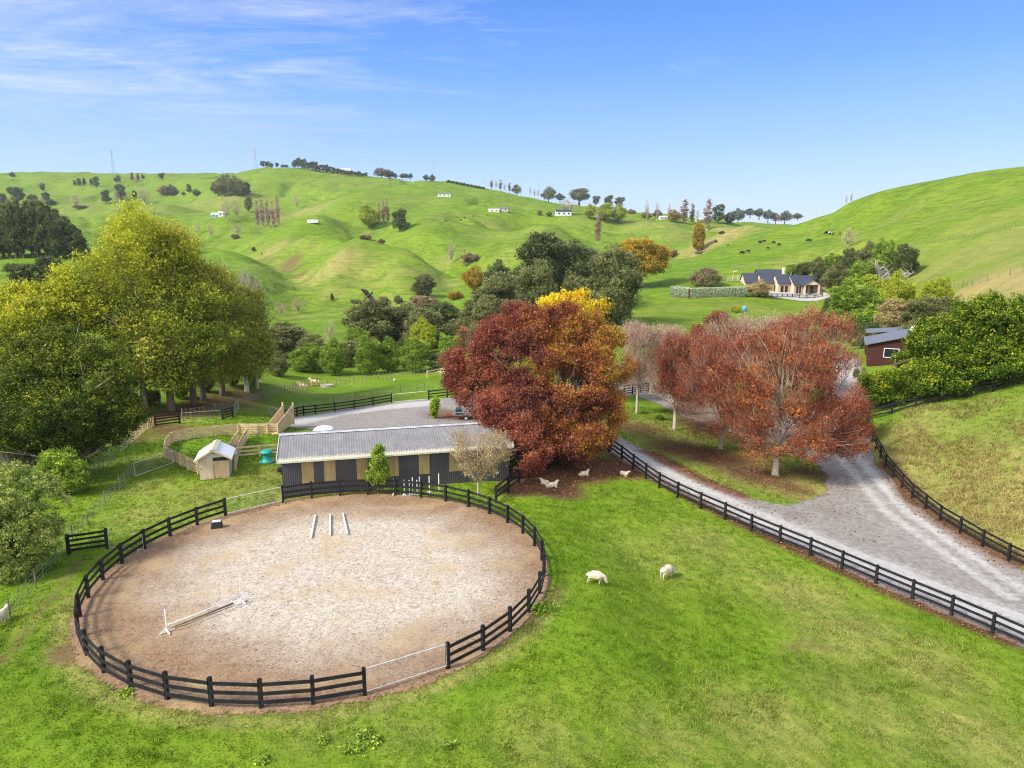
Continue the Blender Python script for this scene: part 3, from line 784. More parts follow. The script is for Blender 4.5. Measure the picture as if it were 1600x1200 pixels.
# ------------------------------------------------------------------ gravel sheets and the sand of the pen
def in_poly(x, y, poly):
    x = np.asarray(x); y = np.asarray(y)
    c = np.zeros(x.shape, bool)
    n = len(poly)
    for i in range(n):
        x0, y0 = poly[i]; x1, y1 = poly[(i + 1) % n]
        cond = ((y0 > y) != (y1 > y)) & (x < (x1 - x0) * (y - y0) / (y1 - y0 + 1e-12) + x0)
        c ^= cond
    return c
def wpoly(px): return [(h.x, h.y) for h in (at(a, b) for a, b in px)]
DRIVE = wpoly([(905, 690), (950, 709), (1040, 763), (1150, 815), (1250, 861), (1400, 930), (1605, 1016), (1800, 1095), (1800, 990), (1605, 893), (1500, 837), (1425, 785), (1372, 722), (1346, 672), (1338, 630), (1348, 595), (1346, 565), (1330, 553), (1310, 552), (1296, 566), (1296, 600), (1270, 640), (1200, 632), (1110, 622), (1050, 598), (1000, 585), (950, 590), (930, 640)])
ISLAND = wpoly([(940, 672), (966, 682), (1010, 702), (1060, 727), (1110, 754), (1170, 778), (1230, 790), (1282, 773), (1292, 745), (1268, 718), (1200, 694), (1120, 670), (1068, 652), (1030, 634), (990, 618), (955, 622), (938, 645)])
YARD = wpoly([(428, 668), (450, 652), (530, 640), (615, 629), (700, 622), (800, 612), (950, 588), (955, 622), (938, 672), (935, 697), (830, 700), (742, 662), (600, 672)])
TRACK = [at(a, b) for a, b in [(960, 700), (1060, 755), (1150, 795), (1250, 836), (1400, 898), (1600, 977), (1800, 1060)]]
TRACK2 = [at(a, b) for a, b in [(455, 660), (520, 648), (610, 636), (660, 631)]]
TRACK3 = [at(a, b) for a, b in [(1325, 560), (1318, 600), (1310, 640), (1330, 720), (1400, 800), (1600, 935)]]
def offset_line(P, o):
    out = []
    for i, q in enumerate(P):
        d = P[min(i + 1, len(P) - 1)] - P[max(i - 1, 0)]; n = Vector((-d.y, d.x, 0)).normalized()
        out.append(q + n * o)
    return out
def sheet(name, poly, hole, step, lift, tracks):
    xs = [a for a, b in poly]; ys = [b for a, b in poly]
    gx = np.arange(min(xs), max(xs) + step, step); gy = np.arange(min(ys), max(ys) + step, step)
    X, Y = np.meshgrid(gx, gy)
    wob = fbm(X / 1.3, Y / 1.3, 5, 3) * 0.9
    def edged(pl):
        return seg_dist(X.ravel(), Y.ravel(), np.array(pl + [pl[0]])).reshape(X.shape) * np.where(in_poly(X, Y, pl), 1, -1)
    d = edged(poly)
    if hole is not None: d = np.minimum(d, -edged(hole))
    keep = d > -0.4
    fmask = keep[:-1, :-1] & keep[1:, :-1] & keep[1:, 1:] & keep[:-1, 1:]
    faces = grid_faces(*X.shape)[fmask.ravel()]
    used = np.unique(faces)
    re = np.full(X.size, -1); re[used] = np.arange(len(used))
    x = X.ravel()[used]; y = Y.ravel()[used]
    v = np.stack([x, y, gzn(x, y) + lift], -1)
    me = np_mesh(name, v, re[faces], True)
    attr(me, 'edge', (d + wob).ravel()[used])
    td = np.zeros(len(x))
    for tr, wd, st in tracks:
        td = np.maximum(td, st * np.exp(-(seg_dist(x, y, np.array([(q.x, q.y) for q in tr])) / wd) ** 4))
    attr(me, 'track', td)
    attr(me, 'litter', splat(x, y, LITTER))
    return me
def ground_sheet_mat(name, builder):
    m = bpy.data.materials.new(name); m.use_nodes = True
    k = NT(m.node_tree); p = m.node_tree.nodes['Principled BSDF']
    pos = k.n('ShaderNodeNewGeometry').outputs['Position']
    col, h = builder(k, pos)
    k.l(col, p.inputs['Base Color'])
    p.inputs['Roughness'].default_value = 0.92; p.inputs['Specular IOR Level'].default_value = 0.15
    b = k.n('ShaderNodeBump', _Strength=0.6, _Distance=0.05); k.l(h, b.inputs['Height']); k.l(b.outputs[0], p.inputs['Normal'])
    e = k.n('ShaderNodeAttribute', attribute_name='edge').outputs['Fac']
    a = k.math('ADD', e, k.math('MULTIPLY', k.math('SUBTRACT', k.noise(pos, 5.0, 4, 0.7), 0.5), 1.4))
    a = k.ramp(a, [(0.05, 0.0), (0.3, 1.0)])
    tb = k.n('ShaderNodeBsdfTransparent'); mx = k.n('ShaderNodeMixShader')
    k.l(a, mx.inputs[0]); k.l(tb.outputs[0], mx.inputs[1]); k.l(p.outputs[0], mx.inputs[2])
    k.l(mx.outputs[0], m.node_tree.nodes['Material Output'].inputs['Surface'])
    MATS[name] = m
    return m
def gravel(k, pos):
    fi = k.noise(pos, 22, 3, 0.75); sm = k.noise(pos, 2.2, 5, 0.7); mid = k.noise(pos, 0.4, 3, 0.6)
    tr = k.n('ShaderNodeAttribute', attribute_name='track').outputs['Fac']
    li = k.n('ShaderNodeAttribute', attribute_name='litter').outputs['Fac']
    g = k.math('ADD', k.math('MULTIPLY', fi, 0.6), k.math('MULTIPLY', sm, 0.5))
    loose = k.ramp(g, [(0.38, (0.135, 0.12, 0.105)), (0.58, (0.255, 0.235, 0.215)), (0.75, (0.38, 0.365, 0.35))])
    comp = k.ramp(g, [(0.36, (0.26, 0.252, 0.238)), (0.55, (0.39, 0.38, 0.362)), (0.75, (0.5, 0.49, 0.475))])
    t = k.ramp(k.math('ADD', tr, k.math('MULTIPLY', k.math('SUBTRACT', k.math('ADD', k.math('MULTIPLY', sm, .7), k.math('MULTIPLY', mid, .5)), 0.6), 0.9)), [(0.2, 0.0), (0.8, 1.0)])
    c = k.mix(t, loose, comp)
    lf = k.ramp(k.math('ADD', k.math('MULTIPLY', li, 0.65), k.math('MULTIPLY', k.math('ADD', k.math('MULTIPLY', fi, .6), k.math('MULTIPLY', sm, .5)), 0.6)), [(0.62, 0.0), (0.92, 1.0)])
    c = k.mix(lf, c, k.mix(fi, (0.08, 0.035, 0.02), (0.23, 0.11, 0.06)))
    return c, g
def sand(k, pos):
    rad = k.n('ShaderNodeAttribute', attribute_name='rad').outputs['Fac']
    fi = k.noise(pos, 16, 3, 0.8); hoof = k.noise(pos, 5.0, 5, 0.85, 0.8); mid = k.noise(pos, 0.5, 4, 0.65); big = k.noise(pos, 0.17, 3, 0.6)
    g = k.math('ADD', k.math('MULTIPLY', fi, 0.45), k.math('MULTIPLY', hoof, 0.65))
    pale = k.ramp(g, [(0.43, (0.115, 0.088, 0.06)), (0.5, (0.325, 0.272, 0.208)), (0.57, (0.46, 0.41, 0.34)), (0.7, (0.58, 0.54, 0.47))])
    brown = k.ramp(g, [(0.42, (0.07, 0.04, 0.022)), (0.53, (0.21, 0.13, 0.075)), (0.7, (0.37, 0.26, 0.165))])
    w = k.math('ADD', rad, k.math('MULTIPLY', k.math('SUBTRACT', k.math('ADD', k.math('MULTIPLY', mid, 0.5), k.math('MULTIPLY', hoof, 0.5)), 0.5), 0.62))
    w = k.math('ADD', w, k.math('MULTIPLY', k.math('SUBTRACT', big, 0.5), 0.45))
    t = k.ramp(w, [(0.56, 0.0), (0.70, 0.45), (0.92, 1.0)])
    c = k.mix(t, pale, brown)
    ye = k.ramp(k.noise(pos, 0.33, 3, 0.6), [(0.5, 0.0), (0.7, 0.55)])
    c = k.mix(ye, c, k.mix(fi, (0.3, 0.215, 0.1), (0.48, 0.36, 0.19)))
    return c, g
ground_sheet_mat('gravel', gravel)
ground_sheet_mat('pen_sand', sand)
tag(link('gravel_driveway', sheet('gravel_driveway', DRIVE, ISLAND, 0.33, 0.035, [(TRACK, 2.5, .5), (offset_line(TRACK, .85), .55, 1.0), (offset_line(TRACK, -.85), .55, 1.0), (TRACK3, 2.4, .25), (offset_line(TRACK3, .8), .5, .7), (offset_line(TRACK3, -.8), .5, .7)]), MATS['gravel']), kind='structure')
tag(link('gravel_yard', sheet('gravel_yard', YARD, None, 0.4, 0.045, [(TRACK2, 2.4, 1.0)]), MATS['gravel']), kind='structure')
_rr = np.linspace(0, 12.75, 64); _aa = np.linspace(0, 2 * math.pi, 181)
_RR, _AA = np.meshgrid(_rr, _aa, indexing='ij')
_sx = PEN[0] + _RR * np.cos(_AA); _sy = PEN[1] + _RR * np.sin(_AA)
_ang = _AA
sz = 0.035 + fbm(_sx / 0.5, _sy / 0.5, 61, 3) * 0.09 * sstep(12.2, 11, _RR) + 0.02 - .05 * sstep(12.25, 12.75, _RR)
sand_me = np_mesh('arena_sand', np.stack([_sx, _sy, sz], -1).reshape(-1, 3), grid_faces(64, 181), True)
# worn ring round the outside, wider at the near left and far right
_off = 0.06 * np.cos(_AA - R(200)) + 0.05 * np.cos(2 * (_AA - R(75)))
attr(sand_me, 'rad', (_RR / 12.0 + _off))
attr(sand_me, 'edge', (12.6 - _RR + .5 * fbm(_sx / .9, _sy / .9, 63, 2)) * 1.3)
tag(link('arena_sand', sand_me, MATS['pen_sand']), kind='structure')

# ------------------------------------------------------------------ fences
def resample(P, step):
    P = [Vector((p[0], p[1], 0)) for p in P]
    L = [0]
    for a, b in zip(P[:-1], P[1:]): L.append(L[-1] + (b - a).length)
    n = max(1, round(L[-1] / step))
    out = []
    for i in range(n + 1):
        s = L[-1] * i / n
        j = max(0, min(len(P) - 2, next((q for q in range(len(P) - 1) if L[q + 1] >= s - 1e-6), len(P) - 2)))
        t = (s - L[j]) / max(1e-6, L[j + 1] - L[j])
        out.append(P[j].lerp(P[j + 1], t))
    return out
def railfence(label, path, step=2.0, h=1.28, rails=(0.34, 0.72, 1.12), rw=0.15, post=0.15, m='black_timber', cat='fence', group=None, name='rail_fence', side=1, out=None, through=False):
    """posts standing on the ground along the path, boards fixed to one side"""
    pts = resample(path, step)
    pts = [Vector((p.x, p.y, gz(p.x, p.y))) for p in pts]
    root = empty(name, pts[0])
    tag(root, label, cat, group)
    o = pts[0]
    for i, q in enumerate(pts):
        d = (pts[min(i + 1, len(pts) - 1)] - pts[max(i - 1, 0)])
        rz = math.atan2(d.y, d.x)
        j = random.uniform(-.015, .015)
        hh = h + random.uniform(-.02, .03)
        b = MB().box((q.x - o.x, q.y - o.y, q.z - o.z + hh / 2 - .1), (post, post, hh + .2), rz + j)
        b.box((q.x - o.x, q.y - o.y, q.z - o.z + hh + .012), (post * .8, post * .8, .024), rz + j)
        b.build('post', MATS[m], root)
    for z in rails:
        b = MB()
        for p, q in zip(pts[:-1], pts[1:]):
            d = q - p
            n = Vector((-d.y, d.x, 0)).normalized() * side * (post / 2 + 0.022)
            e = d.normalized() * 0.012
            s = Vector((0, 0, z + random.uniform(-.012, .012))); s2 = Vector((0, 0, z + random.uniform(-.012, .012)))
            b.bar(p - o + n + s + e, q - o + n + s2 - e, 0.042, rw)
        b.build('rail', MATS[m], root)
    return root
def wirefence(label, path, step=4.0, h=1.15, wires=(0.25, 0.5, 0.75, 1.0), r=0.05, m='grey_timber', battens=2, cat='fence', group=None, wr=0.008, wood=True):
    pts = resample(path, step)
    pts = [Vector((p.x, p.y, gz(p.x, p.y))) for p in pts]
    o = pts[0]
    root = empty('wire_fence', o)
    tag(root, label, cat, group)
    posts = []
    for i, q in enumerate(pts):
        hh = h * random.uniform(.96, 1.06)
        tl = Vector((random.uniform(-.03, .03), random.uniform(-.03, .03), hh))
        posts.append((q - o, q - o + tl, r))
        if i < len(pts) - 1:
            for bb in range(battens):
                w = q.lerp(pts[i + 1], (bb + 1) / (battens + 1)); w.z = gz(w.x, w.y)
                posts.append((w - o + Vector((0, 0, .05)), w - o + Vector((random.uniform(-.02, .02), random.uniform(-.02, .02), hh * .9)), r * .5))
    for a, c, rr in posts[:100]:
        MB().tube([a - Vector((0, 0, .15)), c], [rr, rr * .9], 6).build('post', MATS[m], root)
    if len(posts) > 100:
        b = MB()
        for a, c, rr in posts[100:]: b.tube([a - Vector((0, 0, .15)), c], [rr, rr * .9], 5)
        tag(b.build('far_posts', MATS[m], root), kind='stuff')
    b = MB()
    for z in wires:
        for p, q in zip(pts[:-1], pts[1:]):
            b.tube([p - o + Vector((0, 0, z * h / 1.15)), q - o + Vector((0, 0, z * h / 1.15))], wr, 3, False)
    b.build('wires', MATS['wire'], root)
    return root
def gate(label, a, b, h=1.1, low=0.12, bars=(), drops=6, m='galv', r=0.026, mesh=True, group=None, lean=0.0):
    """tubular farm gate hung between a and b"""
    a = Vector((a[0], a[1], gz(a[0], a[1]))); b = Vector((b[0], b[1], gz(b[0], b[1])))
    o = a
    root = empty('farm_gate', o)
    tag(root, label, 'gate', group)
    d = (b - a)
    sd = Vector((-d.y, d.x, 0)).normalized() * lean
    lo = Vector((0, 0, low)); hi = Vector((0, 0, low + h)) + sd
    a0 = d * 0.02; a1 = d * 0.98
    f = MB()
    f.tube([a0 + lo, a1 + lo, a1 + hi, a0 + hi, a0 + lo], r, 7)
    for t in bars: f.tube([a0.lerp(a1, 0) + lo.lerp(hi, t), a1 + lo.lerp(hi, t)], r * .8, 6)
    f.build('gate_frame', MATS[m], root)
    w = MB()
    for i in range(1, drops + 1):
        q = a0.lerp(a1, i / (drops + 1))
        w.tube([q + lo, q + hi], r * .45, 5, False)
    if mesh:
        for t in (.2, .4, .6, .8): w.tube([a0 + lo.lerp(hi, t), a1 + lo.lerp(hi, t)], .006, 4, False)
    w.build('mesh_wires', MATS['wire'], root)
    for t in (.2, .85): MB().tube([a0 * 0 + lo.lerp(hi, t), a0 + lo.lerp(hi, t)], .02, 5).build('hinge', MATS[m], root)
    return root
def ring(a0, a1, rad=PEN_R + 0.08, n=60):
    return [(PEN[0] + rad * math.cos(R(a0 + (a1 - a0) * i / n)), PEN[1] + rad * math.sin(R(a0 + (a1 - a0) * i / n))) for i in range(n + 1)]
def pang(px, py):
    q = zpt(px, py, 0)
    return math.degrees(math.atan2(q[1] - PEN[1], q[0] - PEN[0])) % 360
A_g1l, A_g1r = pang(569, 1084), pang(698, 1044)
A_g2l, A_g2r = pang(357, 809), pang(443, 787)
railfence('black three rail fence curving round the left and near side of the sandy riding pen', ring(A_g2l, A_g1l), 2.0, side=-1, group='black rail fences of the riding pen')
railfence('black three rail fence curving round the right side and shed side of the riding pen', ring(A_g1r - 360, A_g2r), 2.0, side=-1, group='black rail fences of the riding pen')
gate('white tubular gate closing the near side of the riding pen', ring(A_g1l, A_g1r)[0], ring(A_g1l, A_g1r)[-1], 1.02, .2, drops=6)
gate('white tubular gate at the back of the pen beside the shed corner', ring(A_g2l, A_g2r)[0], ring(A_g2l, A_g2r)[-1], 1.02, .2, drops=6)
def gpts(px): return [at(a, b) for a, b in px]
railfence('black rail fence between the riding pen and the corner below the red tree', gpts([(775, 786), (800, 766), (826, 744)]), 2.0, side=1)
railfence('black rail fence running in the shade under the big red and orange tree', gpts([(832, 742), (890, 723), (951, 707)]), 2.1, side=1)
railfence('long black rail fence along the near edge of the gravel driveway', gpts([(954, 706), (1040, 770), (1155, 822), (1270, 870), (1390, 922), (1500, 968), (1575, 1002), (1700, 1058)]), 2.1, side=1)
railfence('black rail fence curving down between the gravel yard and the tussocky paddock', gpts([(1352, 660), (1366, 700), (1384, 732), (1420, 775), (1470, 815), (1520, 846), (1565, 872), (1680, 925)]), 2.2, side=1)
railfence('dark rail fence in the shade below the glossy green trees', gpts([(1356, 656), (1400, 645), (1440, 636), (1500, 622), (1560, 610), (1592, 600)]), 2.3, side=-1)
q = gpts([(108, 866), (168, 857)])
railfence('short black four rail panel standing alone left of the riding pen', q, 2.6, 1.25, (.2, .5, .8, 1.1), .13, .16)
gate('thin wire gate between the short black panel and the pen fence', at(170, 857), at(226, 862), 1.0, .1, drops=3, r=.015, mesh=False)
railfence('black panel of four rails by the trunks under the yellow trees', gpts([(243, 667), (281, 662)]), 2.7, 1.2, (.2, .5, .8, 1.08), .14, .18)
railfence('small black rail panel beside the muddy opening behind the timber yards', gpts([(348, 656), (364, 652)]), 1.6, 1.25, (.2, .5, .8, 1.1), .14, .16)
gate('narrow steel gate swung open behind the small black panel', at(365, 652), at(373, 640), 1.1, .15, drops=4)
gate('pale wire gate across the muddy opening under the yellow trees', at(283, 661), at(346, 656), 1.0, .12, drops=3, r=.014, mesh=False)
railfence('black rail fence along the far side of the yard behind the shed', gpts([(443, 657), (480, 648), (540, 642), (612, 630)]), 2.5, side=1)
gate('steel gate leaning open at the left end of the far yard fence', at(422, 649), at(442, 657), 1.1, .1, drops=3)
gate('white wire gate between the two black fences beyond the gravel yard', at(613, 630), at(669, 625), 1.05, .15, drops=2, r=.015, mesh=False)
railfence('black rail fence beyond the yard ending behind the claret tree', gpts([(670, 625), (700, 621), (740, 616), (800, 610)]), 2.4, side=1)
railfence('black rail fence glimpsed between the two red tree clumps', gpts([(975, 618), (1000, 614), (1014, 612)]), 2.2, 1.35, (.25, .55, .85, 1.2))
railfence('raw timber rail fence beyond the field left of the claret tree', gpts([(668, 590), (690, 586), (725, 587)]), 3.0, 1.3, (.7, 1.15), .2, .2, 'raw_timber')
# the small yards of raw timber
_tf = dict(h=1.0, rails=(.12, .34, .56, .8, .98), rw=.16, post=.14, m='raw_timber', name='timber_fence', group='raw timber yard fences')
railfence('raw timber yard fence running down to the little white roofed hut', gpts([(259, 717), (280, 727), (293, 734), (310, 741)]), 2.0, **_tf)
railfence('raw timber corner of the yards next to the brown mud', gpts([(259, 716), (261, 703), (269, 692)]), 1.2, **_tf)
railfence('long raw timber fence along the back of the grassy yards', gpts([(270, 692), (298, 686), (334, 682), (386, 677), (410, 679), (434, 678)]), 2.2, **_tf)
railfence('raw timber side of the drafting race nearer the hut', gpts([(372, 690), (363, 702), (357, 716)]), 1.3, **_tf)
railfence('raw timber side of the drafting race farther from the hut', gpts([(386, 686), (376, 702), (370, 718), (368, 732)]), 1.3, **_tf)
railfence('raw timber fence between the hut and the end of the race', gpts([(357, 733), (368, 734)]), 1.0, **_tf)
railfence('raw timber fence with pale top rail behind the green feeder', gpts([(371, 717), (405, 714), (441, 711)]), 2.4, h=1.0, rails=(.3, .62, .96), rw=.14, post=.13, m='raw_timber', name='timber_fence', group='raw timber yard fences')
gate('raw timber gate across the yard beside the race', at(388, 683), at(409, 681), .95, .1, (.33, .66), 2, 'raw_timber', .04, False)
gate('long white tubular gate between the wire fence and the timber yards', at(210, 747), at(272, 725), 1.05, .15, drops=0, r=.03, mesh=True)
gate('steel gate by the dark shrubs on the left of the track', at(189, 707), at(206, 692), 1.2, .1, (.33, .66), 5)
def ramp_panel():
    a, b = at(434, 679), at(459, 668)
    o = empty('loading_ramp', a)
    tag(o, 'boarded timber loading ramp rising at the right end of the yards', 'ramp')
    d = Vector((b.x - a.x, b.y - a.y, 0)); n = Vector((-d.y, d.x, 0)).normalized()
    for s, nm in ((0, 'side_panel'), (1, 'side_panel')):
        off = n * s * 1.0
        m = MB()
        vs = [off, off + d, off + d + Vector((0, 0, 2.0)), off + Vector((0, 0, 1.0))]
        m.add(vs + [v + n * .05 for v in vs], [(0, 1, 2, 3), (7, 6, 5, 4), (0, 4, 5, 1), (1, 5, 6, 2), (2, 6, 7, 3), (3, 7, 4, 0)])
        m.build(nm, MATS['raw_timber'], o)
    for s in (0, 1):
        for t in (0.0, 1.0):
            q = n * (s * 1.1 - .04) + d * t
            MB().box((q.x, q.y, .55 + .55 * t), (.14, .14, 1.2 + 1.2 * t)).build('post', MATS['raw_timber'], o)
    m = MB(); vs = [n * .07, n * .98, n * .98 + d * .98 + Vector((0, 0, 1.0)), n * .07 + d * .98 + Vector((0, 0, 1.0))]
    m.add(vs + [v + Vector((0, 0, .06)) for v in vs], [(3, 2, 1, 0), (4, 5, 6, 7), (0, 1, 5, 4), (1, 2, 6, 5), (2, 3, 7, 6), (3, 0, 4, 7)])
    m.build('ramp_floor', MATS['raw_timber'], o)
ramp_panel()
# post and wire
wirefence('wire fence with thin dark posts along the grass track at the lower left', gpts([(-60, 1030), (0, 990), (40, 940), (90, 880), (130, 828), (170, 785), (208, 745)]), 3.2, 1.15, r=.045, battens=2)
wirefence('wire fence with pale battens under the dark olive shrubs by the track', gpts([(90, 765), (138, 745), (180, 722)]), 2.2, 1.2, r=.05, battens=3)
wirefence('short wire fence of close pale battens beside the black panel under the trees', gpts([(207, 690), (228, 672), (242, 666)]), 1.6, 1.2, r=.06, battens=3, m='raw_timber')
wirefence('wire fence with a dense row of battens along the foot of the yellow trees', gpts([(285, 655), (330, 648), (372, 634), (420, 616)]), 2.6, 1.2, r=.055, battens=4)
wirefence('wire fence in the field just behind the black yard fence', gpts([(440, 646), (520, 632), (600, 618), (700, 606)]), 3.6, 1.15, r=.06, battens=2)
wirefence('wire fence along the hedge of native trees behind the ponies', gpts([(512, 602), (560, 597), (620, 590), (668, 586)]), 2.4, 1.25, r=.07, battens=2, m='grey_timber')
wirefence('old wire fence from the ponies down to the left field corner', gpts([(390, 628), (430, 621), (455, 611), (480, 603)]), 3.0, 1.15, r=.07, battens=2)
wirefence('wire fence climbing the tussocky face of the right hill', gpts([(1422, 388), (1470, 378), (1520, 368), (1560, 360), (1640, 348)]), 3.0, 1.2, r=.08, battens=2, wr=.012)
wirefence('wire fence above the tan bank of long dry grass on the right', gpts([(1490, 452), (1525, 446), (1560, 436), (1585, 428), (1660, 414)]), 4.0, 1.3, r=.07, battens=1)
wirefence('wire fence along the skyline of the right hill', gpts([(1400, 302), (1450, 288), (1500, 279), (1560, 273), (1620, 266)]), 6.0, 1.4, r=.09, battens=0)
wirefence('wire fence across the green slope above the brick house', gpts([(1060, 432), (1110, 421), (1170, 418), (1230, 415), (1270, 408)]), 5.0, 1.3, r=.1, battens=2, wr=.012)
wirefence('wire fence by the big golden tree below the clipped hedge', gpts([(955, 468), (990, 456), (1030, 447), (1048, 444)]), 4.0, 1.2, r=.09, battens=1)
wirefence('straight wire fence crossing the tan knoll below the right skyline', gpts([(1165, 344), (1163, 352), (1160, 360)]), 8, 1.6, r=.12, battens=1)
wirefence('fence line down the green face left of the lone poplar', gpts([(936, 350), (970, 362), (985, 372)]), 7, 1.5, r=.12, battens=1)

# ------------------------------------------------------------------ jumps, poles and small things in and by the pen
def ground_pole(a, b, label):
    A = Vector((*zpt(*a, .06)[:2], .14)); B = Vector((*zpt(*b, .06)[:2], .14))
    o = empty('ground_pole', A); tag(o, label, 'pole', 'white poles lying on the sand')
    d = B - A
    MB().tube([d * 0, d * .02, d * .98, d], [.05, .065, .065, .05], 10).build('pole', MATS['white_paint'], o, smooth=True)
    m = MB()
    for t in (0.0, 1.0): m.tube([d * (t - .004), d * (t + .004)], .067, 10)
    m.build('end_cap', MATS['grey_paint'], o)
ground_pole((486, 842), (493, 807), 'white pole lying on the sand, leftmost of the three by the shed')
ground_pole((516, 838), (516, 806), 'thick white pole lying on the sand between two others')
ground_pole((543, 836), (536, 804), 'slim white pole lying on the sand, nearest the small conifer')
def jump_stand(p, h, label, rz=0.0, m='white_paint', feet=.35, group=None, name='jump_stand'):
    o = empty(name, p, rz); tag(o, label, 'jump stand', group)
    MB().box((0, 0, h / 2 + .03), (.05, .05, h)).build('upright', MATS[m], o)
    f = MB()
    for a in range(4):
        c, s = math.cos(a * PI2 / 4 + .6), math.sin(a * PI2 / 4 + .6)
        f.bar((c * .04, s * .04, .16), (c * feet, s * feet, .03), .03, .03)
        f.bar((c * .036, s * .036, .035), (c * feet * .96, s * feet * .96, .03), .035, .03)
    f.build('feet', MATS[m], o)
    c = MB()
    for z in np.arange(.3, h - .05, .1): c.box((0.027, 0, z), (.01, .02, .02))
    c.build('peg_holes', MATS['dark_void'], o)
    return o
PI2 = 2 * math.pi
SZ = .06
s1 = Vector((*zpt(261, 988, SZ)[:2], SZ)); s2 = Vector((*zpt(377, 942, SZ)[:2], SZ))
jump_stand(s1, 1.15, 'white jump stand with splayed feet at the near left end of the jump', 0.2)
jump_stand(s2, 1.25, 'white jump stand with splayed feet at the far right end of the jump', 0.5)
for za, zb, lab in ((.42, .3, 'white jump pole hung low between the two jump stands'), (.1, .1, 'grey weathered pole lying on the sand under the jump')):
    o = empty('jump_pole', s1); tag(o, lab, 'pole')
    d = s2 - s1; n = Vector((-d.y, d.x, 0)).normalized() * -.09
    if za > .2:
        MB().tube([d * .01 + n + Vector((0, 0, za)), d * .35 + n + Vector((0, 0, za * .93)), d * .99 + n + Vector((0, 0, za + .05))], .028, 8).build('pole', MATS['white_paint'], o, smooth=True)
        for t in (.03, .97): MB().box((d.x * t + n.x * .5, d.y * t + n.y * .5, za - .03), (.08, .1, .05), .3).build('cup', MATS['galv'], o)
    else:
        MB().tube([d * .04 - n + Vector((0, 0, za)), d * .9 - n + Vector((0, 0, za))], .05, 8).build('pole', MATS['grey_timber'], o, smooth=True)
        MB().tube([d * .9 - n + Vector((0, 0, za)), d * .93 - n + Vector((0, 0, za))], .052, 8).build('end_band', MATS['white_paint'], o)
p = Vector((*zpt(339, 824, SZ)[:2], SZ))
o = empty('mounting_block', p, .25); tag(o, 'small black mounting block with a pale blue top by the pen fence', 'mounting block')
m = MB(); vs = [(-.34, -.24, 0), (.34, -.24, 0), (.34, .24, 0), (-.34, .24, 0), (-.27, -.18, .42), (.27, -.18, .42), (.27, .18, .42), (-.27, .18, .42)]
m.add(vs, [(3, 2, 1, 0), (4, 5, 6, 7), (0, 1, 5, 4), (1, 2, 6, 5), (2, 3, 7, 6), (3, 0, 4, 7)]).build('body', MATS['black_rubber'], o)
mat('pale_blue', (.5, .6, .72), .5, .1, 3)
MB().box((0, 0, .435), (.52, .34, .03)).build('top_tread', MATS['pale_blue'], o)
# stands and uprights stored against the shed
for px, py, h, lab in [(616, 774, 1.25, 'white jump upright standing apart beside the small conifer'), (632, 775, 1.2, 'white jump upright, first of the stored cluster from the conifer'), (640, 774, 1.15, 'leaning short white jump upright in the stored cluster'), (645, 773, 1.3, 'tall white jump upright in the middle of the stored cluster'),
                       (652, 773, 1.1, 'white jump upright with crossed feet behind the pen fence'), (656, 772, 1.3, 'white jump upright in front of the right timber panel'), (671, 770, 1.25, 'white jump upright below the last timber panel edge'), (686, 768, 1.35, 'white jump upright standing alone near the bare olive tree')]:
    g = at(px, py); jump_stand(g, h, lab, random.uniform(0, 1.5), feet=.2, group='jump uprights stored by the shed')

# ------------------------------------------------------------------ green feeder and white tank
g = at(417, 722)
o = empty('feeder', g); tag(o, 'teal plastic feeder with a domed lid standing on grass by the shed', 'feeder')
MB().lathe([(.42, 0), (.46, .12), (.36, .2), (.3, .35), (.3, .8), (.33, .85)], 20).build('body', MATS['teal'], o, smooth=True)
MB().lathe([(.5, .82), (.53, .88), (.46, .98), (.25, 1.06), (.06, 1.1)], 20).build('lid', MATS['teal'], o, smooth=True)
MB().lathe([(.58, .02), (.62, .06), (.6, .14), (.47, .12)], 20).build('trough_rim', MATS['teal'], o, smooth=True)
# ------------------------------------------------------------------ the long shed
SA = Vector(zpt(443, 776, 0)); SB = Vector(zpt(826, 746, 0))
sd = (SB - SA); SL = sd.length - 1.6; sd.normalize(); sn = Vector((-sd.y, sd.x, 0))
SDEP, SE, SRG, SE2 = 6.6, 2.85, 3.75, 3.0
rzs = math.atan2(sd.y, sd.x)
shed = empty('stable_shed', SA, rzs)
tag(shed, 'long charcoal corrugated shed with timber panels and grey lichened roof', 'shed')
def corr(L, pitch, amp, n=6):
    m = int(L / pitch) * n
    return [(L * i / m, amp * math.sin(2 * math.pi * i / n)) for i in range(m + 1)]
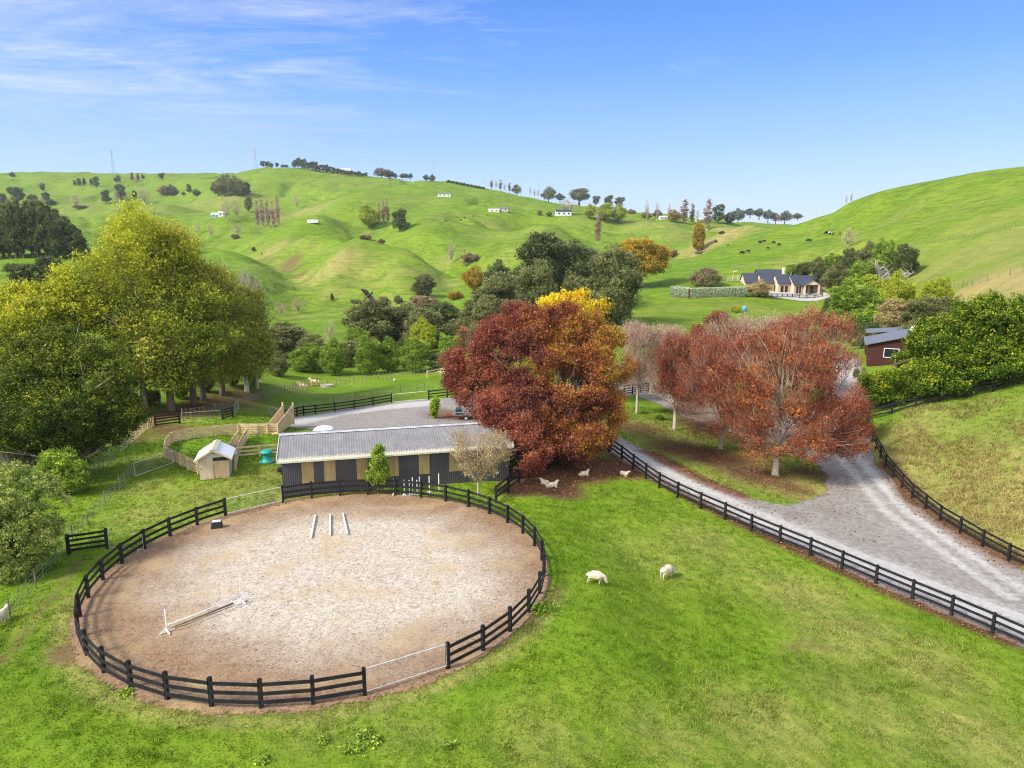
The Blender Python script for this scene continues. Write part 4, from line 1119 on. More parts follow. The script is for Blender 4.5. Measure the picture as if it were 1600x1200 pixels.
# walls: fine corrugation in the front face
prof = corr(SL, .15, .012, 4)
m = MB(); n0 = len(prof)
m.v = [(x, a, -.1) for x, a in prof] + [(x, a, SE) for x, a in prof]
m.f = [(i, i + 1, n0 + i + 1, n0 + i) for i in range(n0 - 1)]
m.build('front_wall', MATS['charcoal_steel'], shed)
m = MB()
m.box((SL / 2, SDEP, SE2 / 2), (SL, .06, SE2))
for x in (.03, SL - .03):
    m.prism([(0.03, -.1), (SDEP, -.1), (SDEP, SE2), (SDEP * .5, SRG - .05), (0.03, SE)], (x - .03, 0, 0), (x + .03, 0, 0))
m.build('end_and_back_walls', MATS['charcoal_steel'], shed)
def wall_u(px, py):
    d = ray(px, py); nrm = sn
    t = (SA - CAMV).dot(nrm) / d.dot(nrm)
    return (CAMV + d * t - SA).dot(sd), (CAMV + d * t).z
for x0, x1, yb in [(470.7, 489.6, 756), (505.8, 524, 753), (557, 575.2, 749.5), (604.5, 622.6, 744), (654.3, 671, 740.5), (702, 720, 736), (752, 770, 733)]:
    u0, _ = wall_u(x0, 725); u1, _ = wall_u(x1, 725); _, zb = wall_u((x0 + x1) / 2, yb)
    pf = corr(u1 - u0, .12, .008, 4)
    m = MB(); n0 = len(pf)
    zt = SE - .06
    m.v = [(u0 + x, -.045 + a, zb) for x, a in pf] + [(u0 + x, -.045 + a, zt) for x, a in pf] + [(u0 + x, -.01, zb) for x, a in pf] + [(u0 + x, -.01, zt) for x, a in pf]
    m.f = [(i, i + 1, n0 + i + 1, n0 + i) for i in range(n0 - 1)] + [(i, 2 * n0 + i, 2 * n0 + i + 1, i + 1) for i in range(n0 - 1)] + [(0, n0, 3 * n0, 2 * n0), (n0 - 1, 3 * n0 - 1, 4 * n0 - 1, 2 * n0 - 1)]
    m.build('timber_panel', MATS['panel_timber'], shed)
rm = bpy.data.materials.new('shed_roof'); rm.use_nodes = True
k = NT(rm.node_tree); p = rm.node_tree.nodes['Principled BSDF']
tc = k.n('ShaderNodeTexCoord').outputs['Object']
n1 = k.noise(tc, .9, 5, .7); n2 = k.noise(tc, 7, 4, .75); n3 = k.noise(k.mapping(tc, (5, .5, .5)), 1.2, 3, .6)
sx = k.n('ShaderNodeSeparateXYZ'); k.l(tc, sx.inputs[0])
base = k.ramp(k.math('ADD', k.math('MULTIPLY', n1, .5), k.math('MULTIPLY', n3, .5)), [(.35, (.15, .147, .15)), (.65, (.21, .206, .21))])
lich = k.ramp(k.math('ADD', k.math('MULTIPLY', n2, .7), k.math('MULTIPLY', n1, .35)), [(.53, 0), (.68, .6)])
c = k.mix(lich, base, (.31, .31, .3))
ed = k.n('ShaderNodeMapRange', _1=.5, _2=-.5, _3=0, _4=1); k.l(sx.outputs[1], ed.inputs[0])
ef = k.ramp(k.math('ADD', k.math('MULTIPLY', ed.outputs[0], .55), k.math('MULTIPLY', n2, .6)), [(.55, 0), (.8, .85)])
c = k.mix(ef, c, (.55, .53, .37))
k.l(c, p.inputs['Base Color']); p.inputs['Roughness'].default_value = .6; p.inputs['Specular IOR Level'].default_value = .3
def slope(y0, z0, y1, z1, x0, x1, name, pitch=.19, amp=.008):
    pf = corr(x1 - x0, pitch, amp, 6)
    m = MB(); n0 = len(pf); rows = 4
    for r_ in range(rows + 1):
        t = r_ / rows
        m.v += [(x0 + x, y0 + (y1 - y0) * t, z0 + (z1 - z0) * t + a) for x, a in pf]
    for r_ in range(rows):
        m.f += [(r_ * n0 + i, r_ * n0 + i + 1, (r_ + 1) * n0 + i + 1, (r_ + 1) * n0 + i) for i in range(n0 - 1)]
    return m.build(name, rm, shed)
slope(-.45, SE - .06, SDEP * .5, SRG + .06, -.25, SL + .25, 'roof')
slope(SDEP * .5, SRG + .06, SDEP + .4, SE2 - .02, -.25, SL + .25, 'roof')
mat('ridge_metal', (.42, .42, .43), .5, .3, 2, .4)
mat('lichen_edge', (.5, .49, .38), .8, .2, 6, .2)
m = MB()
for s in (-1, 1):
    y1 = SDEP * .5 + s * .28
    m.add([(-.27, SDEP * .5, SRG + .12), (SL + .27, SDEP * .5, SRG + .12), (SL + .27, y1, SRG + .04 ), (-.27, y1, SRG + .04)], [(0, 1, 2, 3)])
m.build('ridge_cap', MATS['ridge_metal'], shed)
m = MB().box((SL / 2, -.52, SE - .12), (SL + .5, .12, .12)); m.build('gutter', MATS['lichen_edge'], shed)
for x in (-.3, SL + .3):
    m = MB(); m.bar((x, -.45, SE - .08), (x, SDEP * .5, SRG + .04), .05, .18); m.bar((x, SDEP * .5, SRG + .04), (x, SDEP + .4, SE2 - .04), .05, .18)
    m.build('barge_board', MATS['grey_paint'], shed)
m = MB(); m.box((-.2, 1.0, 1.75), (.35, .3, .3)); m.box((-.1, 1.0, 1.5), (.1, .1, .3)); m.build('wall_lamp', MATS['dark_void'], shed)
# tank behind it
q = at(508, 672)
tq = SA + sd * 3.2 + sn * 9.2
tk = Vector((tq.x, tq.y, gz(tq.x, tq.y)))
d_ = ypt(506, 668, tk.y); tk.x = d_[0]
o = empty('water_tank', tk); tag(o, 'white domed plastic tank showing above the shed roof', 'tank')
MB().lathe([(.9, 0), (.95, .1), (.95, 2.4), (.9, 2.6), (.7, 2.78), (.35, 2.87), (.1, 2.88)], 28).build('body', MATS['white_sheet'], o, smooth=True)
MB().lathe([(.25, 2.84), (.25, 2.92), (.1, 2.95)], 14).build('lid', MATS['white_sheet'], o)
m = MB()
for z in (.5, 1.0, 1.5, 2.0): m.lathe([(.94, z - .03), (.975, z), (.94, z + .03)], 28)
m.build('rib', MATS['white_sheet'], o)

# ------------------------------------------------------------------ little garden hut in the yards
ha = at(313, 751); hb = at(355, 746)
hd = Vector((hb.x - ha.x, hb.y - ha.y, 0)); HW = 2.15; hd.normalize()
hz = math.atan2(hd.y, hd.x) - .02
hut = empty('garden_hut', ha, hz); tag(hut, 'little plywood hut with white gable roof standing among the timber yards', 'hut')
HD, HH, HA = 2.4, 1.75, 2.45
m = MB()
m.prism([(0, 0.08), (0.05, 0.08), (0.05, HH), (0, HH)], (.0, .0, 0), (HW, .0, 0)) if False else None
m.box((HW / 2, HD, HH / 2 + .08), (HW, .05, HH)); m.box((.025, HD / 2, HH / 2 + .08), (.05, HD - .06, HH)); m.box((HW - .025, HD / 2, HH / 2 + .08), (.05, HD - .06, HH))
m.build('side_walls', MATS['grey_paint'], hut)
MB().box((HW * .735, 0.0, .70 + .08), (HW * .51, .05, 1.4)).build('front_panel', MATS['slat_ply'], hut)
MB().box((HW * .735, 0.02, 1.6), (HW * .51, .04, .3)).build('opening', MATS['dark_void'], hut)
d_ = MB().box((HW * .24, -.035, HH / 2 + .06), (HW * .46, .045, HH)).build('door', MATS['ply'], hut)
MB().box((HW * .06, -.075, .95), (.03, .03, .16)).build('handle', MATS['dark_void'], d_)
MB().add([(0.02, -.005, HH + .02), (HW - .02, -.005, HH + .02), (HW / 2, -.005, HA - .06), (0.02, .04, HH + .02), (HW - .02, .04, HH + .02), (HW / 2, .04, HA - .06)], [(0, 1, 2), (5, 4, 3), (0, 3, 4, 1), (1, 4, 5, 2), (2, 5, 3, 0)]).build('gable', MATS['grey_paint'], hut)
def roofp(x0, z0, x1, z1, nm, mt, y0=-.3, y1=HD + .25, th=.05):
    vs = [(x0, y0, z0), (x1, y0, z1), (x1, y1, z1), (x0, y1, z0)]
    MB().add(vs + [(a, b, c + th) for a, b, c in vs], [(3, 2, 1, 0), (4, 5, 6, 7), (0, 1, 5, 4), (1, 2, 6, 5), (2, 3, 7, 6), (3, 0, 4, 7)]).build(nm, mt, hut)
mat('mossy_sheet', (.5, .48, .33), .8, .2, 5, .2)
ov = .3; zs = HH - .12
roofp(-ov, zs, HW * .5, HA, 'roof', MATS['white_sheet']); roofp(HW * .5, HA, HW + ov, zs, 'roof', MATS['white_sheet'])
m = MB()
for s in (-1, 1): m.add([(HW / 2, -.32, HA + .075), (HW / 2, HD + .27, HA + .075), (HW / 2 + s * .3, HD + .27, HA - .055 + .0), (HW / 2 + s * .3, -.32, HA - .055)], [(0, 1, 2, 3)])
m.build('ridge_moss', MATS['mossy_sheet'], hut)
m = MB(); m.bar((-ov, -.31, zs - .02), (HW / 2, -.31, HA - .02), .05, .12); m.bar((HW / 2, -.31, HA - .02), (HW + ov, -.31, zs - .02), .05, .12)
m.build('barge_board', MATS['raw_timber'], hut)
m = MB()
for x in (.15, HW - .15):
    for y in (.1, HD - .1): m.box((x, y, .0), (.16, .16, .24))
m.build('skid', MATS['grey_timber'], hut)

# ------------------------------------------------------------------ houses
def gable_block(root, x0, x1, y0, y1, h, rise, wall, roof, axis='x', ov=.45, name='wall'):
    """a block with its ridge along x (or y), in the house's own frame"""
    m = MB()
    if axis == 'x':
        ym = (y0 + y1) / 2
        m.prism([(y0, -.6), (y1, -.6), (y1, h), (ym, h + rise), (y0, h)], (x0, 0, 0), (x1, 0, 0))
    else:
        xm = (x0 + x1) / 2
        m.prism([(-x0, -.6), (-x0, h), (-xm, h + rise), (-x1, h), (-x1, -.6)], (0, y0, 0), (0, y1, 0))
    m.build(name, wall, root)
    r = MB(); t = .16
    if axis == 'x':
        ym = (y0 + y1) / 2; s = rise / (ym - y0)
        for ya, yb, za, zb in ((y0 - ov, ym, h - ov * s, h + rise), (ym, y1 + ov, h + rise, h - ov * s)):
            vs = [(x0 - ov, ya, za + .02), (x1 + ov, ya, za + .02), (x1 + ov, yb, zb + .02), (x0 - ov, yb, zb + .02)]
            r.add(vs + [(a, b, c + t) for a, b, c in vs], [(3, 2, 1, 0), (4, 5, 6, 7), (0, 1, 5, 4), (1, 2, 6, 5), (2, 3, 7, 6), (3, 0, 4, 7)])
    else:
        xm = (x0 + x1) / 2; s = rise / (xm - x0)
        for xa, xb, za, zb in ((x0 - ov, xm, h - ov * s, h + rise), (xm, x1 + ov, h + rise, h - ov * s)):
            vs = [(xa, y0 - ov, za + .02), (xb, y0 - ov, zb + .02), (xb, y1 + .1, zb + .02), (xa, y1 + .1, za + .02)]
            r.add(vs + [(a, b, c + t) for a, b, c in vs], [(3, 2, 1, 0), (4, 5, 6, 7), (0, 1, 5, 4), (1, 2, 6, 5), (2, 3, 7, 6), (3, 0, 4, 7)])
    return r.build('roof', roof, root)
def window(root, c, w, h, face='y', mat_f='white_paint'):
    f = MB(); g = MB(); t = .07
    def bx(b, u, z, su, sz, dep, off):
        if face == 'y': b.box((c[0] + u, c[1] - off, c[2] + z), (su, dep, sz))
        else: b.box((c[0] - off, c[1] + u, c[2] + z), (dep, su, sz))
    bx(f, -w / 2, 0, t, h + t, .1, .03); bx(f, w / 2, 0, t, h + t, .1, .03); bx(f, 0, h / 2, w - t, t, .1, .03); bx(f, 0, -h / 2, w - t, t, .1, .03)
    o = f.build('window', MATS[mat_f], root)
    bx(g, 0, 0, w - t, h - t, .04, .0)
    g.build('pane', MATS['glass_dark'], o)
    return o
hb = at(1228, 459)
S_ = 1 / scale_at(hb.y, hb.z)             # metres per photo pixel there
def hx(zx): return (1020 + zx / 5.333 - 1228 + 11) * S_
house = empty('farmhouse', hb, R(-3)); tag(house, 'brick farmhouse with stepped gables and dark blue tiled roof', 'house')
B, T = MATS['plaster'], MATS['tile_roof']
gable_block(house, hx(1115), hx(1462), 0, 9.5, 3.2, 2.5, MATS['brick'], T)
gable_block(house, hx(1010), hx(1120), 3, 11.0, 3.4, 2.6, MATS['brick'], T)
gable_block(house, hx(905), hx(1015), 7, 15, 3.4, 2.8, MATS['brick'], T)
gable_block(house, hx(790), hx(905), 11, 18, 3.4, 2.7, MATS['brick'], T)
gable_block(house, hx(930), hx(1130), 13, 23, 3.6, 3.6, MATS['brick'], T)
for x, y0, y1, h, r_ in ((1115, 0, 9.5, 3.2, 2.5), (1010, 3, 11, 3.4, 2.6), (905, 7, 15, 3.4, 2.8), (790, 11, 18, 3.4, 2.7)):   # pale gable ends facing left
    X = hx(x); ym = (y0 + y1) / 2
    MB().prism([(y0, -.5), (y1, -.5), (y1, h - .02), (ym, h + r_ - .1), (y0, h - .02)], (X - .12, 0, 0), (X - .02, 0, 0)).build('gable_wall', B, house)
    MB().box((X - .15, ym, 1.3), (.12, 2.4, 2.3)).build('window', MATS['glass_dark'], house)
# entry porch: small gable to the front on square columns
gable_block(house, hx(1172), hx(1302), -3.0, 3.0, 3.1, 1.6, B, T, 'y', .35, 'porch_gable') if False else None
px0, px1 = hx(1172), hx(1302)
xm = (px0 + px1) / 2
MB().add([(px0, -2.6, 3.1), (px1, -2.6, 3.1), (xm, -2.6, 4.7), (px0, -2.4, 3.1), (px1, -2.4, 3.1), (xm, -2.4, 4.7)], [(0, 1, 2), (5, 4, 3), (0, 3, 4, 1), (1, 4, 5, 2), (2, 5, 3, 0)]).build('porch_gable', B, house)
r = MB()
for xa, xb, za, zb in ((px0 - .5, xm, 2.75, 4.85), (xm, px1 + .5, 4.85, 2.75)):
    vs = [(xa, -3.0, za), (xb, -3.0, zb), (xb, 3.2, zb), (xa, 3.2, za)]
    r.add(vs + [(a, b, c + .16) for a, b, c in vs], [(3, 2, 1, 0), (4, 5, 6, 7), (0, 1, 5, 4), (1, 2, 6, 5), (2, 3, 7, 6), (3, 0, 4, 7)])
r.build('porch_roof', T, house)
for x in (px0 + .3, px1 - .3): MB().box((x, -2.4, 1.3), (.55, .55, 3.5)).build('column', B, house)
for zx, w in ((1200, .7), (1215, .5), (1258, 1.0), (1385, .55), (1418, .55), (1450, .3), (1140, .6), (1162, .4)): window(house, (hx(zx), -.02, 1.35), w, 2.2, 'y', 'tile_roof')
for zx, y in ((1040, 3), (1075, 3)): window(house, (hx(zx), y - .02, 1.4), .8, 2.0, 'y', 'tile_roof')
MB().box((hx(1128), 14, 6.9), (.6, .6, 2.6)).build('chimney', MATS['white_paint'], house)
MB().tube([(hx(1160), 9.6, 5), (hx(1160), 9.6, 6.7)], .12, 8).build('vent_pipe', MATS['galv'], house)
MB().tube([(hx(1190), 9.0, 4.6), (hx(1190), 9.0, 6.2)], .1, 8).build('vent_pipe', MATS['galv'], house)
# paved forecourt and its fence, pale trellis
fc = MB()
c0, c1 = at(1200, 461), at(1292, 459)
fv = []
nx, ny = 30, 8
for j in range(ny + 1):
    for i in range(nx + 1):
        x = c0.x + (c1.x - c0.x) * i / nx; y = c0.y - 5 + (hb.y + 4 - c0.y + 5) * j / ny
        fv.append((x, y, gz(x, y) + .12))
fc.v = fv; fc.f = [(j * (nx + 1) + i, j * (nx + 1) + i + 1, (j + 1) * (nx + 1) + i + 1, (j + 1) * (nx + 1) + i) for j in range(ny) for i in range(nx)]
tag(fc.build('forecourt_path', MATS['concrete']), kind='structure')
railfence('dark rail fence in front of the brick farmhouse forecourt', gpts([(1166, 465), (1200, 465), (1240, 465), (1285, 464)]), 2.4, 1.25, (.4, .8, 1.15), .16, .18)
railfence('pale timber trellis fence left of the farmhouse garden', gpts([(1137, 440), (1150, 439), (1160, 440)]), 1.6, 1.9, (.3, .7, 1.1, 1.5, 1.85), .12, .14, 'plaster', name='trellis')
# dark red hut with dish
hp = at(1354, 573)
rh = empty('cottage', hp, R(-25)); tag(rh, 'dark red timber cottage with low grey roof half hidden by glossy trees', 'cottage')
s = 1 / scale_at(hp.y, hp.z)
gable_block(rh, 0, 9.6, 0, 7.5, 3.0, 1.3, MATS['red_wood'], MATS['blue_grey_roof'], 'y', .45)
window(rh, (2.7, -.03, 2.0), 1.7, 1.15)
gable_block(rh, 1.5, 8.2, 7.7, 13, 2.9, .5, MATS['red_wood'], MATS['blue_grey_roof'], 'x', .2, 'rear_wall')
r_ = MB(); r_.add([(-.2, 7.7, 3.6), (6.6, 7.7, 4.3), (6.6, 12, 4.3), (-.2, 12, 3.6), (-.2, 7.7, 3.75), (6.6, 7.7, 4.45), (6.6, 12, 4.45), (-.2, 12, 3.75)], [(3, 2, 1, 0), (4, 5, 6, 7), (0, 1, 5, 4), (1, 2, 6, 5), (2, 3, 7, 6), (3, 0, 4, 7)]); r_.build('carport_roof', MATS['blue_grey_roof'], rh)
for y_ in (7.9, 9.8, 11.8): MB().box((0, y_, 1.75), (.14, .14, 3.7)).build('carport_post', MATS['red_wood'], rh)
m = MB(); m.lathe([(.02, -.12), (.3, -.08), (.5, .02), (.52, .04), (.3, -.04), (.02, -.08)], 20)
dd = m.build('satellite_dish', MATS['white_paint'], rh, (5.2, 2.0, 5.0), True); dd.rotation_euler = (R(75), 0, R(-25))
MB().tube([(5.2, 2.15, 3.9), (5.2, 2.15, 4.95)], .035, 6).build('dish_mast', MATS['galv'], rh)
# cream outbuilding seen through the red trees
ca = at(1014, 615); cb = at(1082, 646)
d_ = Vector((cb.x - ca.x, cb.y - ca.y, 0)); L_ = d_.length
cw = empty('outbuilding', ca, math.atan2(d_.y, d_.x)); tag(cw, 'cream walled outbuilding mostly hidden behind the red trees', 'outbuilding')
gable_block(cw, 0, L_, 0, 6, 2.7, 1.4, MATS['cream_wall'], MATS['blue_grey_roof'], 'x', .4)
window(cw, (2.2, -.02, 1.4), 1.2, 1.1); window(cw, (L_ - 2.5, -.02, 1.4), 1.2, 1.1)
MB().box((L_ / 2, -.04, 1.0), (.9, .05, 2.0)).build('door', MATS['white_paint'], cw)
# far buildings on the hills
def far_building(px, py, wpx, hpx, label, wall, roof, cat='building', depth=7, rz=0.0, wins=2, name='farm_building'):
    g = at(px, py); s = 1 / scale_at(g.y, g.z)
    w = wpx * s; h = hpx * s * .6
    o = empty(name, g, rz); tag(o, label, cat)
    gable_block(o, -w / 2, w / 2, 0, depth, h, h * .55, MATS[wall], MATS[roof], 'x', .3)
    for i in range(wins): window(o, (-w / 2 + w * (i + .6) / wins * .95, -.05, h * .55), w / wins * .35, h * .45, 'y')
    return o
far_building(336, 340, 12, 8, 'pale blue shed on the far left hills near bare trees', 'blue_wall', 'white_sheet', 'shed', 9, .2)
far_building(347, 338, 12, 8, 'white roofed shed beside the pale blue one on the far hills', 'white_sheet', 'white_sheet', 'shed', 9, .2)
far_building(694, 307, 20, 6, 'long grey greenhouse near the top of the middle hill', 'white_sheet', 'blue_grey_roof', 'greenhouse', 9, .05, 3)
far_building(772, 331, 16, 5, 'white farm building on the shoulder of the middle hill', 'white_sheet', 'white_sheet', 'building', 8, .1)
far_building(786, 330, 16, 7, 'grey roofed farm building beside the white one on the middle hill', 'concrete', 'blue_grey_roof', 'building', 9, -.1)
far_building(881, 337, 24, 10, 'far white house with dark roof below the bare brown tree', 'white_sheet', 'tile_roof', 'house', 10, .1, 3)
far_building(1037, 343, 12, 6, 'small white house among slender bare trees on the far ridge', 'white_sheet', 'white_sheet', 'house', 9, 0)
far_building(1094, 346, 10, 5, 'small pale house between brown poplars on the far ridge', 'cream_wall', 'white_sheet', 'house', 9, 0)
far_building(1245, 341, 14, 6, 'pale house on the ridge where the right hill begins', 'cream_wall', 'concrete', 'house', 9, 0)
far_building(540, 267, 16, 4, 'low white house under the skyline pines', 'white_sheet', 'white_sheet', 'house', 9, 0)
far_building(418, 261, 12, 4, 'tiny white house at the left end of the skyline pines', 'white_sheet', 'white_sheet', 'house', 9, 0)
g = at(489, 348); o = empty('polytunnel', g, .05); tag(o, 'small white tunnel house on the green spur', 'tunnel house')
b = MB(); nn = 12; L_ = 9
for x in (-L_ / 2, L_ / 2):
    for i in range(nn + 1): b.v.append((x, 2.2 * math.cos(math.pi * i / nn), 2.6 * math.sin(math.pi * i / nn)))
b.f = [(i, i + 1, nn + 2 + i, nn + 1 + i) for i in range(nn)] + [tuple(range(nn + 1)), tuple(range(2 * nn + 1, nn, -1))]
b.build('cover', MATS['white_sheet'], o)
b = MB()
for x in np.linspace(-L_ / 2, L_ / 2, 5): b.tube([(x, 2.25 * math.cos(math.pi * i / nn), 2.65 * math.sin(math.pi * i / nn)) for i in range(nn + 1)], .05, 5)
b.build('hoop', MATS['galv'], o)
# power pole and lattice towers
g = at(610, 293); o = empty('power_pole', g); tag(o, 'dark power pole with crossarms below the skyline trees', 'power pole')
s = 1 / scale_at(g.y, g.z); H_ = 17 * s
MB().tube([(0, 0, -1), (0, 0, H_)], [.5, .35], 8).build('pole', MATS['bark'], o)
MB().bar((-3.2, 0, H_ * .82), (3.2, 0, H_ * .82), .4, .5).build('crossarm', MATS['bark'], o); MB().bar((-2.2, 0, H_ * .64), (4.6, 0, H_ * .6), .4, .5).build('crossarm', MATS['bark'], o)
def tower(px, py, hpx, label, extra=0):
    g = at(px, py)
    g = col_at(px, g.y + extra) if extra else g
    s = 1 / scale_at(g.y, g.z); h = hpx * s
    o = empty('lattice_mast', g); tag(o, label, 'mast', 'lattice masts on the skyline')
    b = MB(); w0 = h * .075; w1 = h * .012; r0 = h * .0042
    cs_ = [(-1, -1), (1, -1), (1, 1), (-1, 1)]
    for cx, cy in cs_: b.tube([(cx * w0, cy * w0, -2), (cx * w1 * 1.6, cy * w1 * 1.6, h * .6), (cx * w1, cy * w1, h)], r0, 4)
    b.build('legs', MATS['pylon'], o)
    b = MB()
    for i in range(9):
        t0 = i / 9; t1 = (i + 1) / 9
        a0 = w0 + (w1 - w0) * min(1, t0 * 1.35); a1 = w0 + (w1 - w0) * min(1, t1 * 1.35)
        for j in range(4):
            (ax, ay), (bx, by) = cs_[j], cs_[(j + 1) % 4]
            b.tube([(ax * a0, ay * a0, h * t0), (bx * a1, by * a1, h * t1)], r0 * .6, 3, False)
    b.build('bracing', MATS['pylon'], o)
    for z, w in ((.62, .1), (.78, .085), (.93, .06)): MB().bar((-h * w, 0, h * z), (h * w, 0, h * z), r0 * 3, r0 * 3).build('crossarm', MATS['pylon'], o)
tower(178, 275, 42, 'lattice mast behind the left skyline pines', 60)
tower(400, 263, 42, 'lattice mast left of the hilltop pines', 60)
tower(678, 284, 38, 'lattice mast above the two round skyline trees', 80)
# things parked behind the shed
def wheel(root, c, r, w, name='wheel'):
    b = MB(); b.tube([(c[0] - w / 2, c[1], c[2]), (c[0] + w / 2, c[1], c[2])], r, 16)
    o = b.build(name, MATS['black_rubber'], root)
    MB().tube([(c[0] - w / 2 - .01, c[1], c[2]), (c[0] + w / 2 + .01, c[1], c[2])], r * .55, 12).build('rim', MATS['galv'], o)
g = at(727, 655); o = empty('flat_trailer', g, .15); tag(o, 'small flat farm trailer with dark load parked behind the shed', 'trailer')
MB().box((0, 0, .62), (2.6, 1.4, .08)).build('deck', MATS['grey_timber'], o)
b = MB()
for y in (-.7, .7): b.bar((-1.3, y, .95), (1.3, y, .95), .05, .05)
for x in (-1.3, 0, 1.3):
    for y in (-.7, .7): b.bar((x, y, .66), (x, y, .97), .05, .05)
b.bar((1.3, 0, .55), (2.4, 0, .5), .08, .1); b.build('rail_frame', MATS['galv'], o)
mat('dark_teal', (.02, .05, .06), .5, .2, 3)
b = MB(); b.add([(-1.1, -.5, .67), (-.3, -.5, .67), (-.3, .5, .67), (-1.1, .5, .67), (-1.0, -.42, 1.25), (-.4, -.42, 1.35), (-.4, .42, 1.35), (-1.0, .42, 1.25)], [(3, 2, 1, 0), (4, 5, 6, 7), (0, 1, 5, 4), (1, 2, 6, 5), (2, 3, 7, 6), (3, 0, 4, 7)]); b.build('load_crate', MATS['dark_teal'], o)
for y in (-.85, .85):
    b = MB(); b.tube([(0, y - .1, .32), (0, y + .1, .32)], .32, 16); w_ = b.build('wheel', MATS['black_rubber'], o); MB().tube([(0, y - .11, .32), (0, y + .11, .32)], .17, 10).build('rim', MATS['galv'], w_)
g = at(872, 650); o = empty('horse_float', g, .5); tag(o, 'white horse float parked beyond the big red and orange tree', 'horse float')
b = MB(); pr = [(-1.0, .5), (1.0, .5), (1.05, 1.9), (.75, 2.35), (-.75, 2.35), (-1.05, 1.9)]; b.prism(pr, (-1.7, 0, 0), (1.7, 0, 0)); b.build('body', MATS['white_sheet'], o)
b = MB(); b.prism([(-1.0, .55), (1.0, .55), (.9, 1.5), (-.9, 1.5)], (1.7, 0, 0), (2.3, 0, 0)); b.build('nose', MATS['white_sheet'], o)
MB().bar((2.3, 0, .55), (3.3, 0, .5), .1, .1).build('drawbar', MATS['galv'], o)
MB().box((0, -1.06, 1.6), (1.0, .03, .4)).build('window', MATS['glass_dark'], o)
for x in (-.5, .35):
    for y in (-1.08, 1.08):
        b = MB(); b.tube([(x, y - .09, .34), (x, y + .09, .34)], .34, 16); w_ = b.build('wheel', MATS['black_rubber'], o); MB().tube([(x, y - .1, .34), (x, y + .1, .34)], .18, 10).build('rim', MATS['galv'], w_)
g = at(897, 668); o = empty('parked_car', g, .7); tag(o, 'silver car parked under the orange leaves by the driveway', 'car')
b = MB(); b.prism([(-.85, .35), (.85, .35), (.88, .8), (.8, .95), (-.8, .95), (-.88, .8)], (-2.1, 0, 0), (2.1, 0, 0)); bd = b.mesh('body')
link('body', bd, MATS['car_silver'], o)
MB().add([(-1.5, -.78, .95), (1.1, -.78, .95), (1.1, .78, .95), (-1.5, .78, .95), (-1.1, -.62, 1.48), (.35, -.62, 1.48), (.35, .62, 1.48), (-1.1, .62, 1.48)], [(0, 1, 5, 4), (1, 2, 6, 5), (2, 3, 7, 6), (3, 0, 4, 7)]).build('windows', MATS['glass_dark'], o)
MB().box((-.38, 0, 1.5), (1.5, 1.26, .05)).build('roof', MATS['car_silver'], o)
for x in (-1.3, 1.3):
    for y in (-.85, .85):
        b = MB(); b.tube([(x, y - .1, .32), (x, y + .1, .32)], .32, 16); w_ = b.build('wheel', MATS['black_rubber'], o); MB().tube([(x, y - .105, .32), (x, y + .105, .32)], .19, 10).build('rim', MATS['galv'], w_)
g = at(1163, 486); o = empty('water_barrel', g); tag(o, 'blue plastic barrel above the red treetops below the house', 'barrel')
MB().lathe([(.55, 0), (.64, .2), (.68, .65), (.62, 1.1), (.38, 1.28), (.12, 1.32)], 20).build('body', MATS['blue_plastic'], o, smooth=True)
MB().lathe([(.2, 1.29), (.2, 1.38), (.04, 1.4)], 12).build('lid', MATS['white_sheet'], o)
g = at(511, 605); o = empty('stock_trough', g, .1); tag(o, 'oval grey concrete trough behind the ponies', 'trough')
MB().lathe([(1.0, 0), (1.15, .45), (1.15, .5), (1.0, .5), (.9, .2), (.05, .2)], 24, sx=1, sy=.55).build('basin', MATS['concrete'], o)
MB().tube([(.9, 0, .4), (.9, 0, .8)], .04, 6).build('float_valve', MATS['galv'], o)
g = at(1095, 397); o = empty('fallen_log', g, .6); tag(o, 'grey fallen log in the gully below the tan knoll', 'log')
b = MB(); b.tube([(-5, 0, .5), (0, .5, 1.0), (5, 0, 1.6), (7, 1, 2.4)], [.9, .8, .5, .15], 8); b.build('trunk', MATS['bark'], o)
b = MB(); b.tube([(0, .5, 1), (1, 2, 3.2)], [.4, .1], 6); b.tube([(2, .3, 1.2), (4, -1.5, 3)], [.35, .1], 6); b.build('branch', MATS['bark'], o)

# ------------------------------------------------------------------ near trees, each grown for its place
def tree(name, label, base, lobes, leaf=None, nclus=900, per=30, cr=.6, size=.16, trunk=None, cat='tree', group=None, shell=.2, vfun=None,
         limbs=26, bark='bark', twigs=None, twmat='twig_tan', zmin=.4, flat=.3, tip=.25, lean=(0, 0), seed=None, forks=1, stretch=1.5, vspan=.55, thin=.3, top=None):
    """base: ground point; lobes: crown ellipsoids relative to it; trunk: (bare height, radius)"""
    root = empty(name, base); tag(root, label, cat, group)
    pts = np.array([l[:3] for l in lobes])
    if leaf:
        me, p = crown_mesh('crown', lobes, nclus, per, cr, size, shell, vfun, zmin, flat, tip, stretch, vspan)
        link('crown', me, MATS[leaf], root)
        pts = p
    if twigs:
        me = twig_mesh('twigs', lobes, *twigs)
        link('twigs', me, MATS[twmat], root)
        if not leaf: pts, _ = lobe_points(lobes, 300, .3)
    if trunk:
        h0, r0 = trunk
        top = top or .8 * max(l[2] + l[5] for l in lobes)
        tg = [tuple(q) for q in pts[RNG.choice(len(pts), min(len(pts), limbs * 2), replace=False)]]
        link('trunk', limb_mesh('trunk', h0, r0, tg, lean, limbs, top, forks, seed or int(RNG.integers(9999)), 6, thin), MATS[bark], root)
    return root
